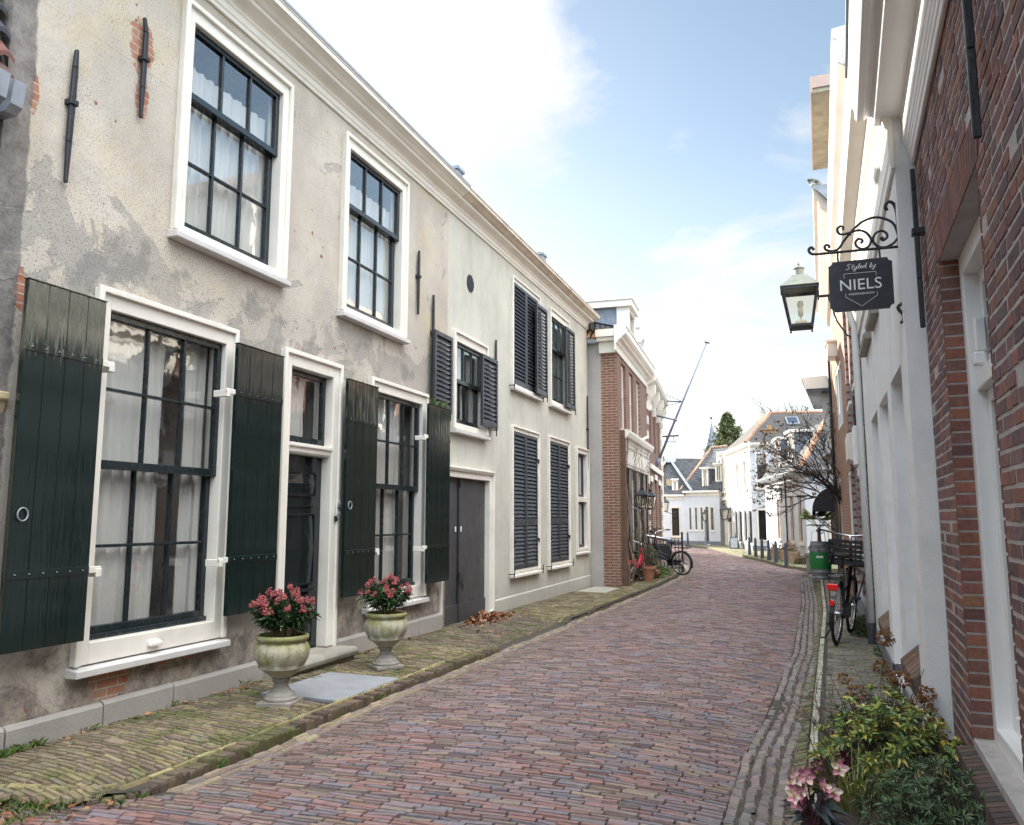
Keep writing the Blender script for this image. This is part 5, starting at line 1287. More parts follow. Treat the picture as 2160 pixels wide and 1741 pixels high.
    for P in ([(.292, 2.818), (.292, 2.844), (.467, 2.843), (.467, 2.818)], [(.296, 2.724), (.296, 2.702), (.381, 2.641), (.468, 2.70), (.468, 2.722)]):
        for p, q in zip(P, P[1:]): E.bar((p[0], Y - .0145, p[1]), (q[0], Y - .0145, q[1]), .002, .0036, up=(0, 1, 0))
    E.build('shield_outline', MT['signwhite'], B)
hairdresser_sign()
def street_lantern():
    H = thing('street_lantern', 'green topped tapered street lantern hanging beside the dark sign', 'lantern', (.075, 9.6, 0))
    OFF[H.name] = Vector()
    wall_lantern_mesh(H, 3.58, .93, 'iron', 'copper')
    o = Vector((.075, 9.6, 0)); m = MB()
    m.tube([(.19, 0, 3.92), (.62, 0, 3.92)], .016, 6); m.box((.19, -.02, 3.88), (.21, .02, 3.99))
    m.tube([(.60, 0, 3.40), (.48, 0, 3.44), (.38, 0, 3.62), (.30, 0, 3.92)], .010, 6); m.box((.605, -.03, 3.3), (.625, .03, 4.0))
    m.build('lantern_arm', MT['iron'], H)
street_lantern()
# ------------------------------------------------------------------ far houses on the bend
def plain_window(H, T, a, b, c, d, frame='white', sashm='sash', mull=1, bar=.55, out=.0, half=None, sill=True):
    f = MB(T); rect_frame(f, a, b, c, d, .06, .07, .05, out - .10, out + .03)
    if sill: f.box((a - .04, out - .05, c - .06), (b + .04, out + .07, c))
    F = f.build('window', MT[frame], H)
    s = MB(T); rect_frame(s, a + .06, b - .06, c + .05, d - .07, .035, .035, .045, out - .09, out - .04)
    if bar: w = lerp(c, d, bar); s.box((a + .095, out - .085, w - .02), (b - .095, out - .045, w + .02))
    for k in range(1, mull): u = lerp(a, b, k / mull); s.box((u - .012, out - .08, c + .09), (u + .012, out - .05, d - .1))
    s.build('sash', MT[sashm], F)
    p = MB(T); p.quad((a + .06, out - .065, c + .05), (b - .06, out - .065, c + .05), (b - .06, out - .065, d - .07), (a + .06, out - .065, d - .07)); p.build('pane', MT['glass'], F, recalc=False)
    if half:
        p = MB(T); p.quad((a + .06, out - .12, c + .05), (b - .06, out - .12, c + .05), (b - .06, out - .12, lerp(c, d, half)), (a + .06, out - .12, lerp(c, d, half))); p.build('blind', MT['curtain'], F, recalc=False)
    return F
MT['ridge'] = M_attr('ridge_tile', .85, .3, 10, .2, 40, .3)
def dormer(H, T, u0, u1, w0, w1, v, back, roofw=.10, mat='white', cheek='lead', win=True):
    c = MB(T); c.quad((u0, v, w0), (u0, v, w1), (u0, v - back, w1), (u0, v - back, w0)); c.quad((u1, v, w0), (u1, v - back, w0), (u1, v - back, w1), (u1, v, w1)); c.build('dormer_cheek', MT[cheek], H, recalc=False)
    f = MB(T); rect_frame(f, u0 - .02, u1 + .02, w0, w1, .10, .08, .06, v - .02, v + .06); f.box((u0 - roofw, v - back, w1), (u1 + roofw, v + .16, w1 + .09)); f.box(((u0 + u1) / 2 - .02, v, w0 + .06), ((u0 + u1) / 2 + .02, v + .05, w1 - .08))
    D = f.build('dormer', MT[mat], H, bevel=.005)
    p = MB(T); p.quad((u0 + .08, v + .01, w0 + .06), (u1 - .08, v + .01, w0 + .06), (u1 - .08, v + .01, w1 - .08), (u0 + .08, v + .01, w1 - .08)); p.build('pane', MT['glass'], D, recalc=False)
    p = MB(T); p.quad((u0 + .08, v - .05, w0 + .06), (u1 - .08, v - .05, w0 + .06), (u1 - .08, v - .05, w1 - .08), (u0 + .08, v - .05, w1 - .08)); p.build('blind', MT['dark'], D, recalc=False)
    return D
EAVE = lambda w, o=.18: [(0, w - .22), (.03, w - .22), (.04, w - .12), (.09, w - .08), (o, w - .04), (o, w + .04), (0, w + .06)]

def house_a():
    H = thing('mansard_cottage', 'low white house with dark mansard roof and twin white dormers behind the bare climber', 'house', (.1, 28, 0))
    T = facade(.07, 26.5, -1.42, 34.2, True); L = 7.84     # street front
    T2 = facade(3.6, 26.9, .07, 26.5, True); L2 = 3.55      # end that faces the camera: u runs from right to left
    front = [(.42, 1.05, .60, 2.20), (1.82, 2.45, .60, 2.20), (4.45, 5.05, .60, 2.16)]
    w = MB(T); holed_wall(w, 0, L, -.05, 2.85, [(a, b, c, d, .12) for a, b, c, d in front], depth=.12)
    w.T = T2; e = [(2.1, 2.9, .05, 2.35, .2)]
    holed_wall(w, 0, L2, -.05, 2.85, e)
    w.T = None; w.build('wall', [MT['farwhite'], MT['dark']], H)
    p = MB(T); p.box((-.015, 0, -.05), (L, .02, .22)); p.T = T2; p.box((0, 0, -.05), (L2 + .015, .02, .22)); p.build('plinth', MT['grey_plinth'], H)
    for a, b, c, d in front: plain_window(H, T, a, b, c, d, 'cream_cornice', 'greydoor')
    F = plain_window(H, T2, 2.1, 2.9, .05, 2.35, 'cream_cornice', 'sash', bar=.70, sill=False)
    a = MB(T2); a.tube([(2.5 + .28 * math.cos(t), -.03, 1.95 + .28 * math.sin(t)) for t in [i * math.pi / 10 for i in range(20)]], .03, 6, closed=True); a.build('round_light', MT['sash'], F)
    g = MB(T); g.prism([(.0, 2.78), (.20, 2.80), (.26, 2.88), (.26, 2.94), (.0, 2.96)], -.26, L + .1); g.T = T2; g.prism([(.0, 2.78), (.20, 2.80), (.26, 2.88), (.26, 2.94), (.0, 2.96)], 0, L2 + .20); g.build('gutter', MT['zinc'], H)
    m = MB(T)    # steep mansard faces plus a low top
    q = .95
    P = [T(-.15, .15, 2.92), T(L + .1, .15, 2.92), T(L - .2, -q, 4.55), T(q, -q, 4.55)]
    c0 = T2(0, .15, 2.92); c1 = T2(0, -q, 4.55)
    m.T = None; m.quad(*P); m.quad(P[0], P[3], c1, c0); top = (1.8, 30.5, 5.0)
    m.quad(P[3], P[2], (1.0, 34.2, 4.9), (1.7, 28.6, 4.9)); m.tri(P[3], (1.7, 28.6, 4.9), c1); m.quad(P[1], (4, 35, 2.9), (3.4, 34.2, 4.9), P[2]); m.quad(P[2], (3.4, 34.2, 4.9), (3.4, 34.2, 4.91), (1.0, 34.2, 4.9)); m.quad(c1, (1.7, 28.6, 4.9), (1.0, 34.2, 4.9), (3.4, 34.2, 4.9))
    r = m.build('roof', MT['tile_d'], H, recalc=False)
    h = MB(); a = Vector(P[0]); b = Vector(P[3])
    for i in range(6): h.tube([a.lerp(b, i / 6), a.lerp(b, (i + 1) / 6)], [.07, .095], 7, jit((.45, .26, .17), .2))
    h.build('ridge_tiles', MT['ridge'], r)
    dormer(H, T, 2.3, 3.1, 3.3, 4.3, -.18, 1.6); dormer(H, T, 4.9, 5.7, 3.3, 4.3, -.18, 1.6)
    d = MB(T); d.tube([(3.0, .05, 0), (3.0, .05, 2.75), (3.0, .18, 2.85)], .028, 8); d.build('downpipe', MT['iron'], H)
    for u in (3.9, 5.9): wall_anchor(H, T, u, 1.95, 2.45)
def house_b():
    H = thing('tall_white_house', 'tall white house with hipped tiled roof, skylight and dark shutters at the bend', 'house', (-2.6, 38, 0))
    T = facade(-2.08, 36.2, -3.5, 41.5, True); L = 5.487
    T2 = facade(1.2, 36.75, -2.08, 36.2, True); L2 = 3.326
    up = [(.75, 1.40, 2.62, 3.98), (2.45, 3.1, 2.62, 3.98)]
    lo = [(.48, 1.0, .42, 1.68), (2.62, 3.14, .42, 1.68)]; dr = (4.5, 5.2, .05, 2.0)
    w = MB(T); holed_wall(w, 0, L, -.05, 4.45, [(a, b, c, d, .12) for a, b, c, d in up + lo + [dr]])
    w.T = T2; w2 = [(2.60, 3.10, 2.68, 4.22), (2.62, 3.12, .42, 1.80)]
    holed_wall(w, 0, L2, -.05, 4.45, [(a, b, c, d, .15) for a, b, c, d in w2]); w.T = None
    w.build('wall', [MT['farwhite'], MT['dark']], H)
    p = MB(T); p.box((-.015, 0, -.05), (L, .02, .25)); p.T = T2; p.box((0, 0, -.05), (L2 + .015, .02, .22)); p.build('plinth', MT['grey_plinth'], H)
    for a, b, c, d in up: plain_window(H, T, a, b, c, d, 'white', 'white2')
    for a, b, c, d in lo:
        plain_window(H, T, a, b, c, d, 'white', 'white2', half=.9)
        for x0, x1 in ((a - .40, a - .03), (b + .03, b + .40)):
            s = MB(T); s.box((x0, .05, c - .05), (x1, .09, d + .05)); s.box((x0 + .02, .09, c + .25), (x1 - .02, .10, c + .31)); s.box((x0 + .02, .09, d - .3), (x1 - .02, .10, d - .24)); s.build('shutter', MT['bollard'], H)
    plain_window(H, T, *dr, 'white', 'greydoor', sill=False, bar=.78)
    plain_window(H, T2, *w2[0], 'white', 'brownsash', bar=.62, half=None); F = plain_window(H, T2, *w2[1], 'white', 'sash', mull=4, bar=.5, sill=False)
    b = MB(T2); b.quad((2.66, -.13, 3.68), (3.04, -.13, 3.68), (3.04, -.13, 4.15), (2.66, -.13, 4.15)); b.build('window_blind', MT['curtain'], H, recalc=False)
    prof = [(0, 4.28), (.03, 4.28), (.04, 4.42), (.08, 4.46), (.16, 4.5), (.2, 4.56), (.2, 4.66), (0, 4.7)]
    cornice(H, T, prof, -.2, L, MT['white']); cornice(H, T2, prof, 0, L2 + .0, MT['white'])
    m = MB(); A, B, C = T(-.2, .2, 4.66), T(L, .2, 4.66), T2(0, .2, 4.66); E = (-1.25, 38.6, 6.2); F2 = (-2.0, 42, 6.2); G = (1.6, 39.2, 6.2)
    m.quad(A, B, F2, E); m.quad(A, E, G, C); r = m.build('roof', MT['tile_b2'], H, recalc=False)
    h = MB(); a, b = Vector(A), Vector(E)
    for q0, q1, n in ((a, b, 9), (b, Vector(G), 8), (b, Vector(F2), 8)):
        for i in range(n): h.tube([q0.lerp(q1, i / n), q0.lerp(q1, (i + 1) / n)], [.07, .09], 6, jit((.36, .22, .15), .2))
    h.build('ridge_tiles', MT['ridge'], r)
    sk = MB(); nrm = (Vector(E) - Vector(A)).cross(Vector(C) - Vector(A)).normalized()
    if nrm.z < 0: nrm = -nrm
    c = Vector(A).lerp(Vector(C), .42).lerp(Vector(E).lerp(Vector(G), .42), .68); du = (Vector(C) - Vector(A)).normalized(); dv = nrm.cross(du).normalized()
    P = [c + du * x + dv * y + nrm * z for z in (.0, .08) for x, y in ((-.27, -.36), (.27, -.36), (.27, .36), (-.27, .36))]
    sk.hexa(P); S = sk.build('skylight', MT['zinc'], r); g = MB(); g.quad(*[c + du * x + dv * y + nrm * .084 for x, y in ((-.22, -.3), (.22, -.3), (.22, .3), (-.22, .3))]); g.build('pane', MT['glass_sky'], S, recalc=False)
    ch = MB(); ch.box((-1.55, 36.9, 4.6), (-.95, 37.3, 5.25)); ch.box((-1.6, 36.85, 5.25), (-.9, 37.35, 5.31)); ch.lathe([(.09, 0), (.075, .2), (.09, .2)], 10, (-1.25, 37.1, 5.31)); ch.build('chimney', MT['ochrebrick'], H, bevel=.01)
MT['tile_b2'] = roof_tiles('slate_brown_pantiles', (.11, .11, .12), (.16, .145, .135), 'xy')
MT['brownsash'] = M_plain('oxblood_sash', (.06, .025, .02), .4, .2, 8)
MT['ochrebrick'] = M_plain('ochre_brick_chimney', (.34, .21, .11), .9, .25, 12, .3, 30)
MT['glass_sky'] = glass('roof_window_glass', (.5, .55, .6), .0, 6.)
def house_c():
    H = thing('sand_coloured_house', 'narrow sand coloured house with a hanging sign between two white houses at the bend', 'house', (-3.7, 43, 0))
    T = facade(-3.51, 41.55, -4.06, 44.2, True); L = 2.70
    ws = [(.35, .95, 2.75, 4.1), (1.6, 2.2, 2.75, 4.1), (.3, .8, .7, 2.0), (1.1, 1.6, .05, 2.2), (1.9, 2.4, .7, 2.0)]
    w = MB(T); holed_wall(w, 0, L, -.05, 4.6, [(a, b, c, d, .12) for a, b, c, d in ws]); w.build('wall', [MT['cream'], MT['dark']], H)
    for a, b, c, d in ws: plain_window(H, T, a, b, c, d, 'white', 'greydoor', sill=c > .2)
    s = MB(T); s.box((0, 0, 2.3), (L, .10, 2.45)); s.box((-.02, 0, .0), (.14, .06, 2.4)); s.build('shop_fascia', MT['white'], H)
    cornice(H, T, EAVE(4.7), -.05, L, MT['white']); m = MB(); A, B = T(0, .15, 4.7), T(L, .15, 4.7); m.quad(A, B, (-2.5, 45.5, 5.9), (-2.0, 42, 5.9)); m.build('roof', MT['tile_b'], H, recalc=False)
def house_d():
    H = thing('long_white_cottage', 'low white cottage with four narrow windows and tall pitched roof with two dormers', 'house', (-5.1, 43.6, 0))
    T = facade(-4.06, 43.0, -5.98, 43.75, True); L = 2.06
    ws = [(.33, .55, .75, 1.98), (.95, 1.12, .75, 1.98), (1.28, 1.45, .75, 1.98), (1.62, 1.79, .75, 1.98)]; dr = (.62, .84, .05, 2.02)
    w = MB(T); holed_wall(w, 0, L, -.05, 2.65, [(a, b, c, d, .1) for a, b, c, d in ws + [dr]])
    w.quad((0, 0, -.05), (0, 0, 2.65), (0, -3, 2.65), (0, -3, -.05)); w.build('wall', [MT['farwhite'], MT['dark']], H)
    p = MB(T); p.box((-.01, 0, -.05), (L, .02, .20)); p.build('plinth', MT['grey_plinth'], H)
    for a, b, c, d in ws + [dr]:
        f = MB(T); rect_frame(f, a, b, c, d, .02, .03, .04, -.08, .015); f.box((a - .02, 0, c - .05), (b + .02, .04, c)); F = f.build('window', MT['white'], H)
        q = MB(T); q.quad((a, -.05, c), (b, -.05, c), (b, -.05, d), (a, -.05, d)); q.build('pane', MT['glass'], F, recalc=False)
        s = MB(T); s.box((a + .02, -.075, lerp(c, d, .55)), (b - .02, -.04, lerp(c, d, .55) + .035)); s.build('sash', MT['sash'], F)
    cornice(H, T, EAVE(2.78, .14), -.02, L + .02, MT['white'])
    m = MB()
    A, B = T(-.0, .12, 2.80), T(L + .35, .12, 2.66)
    R0, R1 = (-3.8, 45.7, 5.35), (-4.75, 46.6, 5.35)
    m.quad(A, B, R1, R0); m.quad(B, (-7.2, 47.6, 2.7), (-7.1, 47.9, 2.72), R1)
    r = m.build('roof', MT['tile_d'], H, recalc=False)
    h = MB(); a, b = Vector(B), Vector(R1)
    for i in range(12): h.tube([a.lerp(b, i / 12), a.lerp(b, (i + 1) / 12)], [.07, .09], 6, jit((.42, .27, .19), .2))
    for i in range(4): h.tube([Vector(R1).lerp(Vector(R0), i / 4), Vector(R1).lerp(Vector(R0), (i + 1) / 4)], [.07, .09], 6, jit((.3, .2, .15), .2))
    h.build('ridge_tiles', MT['ridge'], r)
    dormer(H, T, .78, 1.10, 3.0, 4.0, -.35, 1.5); dormer(H, T, .05, .40, 3.3, 4.2, -.5, 1.5)
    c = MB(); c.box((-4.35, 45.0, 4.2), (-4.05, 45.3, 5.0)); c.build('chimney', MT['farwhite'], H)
    # lit brown slope of the next roof behind
    return T
def house_e():
    H = thing('chimney_cottage', 'low white cottage with white chimney and dark hipped roof at the street end', 'house', (-7, 44, 0))
    T = facade(-5.98, 43.76, -8.6, 43.2, True); L = 2.68
    ws = [(.22, .72, .42, 2.0)]; small = [(1.28, 1.42, .75, 1.95), (1.72, 1.86, .75, 1.95), (2.2, 2.42, .3, 1.9)]
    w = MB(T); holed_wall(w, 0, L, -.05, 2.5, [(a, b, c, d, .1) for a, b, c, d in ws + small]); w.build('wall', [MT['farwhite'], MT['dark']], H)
    p = MB(T); p.box((0, 0, -.05), (L, .02, .20)); p.build('plinth', MT['grey_plinth'], H)
    plain_window(H, T, *ws[0], 'cream_cornice', 'sash', half=.62, bar=.62)
    for a, b, c, d in small:
        f = MB(T); rect_frame(f, a, b, c, d, .02, .03, .04, -.08, .015); F = f.build('window', MT['white'], H); q = MB(T); q.quad((a, -.05, c), (b, -.05, c), (b, -.05, d), (a, -.05, d)); q.build('pane', MT['glass'], F, recalc=False)
    cornice(H, T, EAVE(2.6, .14), 0, L, MT['white'])
    m = MB(); A, B = T(-.35, .14, 2.62), T(L + .2, .14, 2.62); Rg = (-6.9, 45.6, 4.75)
    R2 = (-5.2, 46.2, 4.72); R3 = (-9.0, 45.6, 4.75)
    m.quad(A, B, R3, Rg); m.tri(A, Rg, R2); m.quad(A, R2, (-4.0, 46.5, 4.7), (-4.2, 45.0, 2.7)); r = m.build('roof', MT['tile_d'], H, recalc=False)
    l = MB(); l.quad((-7.05, 45.4, 4.85), (-8.0, 43.0, 2.9), (-9.4, 43.6, 2.9), (-9.2, 45.8, 4.9)); l.build('lit_roof_slope', MT['tile_b'], H, recalc=False)
    h = MB(); q1 = Vector((-7.0, 45.45, 4.80))
    for e in (Vector((-7.95, 42.95, 2.85)), Vector((-5.55, 43.6, 2.85))):
        h.bar(q1, e, .13, .06, up=(0, -1, .4))
    h.build('verge_board', MT['zinc'], H)
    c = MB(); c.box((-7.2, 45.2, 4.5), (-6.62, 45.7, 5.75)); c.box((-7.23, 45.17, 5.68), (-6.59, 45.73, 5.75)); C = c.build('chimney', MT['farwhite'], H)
    k = MB(); k.bar((-7.4, 45.45, 5.98), (-6.4, 45.45, 6.0), .5, .04); k.bar((-7.1, 45.45, 5.74), (-7.1, 45.45, 5.97), .03, .03); k.bar((-6.7, 45.45, 5.74), (-6.7, 45.45, 5.98), .03, .03); k.build('chimney_cap', MT['iron'], C)
    dormer(H, T, .30, .58, 2.85, 3.42, -.25, 1.2, .05)
    sk = MB(); sk.box((-6.95, 44.1, 3.0), (-6.45, 44.45, 3.5)); sk.build('skylight', MT['glass_sky'], H)
    d = MB(T); d.tube([(1.95, .05, 0), (1.95, .05, 2.4)], .035, 6); d.build('downpipe', MT['polepaint'], H)
house_a(); house_b(); house_c(); house_d(); house_e()
def spire():
    H = thing('church_spire', 'slim dark church spire rising behind the long cottage roof', 'church spire', (-9.1, 90, 0))
    b = MB(); b.lathe([(1.35, 0), (1.35, 7.6), (1.5, 7.7), (1.5, 7.9)], 8, (-9.1, 90, 0)); b.build('tower', MT['cement'], H)
    s = MB(); s.lathe([(1.45, 7.9), (.98, 8.6), (.48, 10.2), (.06, 11.7), (0, 11.75)], 8, (-9.1, 90, 0)); s.build('spire', MT['lead'], H)
    f = MB(); f.lathe([(.03, 11.7), (.03, 12.2), (.12, 12.25), (.12, 12.4), (.02, 12.5), (0, 12.9)], 8, (-9.1, 90, 0)); f.build('finial', MT['iron'], H)
spire()
# ------------------------------------------------------------------ plants
def rnd_unit():
    while True:
        v = Vector((random.uniform(-1, 1), random.uniform(-1, 1), random.uniform(-1, 1)))
        if .05 < v.length < 1: return v.normalized()
def leaf(mb, p, d, L, W, col, droop=.25, fold=.25):
    d = Vector(d).normalized(); s = d.cross(Vector((0, 0, 1)))
    if s.length < .05: s = d.cross(Vector((1, 0, 0)))
    s.normalize(); n = s.cross(d); s = (s * math.cos(k := random.gauss(0, .5)) + n * math.sin(k)); n = s.cross(d)
    p = Vector(p); m = p + d * L * .5 - n * 0; t = p + d * L - Vector((0, 0, droop * L))
    a = p + d * L * .45 + s * W / 2 + n * fold * W; b = p + d * L * .45 - s * W / 2 + n * fold * W
    c = p + d * L * .5 - Vector((0, 0, droop * L * .2))
    mb.add([p, a, t, b, c], [(0, 1, 4), (1, 2, 4), (2, 3, 4), (3, 0, 4)], col)
def whorl(mb, p, d, n, L, W, cols, spread=.9, droop=.2):
    d = Vector(d).normalized(); o = d.orthogonal().normalized(); q = d.cross(o); a0 = random.random() * 6
    for i in range(n):
        a = a0 + i * 2.4; sp = spread * random.uniform(.6, 1.15)
        leaf(mb, p + d * (-.3 * L * i / n), d * math.cos(sp) + (o * math.cos(a) + q * math.sin(a)) * math.sin(sp), L * random.uniform(.7, 1.15), W * random.uniform(.8, 1.2), jit(random.choice(cols), .25, .1), droop)

# stone urns with flowering shrubs
def urn(name, label, loc, rz):
    H = thing('stone_urn', label, 'urn', loc, 'stone urns by the front door'); H.rotation_euler = (0, 0, rz); OFF[H.name] = Vector()
    b = MB(); z0 = .30
    prof = [(.05, .165), (.075, .175), (.10, .20), (.14, .225), (.150, .232), (.158, .240), (.152, .252), (.165, .27), (.183, .31), (.190, .345), (.186, .375), (.172, .40), (.158, .41), (.163, .42), (.178, .428), (.184, .442), (.180, .456), (.168, .462), (.150, .455), (.145, .42), (.15, .40), (0, .40)]
    def mod(i, a):
        if 6 < i < 13: return 1 + .055 * (abs(math.sin(a * 7)) ** .5 - .65)
        if 1 <= i <= 6: return 1 + .05 * math.sin(a * 8) * (i / 6)
        return 1
    b.lathe(prof, 112, (0, 0, 0), mod=mod); b.build('bowl', MT['urnstone'], H, smooth=True)
    f = MB(); f.lathe([(.115, .015), (.118, .035), (.105, .045), (.10, .06), (.075, .075), (.055, .10), (.048, .13), (.055, .145), (.065, .15), (.062, .165), (.05, .17)], 40); f.box((-.125, -.125, -.012), (.125, .125, .017)); f.build('foot', MT['urnfoot'], H, bevel=.004)
    s = MB(); s.lathe([(0, .417), (.148, .405)], 20); s.build('soil', MT['earth'], H)
    return H
m = NM('lichened_urn_stone', .9, .2); p = m.objc(); x, y, z = m.sep(p)
k = m.mix(m.ramp(m.noise(p, 12, 5), .3, .7), (.36, .335, .26), (.45, .42, .33))
k = m.mix(m.mul(m.ramp(m.math('ADD', m.noise(p, 7, 6, .7), m.ramp(z, .22, .47, -.14, .14)), .46, .62), .85), k, (.25, .25, .085))
k = m.mix(m.ramp(m.noise(p, 26, 5, .7), .56, .68, 0, .8), k, (.15, .15, .11)); m.color(k); m.bump(m.noise(p, 60, 5), .5, .004); MT['urnstone'] = m.mat
MT['urnfoot'] = M_plain('grey_urn_foot', (.27, .25, .225), .9, .2, 12, .5, 60, obj=True)
def skimmia(label, loc, seed):
    random.seed(seed)
    H = thing('flowering_shrub', label, 'shrub', loc, 'red budded shrubs in the stone urns'); OFF[H.name] = Vector()
    lf = MB(); st = MB(); fl = MB(); C = [(.025, .055, .02), (.04, .085, .025), (.018, .04, .02), (.055, .12, .03), (.03, .06, .035)]
    for i in range(46):
        a = random.random() * 2 * math.pi; r = math.sqrt(random.random()) * .215; h = .30 - .45 * r + random.uniform(-.05, .05)
        tip = Vector((r * math.cos(a), r * math.sin(a), h)); base = Vector((.05 * math.cos(a) * random.random(), .05 * math.sin(a) * random.random(), 0))
        mid = base.lerp(tip, .5) + Vector((0, 0, .02)); st.tube([base, mid, tip], [.0045, .0035, .0025], 4)
        d = (tip - base).normalized()
        for q in (.5, .7, .85, 1.0): whorl(lf, base.lerp(tip, q) + Vector((0, 0, .02 * math.sin(3.1 * q))), d, 6 if q < 1 else 8, .075, .024, C, 1.15 if q < 1 else .95, .25)
        if i % 10 < 8 and r < .21:
            t2 = tip + d * .035
            for k in range(46):
                v = rnd_unit(); v.z = abs(v.z) * 1.0; w = t2 + Vector((v.x * .027, v.y * .027, v.z * .05)) * random.uniform(.5, 1)
                s = random.uniform(.0045, .0075); c = jit(random.choice([(.30, .045, .06), (.36, .08, .085), (.22, .03, .05), (.42, .14, .12)]), .2)
                fl.add([w + Vector(o) * s for o in ((1, 0, 0), (-1, 0, 0), (0, 1, 0), (0, -1, 0), (0, 0, 1), (0, 0, -1))], [(0, 2, 4), (2, 1, 4), (1, 3, 4), (3, 0, 4), (2, 0, 5), (1, 2, 5), (3, 1, 5), (0, 3, 5)], c)
    lf.build('foliage', MT['leaf'], H, recalc=False); st.build('stem', M_plain('pale_stem', (.30, .20, .12), .8, .2, 20), H); fl.build('flower_bud', MT['petal'], H, recalc=False)
MT['petal'] = M_attr('petal', .6, .15, 40, 0, 60, .3)
urn('stone_urn', 'lichened stone urn left of the front door, nearest to the camera', (-3.50, 4.93, .125), .2)
urn('stone_urn', 'lichened stone urn right of the front door below the narrower window', (-3.50, 6.44, .115), .9)
skimmia('red budded evergreen shrub in the nearer stone urn', (-3.50, 4.93, .53), 3)
skimmia('red budded evergreen shrub in the farther stone urn', (-3.50, 6.44, .52), 9)
random.seed(21)

# border plants along the right wall
BORDER = [(.33, 3.9), (.36, 4.35)]
def leafy(name, label, cat, centre, rad, n, L, W, cols, per=7, spread=.9, droop=.2, stems=True, group=None, flat=.0):
    H = thing(name, label, cat, centre, group); OFF[H.name] = Vector()
    lf = MB(); st = MB()
    for i in range(n):
        v = rnd_unit(); v.z = abs(v.z) ** .8; q = random.random() ** .33
        tip = Vector((v.x * rad[0], v.y * rad[1], v.z * rad[2])) * q * random.uniform(.85, 1.15)
        base = Vector((tip.x * .25, tip.y * .25, 0)); d = (tip - base + Vector((v.x, v.y, .3)) * .05).normalized()
        if stems: st.tube([base, base.lerp(tip, .6) + Vector((0, 0, .02)), tip], [.005, .004, .0025], 4)
        whorl(lf, tip, d, per, L, W, cols, spread, droop)
    lf.build('foliage', MT['leaf'], H, recalc=False)
    if stems: st.build('stem', MT['twig'], H)
    return H
leafy('yellow_green_shrub', 'bushy evergreen shrub with yellow green lance leaves at the foot of the near brick house', 'shrub', (.34, 4.42, .06), (.33, .40, .46), 560, .062, .018, [(.30, .34, .08), (.19, .26, .07), (.38, .39, .11), (.12, .19, .07), (.46, .38, .08), (.23, .31, .12), (.09, .15, .06)], 8, .95, .3)
leafy('dark_green_shrub', 'dark green feathery shrub in the lower right corner', 'shrub', (.44, 3.70, .02), (.28, .48, .40), 620, .045, .008, [(.06, .11, .05), (.085, .15, .06), (.05, .085, .055), (.13, .18, .08)], 12, 1.15, .1)
leafy('trailing_groundcover', 'low leafy ground cover with small pale flowers behind the yellow green shrub', 'plant', (.34, 5.45, .08), (.28, .55, .20), 240, .04, .017, [(.05, .075, .035), (.09, .11, .05), (.07, .06, .04), (.12, .14, .10), (.30, .32, .30), (.10, .07, .05)], 8, 1.2, .2)
leafy('wall_weed', 'tuft of green weeds at the wall behind the parked black bicycle', 'plant', (.60, 10.6, .02), (.12, .7, .22), 110, .07, .016, [(.06, .11, .03), (.09, .15, .04), (.05, .09, .03)], 7, .8, .3)
def grasses(name, label, c, rad, n, h, cols, lean=.6):
    H = thing(name, label, 'grass plant', c); OFF[H.name] = Vector(); m = MB()
    for i in range(n):
        a = random.random() * 6.28; r = random.random() ** .5 * rad; p = Vector((r * math.cos(a), r * math.sin(a), 0)); L = h * random.uniform(.5, 1.1); ln = lean * random.uniform(.3, 1.2)
        d = Vector((math.cos(a), math.sin(a), 0)); s = Vector((-d.y, d.x, 0)) * .0022; pts = [p + d * L * ln * t * t + Vector((0, 0, L * (t - .35 * ln * t * t))) for t in (0, .4, .75, 1)]
        m.add([q + s * (1 - k * .3) for k, q in enumerate(pts)] + [q - s * (1 - k * .3) for k, q in enumerate(pts)], [(k, k + 1, k + 5, k + 4) for k in range(3)], jit(random.choice(cols), .25))
    m.build('blades', MT['leaf'], H, recalc=False)
grasses('yellow_sedge', 'tuft of fine yellow green sedge beside the pink hellebore', (.16, 4.05, .10), .10, 260, .34, [(.24, .24, .08), (.18, .19, .06), (.30, .27, .12)], .9)
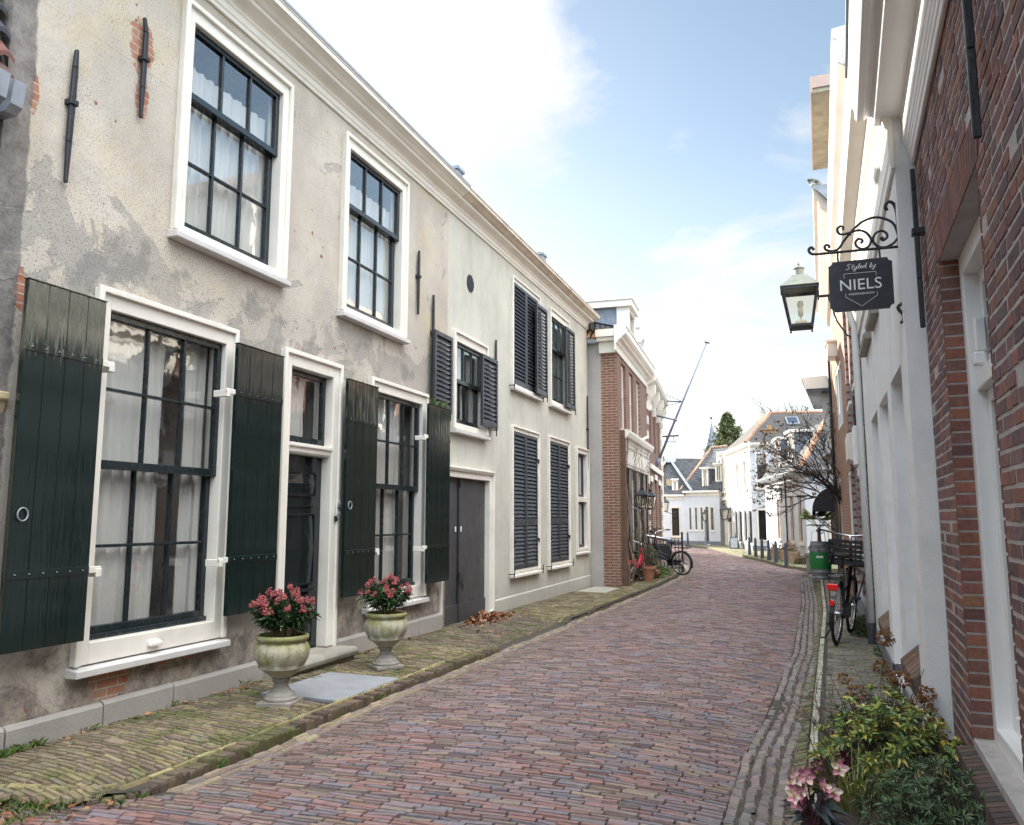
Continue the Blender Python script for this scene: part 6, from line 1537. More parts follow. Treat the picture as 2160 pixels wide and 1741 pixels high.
def hydrangea():
    H = thing('dried_hydrangea', 'leafless hydrangea with brown dried flower heads against the white stucco wall', 'shrub', (.42, 5.15, .1)); OFF[H.name] = Vector()
    st = MB(); fl = MB(); o = Vector((.42, 5.15, .1))
    heads = [((.47, 5.9, .62), .055), ((.425, 5.75, .46), .05), ((.50, 5.35, .46), .05), ((.455, 5.35, .47), .038), ((.47, 5.1, .31), .055), ((.555, 4.95, .40), .055), ((.575, 4.92, .47), .045), ((.60, 4.85, .31), .06), ((.565, 4.85, .26), .04), ((.25, 5.3, .38), .05), ((.19, 5.5, .42), .035)]
    for p, r in heads:
        q = Vector(p) - o; b = Vector((q.x * .3 + random.gauss(0, .03), q.y * .3, -.05)); st.tube([b, b.lerp(q, .5) + Vector((random.gauss(0, .02), random.gauss(0, .02), .04)), q], [.005, .004, .003], 5)
        for k in range(150):
            v = rnd_unit(); w = q + Vector((v.x, v.y, v.z * .8)) * r * random.uniform(.65, 1.0); leaf(fl, w, v + rnd_unit() * .7, r * .40, r * .30, jit(random.choice([(.30, .14, .055), (.22, .10, .045), (.38, .20, .09), (.16, .075, .04)]), .2), .0, .2)
    for k in range(26):
        a = random.uniform(0, 6.28); L = random.uniform(.25, .55); b = Vector((random.gauss(0, .06), random.gauss(0, .12), -.05)); t = b + Vector((math.cos(a) * .5, math.sin(a) * .5, random.uniform(.6, 1.2))) * L; st.tube([b, b.lerp(t, .5) + rnd_unit() * .03, t], [.004, .003, .0018], 4)
    st.build('stem', MT['twig'], H); fl.build('flower_head', MT['petal'], H, recalc=False)
hydrangea()
def dead_twigs():
    H = thing('bare_twig_bush', 'tangle of bare brown twigs leaning over the kerb in front of the yellow green shrub', 'shrub', (.15, 4.85, .08)); OFF[H.name] = Vector(); st = MB(); lf = MB()
    def br(p, d, L, r, n):
        q = p + d * L; m = p.lerp(q, .5) + rnd_unit() * L * .08; st.tube([p, m, q], [r, r * .8, r * .6], 4)
        if n > 0:
            for k in range(random.choice((2, 2, 3))): br(p.lerp(q, random.uniform(.5, 1)), (d + rnd_unit() * .55).normalized(), L * random.uniform(.5, .8), r * .62, n - 1)
        elif random.random() < .5: leaf(lf, q, d, .03, .02, jit((.20, .11, .06), .3))
    for k in range(15):
        a = random.uniform(0, 6.28); br(Vector((random.gauss(0, .05), random.gauss(0, .08), 0)), Vector((math.cos(a) * .55 - .12, math.sin(a) * .55, 1)).normalized(), random.uniform(.14, .30), .0045, 2)
    st.build('twig', MT['twig'], H); lf.build('dead_leaf', MT['leaf'], H, recalc=False)
dead_twigs()
def hellebore(label, c, n, pc, lc, seed, hh):
    random.seed(seed)
    H = thing('hellebore', label, 'flower', c, 'hellebores by the kerb'); OFF[H.name] = Vector(); st = MB(); lf = MB()
    for i in range(n):
        fl = MB(); a = random.uniform(0, 6.28); r = random.uniform(.02, .12); q = Vector((r * math.cos(a), r * math.sin(a), hh * random.uniform(.55, 1.05))); b = Vector((0, 0, 0)); st.tube([b, b.lerp(q, .6) + Vector((0, 0, .03)), q], [.005, .004, .003], 5, (.12, .03, .05))
        d = (Vector((random.gauss(0, .5) - .25, -1 + random.gauss(0, .35), .35))).normalized(); o = d.orthogonal().normalized(); w = d.cross(o)
        for k in range(5):
            t = k * 1.2566 + random.gauss(0, .08); e = (o * math.cos(t) + w * math.sin(t)); s = d.cross(e)
            L = .035 * random.uniform(.85, 1.1); c1 = jit(random.choice(pc), .12); P = [q, q + e * L * .5 + s * L * .42 + d * .004, q + e * L * .95 + s * L * .2 + d * .012, q + e * L * 1.1 + d * .014, q + e * L * .95 - s * L * .2 + d * .012, q + e * L * .5 - s * L * .42 + d * .004, q + e * L * .55 + d * -.004]
            fl.add(P, [(0, 1, 6), (1, 2, 6), (2, 3, 6), (3, 4, 6), (4, 5, 6), (5, 0, 6)], c1)
        for k in range(18): v = (d + rnd_unit() * .5).normalized(); fl.tube([q, q + v * .014], .0013, 3, (.55, .50, .15))
        fl.build('flower', MT['petal'], H, recalc=False)
    for i in range(16):
        a = i * .8 + random.gauss(0, .2); whorl(lf, Vector((.02 * math.cos(a), .02 * math.sin(a), random.uniform(.02, hh * .6))), Vector((math.cos(a), math.sin(a), .35)), 4, .13, .034, lc, .7, .2)
    st.build('stem', MT['attrstem'], H); lf.build('foliage', MT['leaf'], H, recalc=False)
MT['attrstem'] = M_attr('flower_stem', .6, .1, 30, 0)
hellebore('pink and cream hellebore flowers at the kerb, lowest in the photo', (-.01, 3.78, .04), 15, [(.62, .30, .36), (.70, .50, .48), (.55, .22, .30), (.66, .58, .40), (.72, .60, .56)], [(.09, .11, .12), (.13, .16, .17), (.06, .08, .07)], 5, .30)
hellebore('deep purple hellebore flowers behind the pink hellebore', (.05, 4.22, .06), 10, [(.10, .012, .055), (.14, .02, .07), (.075, .012, .03)], [(.05, .04, .05), (.07, .09, .08)], 8, .26)
random.seed(33)

# palm in a painted barrel
def barrel():
    H = thing('wine_barrel', 'oak barrel with a green painted band used as a planter', 'barrel', (.33, 20.2, 0)); OFF[H.name] = Vector()
    b = MB(); prof = [(.185, 0), (.20, .1), (.225, .25), (.236, .42), (.232, .60), (.215, .78), (.20, .86), (.18, .86), (.18, .80), (0, .80)]
    b.lathe(prof, 28); b.build('staves', MT['wood'], H, smooth=False)
    g = MB(); g.lathe([(.2275, .24), (.236, .34), (.2395, .42), (.2395, .55), (.236, .62)], 28); g.build('painted_band', MT['green'], H)
    h = MB()
    for z in (.05, .18, .68, .80): r0 = interp(z, (0, .1, .25, .42, .6, .78, .86), (.185, .20, .225, .236, .232, .215, .20)) + .004; h.lathe([(r0, z - .02), (r0 + .004, z), (r0, z + .02)], 28, (0, 0, 0))
    h.build('hoop', MT['zinc'], H)
    t = MB()
    for k, (a0, w) in enumerate(((-1.95, .05), (-1.78, .03), (-1.64, .05), (-1.5, .04))):
        p = [(.2425 * math.cos(a0 + d), .2425 * math.sin(a0 + d)) for d in (0, w / .24)]; t.quad((*p[0], .49), (*p[1], .49), (*p[1], .54), (*p[0], .54))
    t.build('white_marks', MT['signwhite'], H, recalc=False)
barrel()
def palm():
    H = thing('fan_palm', 'small fan palm with a shaggy red brown stem growing in the barrel', 'palm', (.33, 20.2, .80)); OFF[H.name] = Vector()
    t = MB(); t.lathe([(.036, 0), (.042, .08), (.034, .2), (.04, .3), (.03, .38)], 12); t.build('trunk', MT['stem'], H)
    l = MB(); s = MB()
    for i in range(13):
        a = i * 2.4; el = random.uniform(.15, 1.15); d = Vector((math.cos(a) * math.cos(el), math.sin(a) * math.cos(el), math.sin(el))); L = random.uniform(.28, .42); b = Vector((0, 0, .36)); e = b + d * L
        s.tube([b, b.lerp(e, .6) + Vector((0, 0, .02)), e], .006, 4); o = d.cross(Vector((0, 0, 1))).normalized(); up = o.cross(d)
        for k in range(15):
            t0 = (k / 14 - .5) * 2.7; v = d * math.cos(t0) + o * math.sin(t0) + up * .1; leaf(l, e, v, .26 * (1 - .2 * abs(t0) / 1.3), .034, jit(random.choice([(.36, .44, .16), (.28, .38, .13), (.42, .46, .2)]), .2), .18, .3)
    for i in range(7):
        a = i * .9; e = Vector((math.cos(a) * .22, math.sin(a) * .22, -.02)); s.tube([(0, 0, .33), Vector((e.x * .8, e.y * .8, .28)), e], .004, 4)
        for k in range(8): leaf(l, e, Vector((math.cos(a) * .4 + random.gauss(0, .3), math.sin(a) * .4 + random.gauss(0, .3), -1)), .16, .012, jit((.20, .13, .07), .2))
    l.build('fronds', MT['leaf'], H, recalc=False); s.build('frond_stalks', MT['palmstalk'], H)
MT['palmstalk'] = M_plain('palm_stalk', (.16, .20, .07), .7, .2, 20)
palm()

# bare trees and climbers
def branchy(name, label, cat, loc, start, depth, L, r0, spread=.55, up=.15, berries=None, bend=.08, leafcols=None, trunkmat='twig', bias=(0, 0, 0), kids=(2, 3, 3), shrink=.72, ratio=.62):
    H = thing(name, label, cat, loc); OFF[H.name] = Vector(); trunk = MB(); tw = MB(); lf = MB()
    def go(p, d, L, r, n):
        q = p + d * L; k1 = p.lerp(q, .35) + rnd_unit() * L * bend; k2 = p.lerp(q, .7) + rnd_unit() * L * bend
        (trunk if n >= depth - 1 else tw).tube([p, k1, k2, q], [r, r * .88, r * .78, r * .68], 6 if n > 1 else 4)
        if n <= 0:
            if leafcols and random.random() < .8:
                for k in range(random.choice((1, 2, 3))): leaf(lf, q + rnd_unit() * .02, rnd_unit(), *leafcols[0], jit(random.choice(leafcols[1]), .25), .2)
            return
        for k in range(random.choice(kids)):
            t = random.uniform(.45, 1.0); b = (d + rnd_unit() * spread + Vector((bias[0], bias[1], up + bias[2]))).normalized(); pp = p.lerp(q, t)
            go(pp, b, L * random.uniform(shrink - .12, shrink + .1), r * ratio, n - 1)
    for p, d, L0 in start: go(Vector(p), Vector(d).normalized(), L0 * L, r0, depth)
    trunk.build('trunk', MT[trunkmat], H); tw.build('branches', MT[trunkmat], H)
    if lf.f: lf.build('withered_leaves', MT['leaf'], H, recalc=False)
    return H
def climber():
    H = branchy('bare_climber', 'leafless climber with a few withered leaves spreading over the street from the brick wall', 'climber', (.66, 17.6, 0),
            [((0, 0, 0), (.0, -.05, 1), 1.0), ((.03, .1, 0), (.02, .1, 1), .95)], 0, 1.9, .038, bend=.03)
    random.seed(14)
    tw = MB(); lf = MB(); C = [(.13, .07, .045), (.20, .09, .04), (.09, .06, .05)]
    def go(p, d, L, r, n):
        q = p + d * L; k1 = p.lerp(q, .4) + rnd_unit() * L * .07; k2 = p.lerp(q, .75) + rnd_unit() * L * .09 - Vector((0, 0, .01))
        tw.tube([p, k1, k2, q], [r, r * .85, r * .75, r * .6], 5 if n > 1 else 3)
        if n <= 0:
            if random.random() < .55:
                for k in range(random.choice((2, 4, 6))): leaf(lf, q + rnd_unit() * .045, rnd_unit(), .055, .04, jit(random.choice(C), .3), .3)
            return
        for k in range(random.choice((2, 3, 3))): go(p.lerp(q, random.uniform(.4, 1)), (d + rnd_unit() * .55 + Vector((-.10, 0, .02))).normalized(), L * random.uniform(.55, .85), r * .64, n - 1)
    base = Vector((.02, .0, 1.75))
    for d, L in (((-.9, -.2, .45), .85), ((-.55, .1, .95), .95), ((-.2, -.3, 1.1), .9), ((-.75, .3, .8), .9), ((-.3, .2, 1.0), .8), ((-1, 0, .05), .75), ((-.5, -.6, .5), .7), ((.1, .4, 1.1), .8), ((-.1, -.7, .9), .7), ((-.8, -.2, .75), .85)):
        go(base + rnd_unit() * .08, Vector(d).normalized(), L, .019, 4)
    tw.build('branches', MT['darktwig'], H); lf.build('withered_leaves', MT['leaf'], H, recalc=False)
MT['darktwig'] = M_plain('dark_climber_bark', (.055, .042, .034), .9, .3, 20, .5, 60)
climber()
branchy('bare_tree', 'bare tree showing behind the mansard roof', 'tree', (1.2, 45, 0), [((0, 0, 0), (-.05, 0, 1), 1.9)], 5, 1.75, .13, .6, .2, shrink=.72)
random.seed(5)
def conifer():
    H = thing('conifer', 'tall green conifer with ragged drooping branches behind the white houses', 'tree', (-4.9, 60, 0)); OFF[H.name] = Vector()
    t = MB(); t.tube([(0, 0, 0), (.05, 0, 5), (0, 0, 8.9)], [.28, .18, .03], 8); t.build('trunk', MT['twig'], H)
    b = MB(); l = MB(); C = [(.10, .13, .04), (.15, .17, .05), (.065, .09, .04), (.20, .19, .07), (.08, .12, .06)]
    for i in range(190):
        h = 3.6 + 5.3 * (i / 190) + random.gauss(0, .1); a = i * 2.4; R0 = max(.14, (9.2 - h) * .56 * random.uniform(.35, 1.2)) ; d = Vector((math.cos(a), math.sin(a), .18)); e = Vector((0, 0, h)) + d * R0 - Vector((0, 0, .12 * R0)); b.tube([(0, 0, h), e], [.03, .008], 4)
        n = int(8 + R0 * 15)
        for k in range(n):
            t0 = (k + random.random()) / n; p = Vector((0, 0, h)).lerp(e, .15 + .9 * t0) + rnd_unit() * (.10 + .10 * R0); col = random.choice(C)
            for q in range(7): leaf(l, p + rnd_unit() * .06, (d * .6 + rnd_unit() + Vector((0, 0, -.35))).normalized(), random.uniform(.13, .24), .07, jit(col, .25), .25)
    b.build('branches', MT['twig'], H); l.build('crown', MT['leaf'], H, recalc=False)
conifer()
# vine on the brick shop front
def vine():
    H = thing('shop_vine', 'leafless vine trained up wires over the brick shop front', 'climber', TF(.5, .1, 0)); OFF[H.name] = Vector(); o = Vector(TF(.5, .1, 0)); st = MB(); random.seed(4)
    def V(u, v, w): return Vector(TF(u, v, w)) - o
    for u0 in (.42, .55, 1.7, 2.5, 3.0):
        u = u0; pts = []; h = 3.1 if u0 < .6 else 2.9
        for k in range(15): pts.append(V(u + .05 * math.sin(k * .9 + u0 * 5) + random.gauss(0, .012), .09 + .03 * math.sin(k + u0), h * k / 14))
        st.tube(pts, [.024 - .0011 * k for k in range(15)] if u0 < .6 else [.017 - .0009 * k for k in range(15)], 5)
    for k in range(46):
        u = random.uniform(.3, 4.1); w = random.uniform(.5, 3.2); pts = [V(u + t * random.uniform(.25, .6), .08 + .10 * math.sin(t * 3), w + .25 * math.sin(t * 3 + k)) for t in (0, .3, .6, 1)]; st.tube(pts, .005, 3)
    for w in (2.58, 2.95, 3.15): st.tube([V(.35, .115, w), V(4.4, .115, w)], .004, 3)
    for u in (.45, 1.5, 2.7, 3.9): st.tube([V(u, .115, .2), V(u, .115, 3.2)], .004, 3)
    for k in range(9): st.tube([V(.42 + random.gauss(0, .03), .12, .9), V(.5 + random.gauss(0, .1), .2 + random.random() * .06, .45), V(.5 + random.gauss(0, .08), .16, .03)], .006, 4)
    st.build('stems', MT['paletwig'], H)
MT['paletwig'] = M_plain('pale_vine_bark', (.24, .19, .13), .9, .3, 20, .4, 60)
vine()
random.seed(8)
# pots of the left row
def pot(label, loc, r, h, rot=None):
    H = thing('terracotta_pot', label, 'flower pot', loc, 'terracotta pots at the brick shop front'); OFF[H.name] = Vector(); b = MB()
    b.lathe([(r * .66, 0), (r * .95, h * .82), (r * 1.08, h * .82), (r * 1.1, h), (r * .92, h), (r * .9, h * .86), (0, h * .86)], 24); b.build('pot', MT['terracotta'], H)
    if rot: H.rotation_euler = rot
pot('square shouldered terracotta pot behind the red bicycle', (-3.35, 18.35, 0), .16, .32)
pot('small tipped terracotta pot lying beside the larger pot', (-3.25, 19.15, .12), .11, .22, (R(75), 0, R(-60)))
leafy('potted_olive_bush', 'grey green bush growing from the terracotta pots at the brick shop front', 'shrub', (-3.45, 18.9, .12), (.32, .62, .62), 300, .075, .014, [(.10, .12, .06), (.14, .16, .08), (.07, .10, .04), (.18, .17, .10)], 8, .8, .2)
leafy('clump_of_greenery', 'bright green low plant at the foot of the olive bush', 'plant', (-3.25, 19.5, .05), (.2, .28, .22), 90, .08, .022, [(.14, .24, .05), (.10, .18, .04), (.2, .28, .08)], 7, .9, .3)
# planters and bollards on the bend
MT['paletub'] = M_plain('pale_clay_tub', (.42, .30, .21), .9, .15, 8, .2, 40)
HP = [(-.95, 29.4), (-.60, 28.1), (-.35, 26.95)]
for i, (x, y) in enumerate(HP):
    H = thing('hydrangea_planter', ['farthest', 'middle', 'nearest'][i] + ' of the three clay tubs with faded hydrangeas at the mansard cottage', 'planter', (x, y, 0), 'hydrangea tubs'); OFF[H.name] = Vector()
    b = MB(); b.lathe([(.16, 0), (.20, .30), (.215, .30), (.22, .36), (.19, .36), (.18, .32), (0, .32)], 20); b.build('tub', MT['paletub'], H)
    f = MB(); l = MB()
    for k in range(11):
        a = k * 2.4; q = Vector((.17 * math.cos(a) * (k / 11) ** .5, .17 * math.sin(a) * (k / 11) ** .5, .50 + random.gauss(0, .05)))
        for j in range(26): v = rnd_unit(); leaf(f, q + v * .055, v, .035, .03, jit(random.choice([(.32, .13, .11), (.42, .22, .18), (.25, .12, .10), (.45, .34, .28)]), .2))
        for j in range(5): leaf(l, q - Vector((0, 0, .08)), rnd_unit(), .08, .045, jit((.10, .13, .05), .3))
    f.build('flower_heads', MT['petal'], H, recalc=False); l.build('foliage', MT['leaf'], H, recalc=False)
# ------------------------------------------------------------------ bicycles
def bicycle(name, label, loc, rz, paint, Rw=.32, wb=.98, lean=0, crate=False, rack=True, light=True, step=True, sad=.86, bar_h=1.02, kid=False, rack_front=False):
    """local frame: x forward, rear wheel touches the ground at the origin"""
    H = thing(name, label, 'bicycle', loc, None); OFF[H.name] = Vector()
    def circ(cx, r, n=28): return [(cx + r * math.cos(2 * math.pi * i / n), 0, Rw + r * math.sin(2 * math.pi * i / n)) for i in range(n)]
    for cx in (0, wb):
        w = MB(); w.tube(circ(cx, Rw - .018), .018, 8, closed=True); W = w.build('wheel', MT['rubber'], H, smooth=True)
        r = MB(); r.tube(circ(cx, Rw - .042), .010, 6, closed=True); r.build('rim', MT['chrome' if not kid else 'signwhite'], W, smooth=True)
        s = MB()
        for i in range(18):
            a = i * math.pi / 9; s.tube([(cx, .018 * (-1) ** i, Rw), (cx + (Rw - .045) * math.cos(a), 0, Rw + (Rw - .045) * math.sin(a))], .0018, 3)
        s.tube([(cx, -.045, Rw), (cx, .045, Rw)], .022, 8); s.build('spokes', MT['chrome'], W)
        g = MB(); n = 14; a0, a1 = (R(15), R(200)) if cx == 0 else (R(20), R(165))
        P = [(cx + (Rw + .016) * math.cos(lerp(a0, a1, i / n)), Rw + (Rw + .016) * math.sin(lerp(a0, a1, i / n))) for i in range(n + 1)]
        for (x0, z0), (x1, z1) in zip(P, P[1:]): g.bar((x0, 0, z0), (x1, 0, z1), .052, .006, up=(-(z1 - z0), 0, x1 - x0))
        g.build('mudguard', MT[paint], H)
    bb = (wb * .42, 0, Rw * .95); st = (wb * .30, 0, sad - .14); hd0 = (wb - .11, 0, Rw * 2 + .10); hd1 = (wb - .17, 0, bar_h - .12)
    f = MB(); r = .020
    f.tube([bb, st], r * .9, 8); f.tube([hd0, hd1], r * 1.05, 8)
    f.tube([bb, lerp3(bb, hd0, .45, -.02), hd0], r * 1.15, 8)
    if step: f.tube([lerp3(bb, st, .45), lerp3(bb, hd0, .5, .04), lerp3(hd0, hd1, .35)], r * .8, 8)
    else: f.tube([lerp3(bb, st, .9), lerp3(hd0, hd1, .7)], r, 8)
    for sy in (-.055, .055):
        f.tube([(bb[0], sy * .6, bb[2]), (0, sy, Rw)], .010, 6); f.tube([(st[0], sy * .4, lerp(bb[2], st[2], .8)), (0, sy, Rw)], .008, 6)
    f.build('frame', MT[paint], H, smooth=True)
    k = MB()
    for sy in (-.05, .05): k.tube([(hd0[0], sy * .8, hd0[2]), (wb - .05, sy, Rw + .10), (wb, sy, Rw)], .012, 6)
    k.build('fork', MT[paint], H, smooth=True)
    b = MB(); hx, hz = hd1[0] - .01, bar_h
    b.tube([hd1, (hx, 0, hz - .02)], .014, 8); wd = .32 if not kid else .24
    b.tube([(hx - .20, -wd, hz + .02), (hx - .06, -wd * .95, hz + .03), (hx + .02, -wd * .5, hz), (hx + .02, 0, hz - .02), (hx + .02, wd * .5, hz), (hx - .06, wd * .95, hz + .03), (hx - .20, wd, hz + .02)], .011, 8)
    B = b.build('handlebar', MT['chrome'], H, smooth=True)
    for sy in (-wd, wd):
        g = MB(); g.tube([(hx - .22, sy, hz + .02), (hx - .10, sy * .98, hz + .028)], .018, 8); g.build('grip', MT['rubber'], B)
        g = MB(); g.tube([(hx - .05, sy * .9, hz), (hx - .14, sy * .95, hz - .02)], .006, 5); g.build('brake_lever', MT['chrome'], B)
    s = MB(); sx = st[0] - .03
    s.tube([st, (sx, 0, sad - .02)], .013, 8)
    s.lathe([(0, -.03), (.05, -.02), (.075, .0), (.06, .022), (0, .03)], 12, (0, 0, 0)); vs = s.v[-60:]; s.v[-60:] = [(sx + p[0] * (1.9 if p[0] > 0 else 1.2), p[1] * (1.25 if p[0] < .02 else .55), sad + p[2]) for p in vs]
    s.build('saddle', MT['rubber'], H, smooth=True)
    c = MB(); c.prism([(-.05, .0), (.02, .06), (bb[0] + .02, .085), (bb[0] + .09, .02), (bb[0] + .05, -.08), (.0, -.05)], -.07, -.035, lambda u, a, d: (a, u, Rw + d)); c.build('chain_case', MT['black'], H, bevel=.01)
    for sg in (-1, 1):
        p = MB(); e = (bb[0] + .03 * sg, .09 * sg, bb[2] - .16 * sg); p.tube([(bb[0], .05 * sg, bb[2]), (e[0], .09 * sg, e[2])], .010, 6); p.box((e[0] - .045, e[1] if sg > 0 else e[1] - .085, e[2] - .012), (e[0] + .045, e[1] + .085 if sg > 0 else e[1], e[2] + .012)); p.build('pedal', MT['rubber'], H, bevel=.004)
    t = MB(); t.tube([(bb[0] - .08, .03, bb[2] - .05), (bb[0] - .16, .16, .02), (bb[0] - .12, .20, .012)], .010, 6); t.build('kickstand', MT['black'], H)
    if rack:
        m = MB(); z = Rw * 2 + .075
        for sy in (-.07, .07): m.tube([(.22, sy * .6, z), (-.26, sy, z), (-.28, sy * .9, z + .02)], .008, 6); m.tube([(-.14, sy, z), (0, sy, Rw)], .006, 5)
        for x in (-.26, -.12, .04): m.tube([(x, -.07, z), (x, .07, z)], .007, 5)
        m.build('rear_rack', MT['black'], H)
    if light:
        m = MB(); m.box((-.345, -.055, Rw * 2 - .06), (-.315, .055, Rw * 2 + .005)); m.build('rear_light', MT['reflector'], H, bevel=.008)
        m = MB(); m.box((-.355, -.02, Rw + .11), (-.34, .02, Rw + .17)); m.build('rear_reflector', MT['reflector'], H, bevel=.004)
    if rack_front:
        m = MB(); z0 = Rw * 2 + .14
        for sy in (-.19, .19): m.tube([(wb - .22, sy, z0), (wb + .24, sy, z0)], .011, 6); m.tube([(wb - .22, sy, z0), (wb - .20, sy, z0 + .20), (wb + .24, sy, z0 + .20)], .010, 6)
        for x in (wb - .22, wb, wb + .24): m.tube([(x, -.19, z0), (x, .19, z0)], .010, 6)
        m.tube([(wb + .24, -.19, z0 + .2), (wb + .24, .19, z0 + .2)], .010, 6); m.tube([hd0, (wb - .1, 0, z0)], .014, 6)
        for sy in (-.05, .05): m.tube([(wb + .1, sy * 3, z0), (wb, sy, Rw)], .008, 5)
        m.build('front_rack', MT['black'], H, smooth=True)
    if crate:
        m = MB(); z0 = Rw * 2 + .15; x0, x1, y0, y1, h = wb - .19, wb + .23, -.24, .24, .28
        m.box((x0, y0, z0), (x1, y1, z0 + .012))
        for z in (.012, .07, .125, .18, .235):
            a, b2 = z0 + z, z0 + z + .022
            m.box((x0, y0, a), (x0 + .012, y1, b2)); m.box((x1 - .012, y0, a), (x1, y1, b2)); m.box((x0 + .012, y0, a), (x1 - .012, y0 + .012, b2)); m.box((x0 + .012, y1 - .012, a), (x1 - .012, y1, b2))
        for i in range(9):
            y = lerp(y0, y1 - .014, i / 8); m.box((x0 + .001, y, z0 + .03), (x0 + .010, y + .014, z0 + h - .015)); m.box((x1 - .010, y, z0 + .03), (x1 - .001, y + .014, z0 + h - .015))
            x = lerp(x0, x1 - .014, i / 8); m.box((x, y0 + .001, z0 + .03), (x + .014, y0 + .010, z0 + h - .015)); m.box((x, y1 - .010, z0 + .03), (x + .014, y1 - .001, z0 + h - .015))
        m.build('crate', MT['plastic'], H)
    H.rotation_euler = (lean, 0, rz)
    return H
def lerp3(a, b, t, dz=0): return (lerp(a[0], b[0], t), lerp(a[1], b[1], t), lerp(a[2], b[2], t) + dz)
bicycle('parked_bicycle', 'black bicycle with a big front crate and red rear light on the right pavement', (.27, 9.33, gz(9.3)), R(79), 'black', .325, .98, R(4), crate=True, rack_front=True, bar_h=1.14, sad=.92)
bicycle('red_bicycle', 'small red bicycle leaning at the brick shop front', (-3.60, 17.55, .0), R(82), 'red', .24, .72, R(6), rack=False, kid=True, sad=.66, bar_h=.86)
bicycle('leaning_bicycle', 'black city bicycle parked across the pavement against the iron railing', (-2.86, 20.28, .0), R(152), 'black', .30, .92, R(-4), light=False, sad=.80, bar_h=1.06)

# ------------------------------------------------------------------ street furniture
def railing():
    H = thing('iron_railing', 'black iron railing with spiked posts and scrolls at the ornate house', 'railing', (-3.4, 21.3, 0)); m = MB()
    A, B = Vector((-3.95, 20.75, 0)), Vector((-3.05, 21.75, 0))
    n = 11
    for i in range(n + 1):
        p = A.lerp(B, i / n); h = .80 if 0 < i < n else .98; r = .011 if 0 < i < n else .028
        m.tube([p, p + Vector((0, 0, h))], r, 6); m.lathe([(r, 0), (r * 1.6, .02), (0, .07)], 6, (p.x, p.y, h))
    for z in (.10, .72): m.bar(A + Vector((0, 0, z)), B + Vector((0, 0, z)), .014, .03)
    m.build('bars', MT['iron'], H)
    s = MB(); d = (B - A).normalized()
    for c, r, sg in ((.30, .15, 1), (.55, .11, -1), (.42, .085, 1)):
        P = []
        for i in range(26):
            t = i / 25 * 4.4 * math.pi / 2; q = r * (1 - .025 * i); P.append(A + d * (c + sg * q * math.cos(t)) + Vector((0, 0, 1.05 + q * math.sin(t))))
        s.tube(P, .013, 5)
    s.build('scrolls', MT['iron'], H)
    t = MB(); t.tube([A + Vector((.1, .15, .95)), A.lerp(B, .5) + Vector((.05, .2, .84)), A.lerp(B, .95) + Vector((0, .2, .76))], .045, 8); t.build('handrail', MT['chrome'], H, smooth=True)
railing()
def crate_bag():
    H = thing('bicycle_pannier', 'dark bag hanging on the iron railing behind the leaning bicycle', 'bag', (-3.42, 21.15, .3)); m = MB(); m.hexa([(-3.62, 21.0, .33), (-3.30, 21.30, .33), (-3.36, 21.40, .33), (-3.68, 21.10, .33), (-3.66, 21.0, .72), (-3.28, 21.36, .72), (-3.36, 21.44, .72), (-3.74, 21.08, .72)])
    m.build('bag_body', MT['plastic'], H, bevel=.03, seg=3); h = MB(); h.bar((-3.6, 21.08, .72), (-3.4, 21.27, .72), .02, .02); h.build('strap', MT['rubber'], H)
crate_bag()
bp = [(-.53, 25.4), (-.86, 26.85), (-1.13, 28.2), (-1.40, 29.5), (-1.68, 30.7), (-1.98, 32.1), (-5.6, 42.0)]
bl = ['nearest of the bollards in front of the mansard cottage', 'second nearest bollard in front of the mansard cottage', 'third bollard counted from the near end of the row', 'fourth bollard counted from the near end of the row', 'fifth bollard counted from the near end of the row', 'farthest bollard of the row at the tall white house', 'lone dark bollard before the long white cottage']
proto = None
for (x, y), lb in zip(bp, bl):
    if proto is None:
        proto = thing('bollard', lb, 'bollard', (x, y, 0), 'bollards along the bend'); OFF[proto.name] = Vector()
        m = MB(); m.hexa([(-.062, -.062, -.02), (.062, -.062, -.02), (.062, .062, -.02), (-.062, .062, -.02), (-.038, -.038, .66), (.038, -.038, .66), (.038, .038, .66), (-.038, .038, .66)]); m.build('post', MT['bollard'], proto, bevel=.006)
        m = MB(); m.add([(-.038, -.038, .662), (.038, -.038, .662), (.038, .038, .662), (-.038, .038, .662), (0, 0, .70)], [(0, 1, 4), (1, 2, 4), (2, 3, 4), (3, 0, 4)]); m.build('cap', MT['bollard'], proto)
    else: dup(proto, (x, y, 0), random.uniform(-.2, .2), lb)
def far_lantern(label, loc, s, z, arm=None, post=False):
    H = thing('street_lantern', label, 'lantern', (loc[0], loc[1], 0), 'old lanterns along the bend'); OFF[H.name] = Vector()
    wall_lantern_mesh(H, z, s, 'iron', 'iron')
    if arm:
        m = MB(); m.tube([(0, 0, z - .02), (arm[0] * .5, arm[1] * .5, z - .12), (arm[0], arm[1], z + .02)], .015, 5); m.build('lantern_arm', MT['iron'], H)
    if post:
        m = MB(); m.lathe([(.07, 0), (.06, .4), (.035, .5), (.028, z - .1), (.05, z - .02), (.02, z)], 10, (0, 0, 0)); m.build('lamp_post', MT['polepaint'], H)
far_lantern('wall lantern at the chimney cottage, leftmost of the far lanterns', (-6.65, 41.5), .95, 1.75, (.35, 1.9))
far_lantern('small lantern on a thin post before the long white cottage', (-4.75, 42.4), .70, 1.28, None, True)
far_lantern('wall lantern beside the small hanging sign of the sand coloured house', (-3.62, 40.7), 1.0, 1.35, (.2, .8))
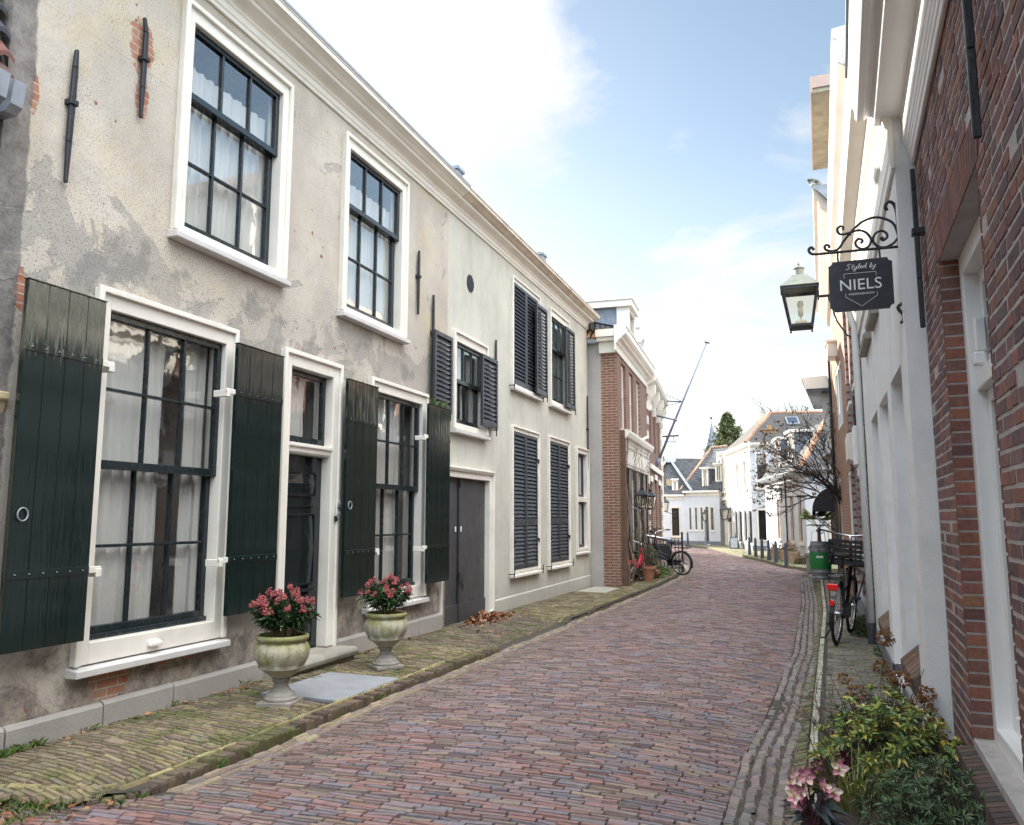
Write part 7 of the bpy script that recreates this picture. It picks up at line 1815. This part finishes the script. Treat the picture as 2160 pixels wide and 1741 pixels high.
def far_sign():
    H = thing('small_hanging_sign', 'small dark sign hanging from the sand coloured house on the bend', 'sign', (-3.2, 40.6, 1.3)); m = MB(); m.box((-3.45, 40.58, 1.22), (-2.98, 40.62, 1.42)); m.build('sign_board', MT['iron'], H); m = MB(); m.tube([(-3.45, 41.4, 1.5), (-3.45, 40.6, 1.5)], .012, 5); m.tube([(-3.5, 40.6, 1.5), (-2.95, 40.6, 1.5)], .012, 5); m.build('bracket', MT['iron'], H)
far_sign()
def a_board():
    H = thing('pavement_sign', 'small dark A board standing on the pavement by the tall white house', 'sign', (-3.0, 38.4, 0)); m = MB(); m.hexa([(-3.2, 38.2, .0), (-2.85, 38.2, 0), (-2.85, 38.22, 0), (-3.2, 38.22, 0), (-3.2, 38.35, .55), (-2.85, 38.35, .55), (-2.85, 38.37, .55), (-3.2, 38.37, .55)]); m.hexa([(-3.2, 38.5, .0), (-2.85, 38.5, 0), (-2.85, 38.52, 0), (-3.2, 38.52, 0), (-3.2, 38.37, .55), (-2.85, 38.37, .55), (-2.85, 38.39, .55), (-3.2, 38.39, .55)]); m.build('board', MT['greydoor'], H)
    m = MB(); m.add([(-3.17, 38.205, .06), (-2.88, 38.205, .06), (-2.88, 38.335, .50), (-3.17, 38.335, .50)], [(0, 1, 2, 3)]); m.build('face', MT['zinc'], H, recalc=False)
a_board()
leafy('clipped_bush', 'low brown bush at the foot of the mansard cottage wall', 'shrub', (-.12, 26.3, 0), (.28, .30, .26), 150, .06, .02, [(.15, .12, .06), (.11, .12, .05), (.20, .15, .08)], 7, 1.0, .2)
def pale_pot():
    H = thing('stone_pot', 'narrow pale stone pot standing left of the oak barrel', 'flower pot', (.10, 22.5, 0)); m = MB(); m.lathe([(.07, 0), (.10, .42), (.125, .43), (.125, .5), (.09, .5), (.09, .45), (0, .45)], 16, (.10, 22.5, 0)); m.build('pot', MT['stone'], H); m = MB(); m.lathe([(0, .455), (.09, .45)], 12, (.10, 22.5, 0)); m.build('soil', MT['earth'], H)
pale_pot()
MT['slab2'] = M_plain('mossy_concrete', (.34, .34, .29), .9, .12, 5, .3, 60, dirt=(.17, .19, .08), dirts=3)
# slabs and the drain
def slab(name, label, cat, P, z, mat, th=.05):
    m = MB(); m.hexa([(x, y, z(x, y) - th) for x, y in P] + [(x, y, z(x, y) + .004) for x, y in P]); o = m.build(name, MT[mat], None, bevel=.004); tag(o, label, cat); return o
slab('stone_slab', 'blue grey stone slab set in the pavement before the front door', 'stone slab', [(-3.82, 5.145), (-3.16, 5.145), (-3.16, 6.05), (-3.82, 6.05)], lambda x, y: gz(y) - .012 * max(0, x + 3.6), 'bluestone')
slab('concrete_slab', 'mossy concrete slab in the pavement at the corner of the brick house', 'stone slab', [(-4.12, 15.05), (-3.52, 14.9), (-3.52, 16.1), (-4.12, 16.45)], lambda x, y: gz(y) - .012 * max(0, x + 3.6), 'slab2')

def drain():
    H = thing('street_drain', 'dark iron drain opening in the cobbled gutter', 'drain', (-.02, 9.0, gz(9) - .09)); m = MB(); z = gz(9) - .085; m.box((-.17, 8.86, z - .03), (.12, 9.02, z + .006)); m.build('cover', MT['zinc'], H, bevel=.003); m = MB(); m.box((-.17, 9.025, z - .02), (.12, 9.06, z + .012)); m.build('slot', MT['iron'], H)
drain()
# fallen leaves and moss
def leaf_pile():
    o = MB(); C = [(.30, .12, .055), (.24, .10, .05), (.36, .17, .08), (.18, .085, .045)]
    for i in range(420):
        t = random.gauss(0, .40); x = -4.15 + abs(random.gauss(0, .13)); y = 10.25 + t; z = gz(y) - .03 + max(0, .10 * (1 - abs(t) / .8) * random.random())
        leaf(o, (x, y, z), (random.gauss(0, 1), random.gauss(0, 1), random.gauss(.1, .4)), .07, .05, jit(random.choice(C), .3), .1, .3)
    q = o.build('leaf_heap', MT['leaf'], None, recalc=False); tag(q, 'heap of fallen brown leaves at the foot of the double plank door', 'leaves'); q['kind'] = 'stuff'
    o = MB()
    def L(x, y, z, s=1): leaf(o, (x, y, z + .006), (random.gauss(0, 1), random.gauss(0, 1), .05), .06 * s, .042 * s, jit(random.choice(C), .35), -.03, .12)
    for i in range(330): y = random.uniform(3.6, 15); L(xR(y) + .29 + random.gauss(0, .035), y, gz(y) - .085, random.uniform(.35, .7))
    for i in range(130): y = random.uniform(2.7, 9); L(-4.12 + abs(random.gauss(0, .05)), y, gz(y), random.uniform(.3, .9))
    for i in range(45): y = random.uniform(2.9, 16); x = random.uniform(-3.0, -.3); L(x, y, zroad(x, y), random.uniform(.25, .6))
    for i in range(60): y = 2.6 + random.random() * .5; x = -3.9 + random.random() * .9; L(x, y, zroad(-3, y) + .01, random.uniform(.4, 1.1))
    for i in range(14): L(-3.5 + random.gauss(0, .2), 9.1 + random.gauss(0, .1), gz(9) - .03, .8)
    q = o.build('scattered_leaves', MT['leaf'], None, recalc=False); tag(q, 'fallen leaves scattered along the gutter, the walls and the road', 'leaves'); q['kind'] = 'stuff'
leaf_pile()
def moss_grass():
    o = MB(); C = [(.07, .12, .025), (.10, .16, .03), (.05, .09, .02), (.13, .17, .05)]
    def tuft(x, y, z, h, n):
        for i in range(n):
            a = random.random() * 6.28; L = h * random.uniform(.5, 1.2); p = Vector((x + random.gauss(0, .012), y + random.gauss(0, .02), z)); d = Vector((math.cos(a) * .6, math.sin(a) * .6, 1)); s = Vector((-math.sin(a), math.cos(a), 0)) * .0025
            o.add([p - s, p + s, p + d * L * .6 + s * .6, p + d * L + Vector((math.cos(a), math.sin(a), -.4)) * L * .3], [(0, 1, 2), (0, 2, 3)], jit(random.choice(C), .25))
    for y, n in ((2.75, 60), (2.85, 60), (3.35, 60), (3.45, 40), (3.55, 50), (3.9, 14), (4.6, 12), (5.35, 10), (2.95, 30)): tuft(-4.13, y, gz(y) - .003, .05, n)
    for i in range(170): y = random.uniform(2.6, 21); tuft(xL(max(3.5, y)) - .12 + random.gauss(0, .03), y, gz(y) - .012, .018, 7)
    for y in (3.08, 3.2, 3.75, 4.0, 5.5): tuft(-3.05, y, gz(y) - .07, .06, 22)
    for i in range(90): y = random.uniform(2.55, 3.0); tuft(-3.85 + random.random() * .6, y, zroad(-3, y), .04, 8)
    for i in range(220): y = random.uniform(4.6, 21); tuft(.60 + .012 * y - abs(random.gauss(0, .05)), y, gz(y), .05, 8)
    for i in range(180): y = random.uniform(3.6, 21); tuft(xR(y) + .31 + random.gauss(0, .04), y, gz(y) - .08, .02, 6)
    for i in range(260): y = random.uniform(11, 20.5); tuft(-3.15 - random.random() * .3, y, gz(y) - .01, .015, 6)
    for i in range(420): y = random.uniform(24.4, 36); x = xR(y) + .1 + random.random() * .75; tuft(x, y, .012, .03, 5)
    for y, z, n in ((8.55, 2.725, 12), (8.75, 2.725, 14), (8.9, 2.725, 8)): tuft(-4.05, y, z, .10, n)
    q = o.build('moss_and_grass', MT['leaf'], None, recalc=False); tag(q, 'moss and small grass tufts along the kerbs and wall feet', 'grass'); q['kind'] = 'stuff'
moss_grass()
# soil patch along the right wall under the plants
def bed():
    m = MB(); n = 24
    for i in range(n):
        y0, y1 = 2.6 + i * .14, 2.6 + (i + 1) * .14
        def x0(y): return interp(y, (2.6, 3.6, 4.6, 5.4, 6.0), (-.1, .0, .12, .3, .5)) + .03 * math.sin(y * 7)
        m.quad((x0(y0), y0, gz(y0) + .008), (.52 + .022 * y0, y0, gz(y0) + .035), (.52 + .022 * y1, y1, gz(y1) + .035), (x0(y1), y1, gz(y1) + .008))
    struct(m.build('flower_bed', MT['earth']))
bed()
CLOUD, SKY, EXPO, CLOUD_FILL = 2.5, .60, 1.95, 5.6
# ------------------------------------------------------------------ camera, sky, sun
W_, H_ = 2154., 1736.; f_ = 1686.; hy_, vx_ = 1090., 1690.
th = math.atan((hy_ - H_ / 2) / f_); psi = math.atan((vx_ - W_ / 2) / math.hypot(f_, hy_ - H_ / 2))
cam = bpy.data.cameras.new('camera'); cam.sensor_width = 36; cam.lens = 36 * f_ / W_; cam.clip_start = .05; cam.clip_end = 3000
co = bpy.data.objects.new('camera', cam); COL.objects.link(co); co.location = (0, 0, 1.4)
F = Vector((-math.sin(psi) * math.cos(th), math.cos(psi) * math.cos(th), math.sin(th)))
co.rotation_euler = F.to_track_quat('-Z', 'Y').to_euler()
SC.camera = co

SUN_EL, SUN_AZ = R(21), math.atan2(.60, -.80)          # azimuth as angle from +x towards +y
sd = Vector((math.cos(SUN_EL) * math.cos(SUN_AZ), math.cos(SUN_EL) * math.sin(SUN_AZ), math.sin(SUN_EL)))
sl = bpy.data.lights.new('sun', 'SUN'); sl.energy = 3.9; sl.angle = R(.5); sl.color = (1, .93, .82)
so = bpy.data.objects.new('sun', sl); COL.objects.link(so); so.rotation_euler = (-sd).to_track_quat('-Z', 'Y').to_euler(); so.location = (-20, 20, 30)

w = bpy.data.worlds.new('World'); SC.world = w; w.use_nodes = True; nt = w.node_tree
class WN(NM):
    def __init__(s): s.t = nt
wn = WN(); bg = nt.nodes['Background']
sky = wn.n('ShaderNodeTexSky', sky_type='NISHITA'); sky.sun_disc = False; sky.sun_elevation = SUN_EL; sky.sun_rotation = math.atan2(sd.x, sd.y); sky.altitude = 0; sky.air_density = 1.0; sky.dust_density = .6; sky.ozone_density = 1.2
tc = wn.n('ShaderNodeTexCoord').outputs['Generated']; x, y, z = wn.sep(tc)
zz = wn.math('ADD', wn.math('MAXIMUM', z, 0.), .18)
pv = wn.comb(wn.math('DIVIDE', x, zz), wn.math('DIVIDE', y, zz), wn.mul(z, 1.))
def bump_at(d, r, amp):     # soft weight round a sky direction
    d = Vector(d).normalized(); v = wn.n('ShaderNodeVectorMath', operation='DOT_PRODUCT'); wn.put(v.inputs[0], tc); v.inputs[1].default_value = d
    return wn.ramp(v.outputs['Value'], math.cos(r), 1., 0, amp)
n1 = wn.math('MULTIPLY_ADD', wn.noise(wn.vadd(pv, (3.1, 1.7, 0.)), 1.9, 10, .6, .35), 1.9, -.45)
cov = None
def px_dir(px, py):
    Rr = Vector((math.cos(psi), math.sin(psi), 0)); U = Rr.cross(F); return (F * f_ + Rr * (px - W_ / 2) - U * (py - H_ / 2)).normalized()
for (px, py), r, a in (((980, 150), R(12), .34), ((800, 60), R(12), .30), ((1130, 210), R(6), .20), ((600, -300), R(22), .22), ((1640, 620), R(9), .12), ((1350, 1000), R(20), .26), ((1750, 90), R(8), .13), ((1700, 230), R(4), .12)):
    b = bump_at(px_dir(px, py), r, a); cov = b if cov is None else wn.math('ADD', cov, b)
for d, r, a in (((1, -.35, 1.1), R(48), .40), ((0, -.25, 1), R(50), .45)):      # unseen clouds added overhead and over the right roofs, filling the shaded street
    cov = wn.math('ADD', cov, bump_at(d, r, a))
neg = bump_at(px_dir(1420, 420), R(11), -.20); neg2 = bump_at(px_dir(1640, 330), R(6), -.06)
cov = wn.math('ADD', cov, wn.math('ADD', neg, neg2))
dens = wn.ramp(wn.math('ADD', n1, cov), .60, .90)
dens = wn.math('SMOOTH_MIN', dens, 1., .1)
shade = wn.ramp(wn.noise(wn.vadd(pv, (3.3, 1.9, .0)), 2.2, 6, .6), .3, .7, .84, 1.02)
anti = wn.n('ShaderNodeVectorMath', operation='DOT_PRODUCT'); wn.put(anti.inputs[0], tc); anti.inputs[1].default_value = Vector((sd.x, sd.y, 0)).normalized()
cb = wn.math('MULTIPLY', shade, wn.math('ADD', wn.math('ADD', 1., bump_at((0, -.25, 1), R(50), CLOUD_FILL)), bump_at((1, -.35, 1.1), R(48), 3.2)))     # the added out-of-view clouds are brightened to light facades and road
ccol = wn.vscale(wn.mix(shade, (.90, .94, 1.0), (.985, .99, .985)), CLOUD)
skyc = wn.mix(1., wn.vscale(sky.outputs[0], SKY), (1., .91, .79), 'MULTIPLY')
vb = wn.n('ShaderNodeVectorMath', operation='SCALE'); wn.put(vb.inputs[0], skyc); wn.put(vb.inputs['Scale'], wn.math('ADD', wn.math('ADD', 1., bump_at((.1, -1, .5), R(65), 2.6)), bump_at((.75, .55, .42), R(36), 2.2))); skyc = vb.outputs[0]  # clear sky out of view brightened: added fill and window reflections
hz = wn.ramp(z, .0, .42, .55, .0)
skyc = wn.mix(hz, skyc, tuple(c * CLOUD * .95 for c in (.93, .965, 1.)))
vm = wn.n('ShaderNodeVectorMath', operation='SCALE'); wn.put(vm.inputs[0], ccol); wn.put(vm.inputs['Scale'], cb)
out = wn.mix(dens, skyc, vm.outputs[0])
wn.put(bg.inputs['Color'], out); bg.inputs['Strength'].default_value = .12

vs = SC.view_settings; vs.view_transform = 'Standard'; vs.look = 'None'; vs.gamma = 1; vs.use_curve_mapping = False; vs.exposure = EXPO
SC.cycles.use_denoising = True
SC.cycles.max_bounces = 8; SC.cycles.diffuse_bounces = 4; SC.cycles.transparent_max_bounces = 12; SC.cycles.glossy_bounces = 4
SC.cycles.caustics_reflective = False; SC.cycles.caustics_refractive = False
SC.cycles.sample_clamp_indirect = 8
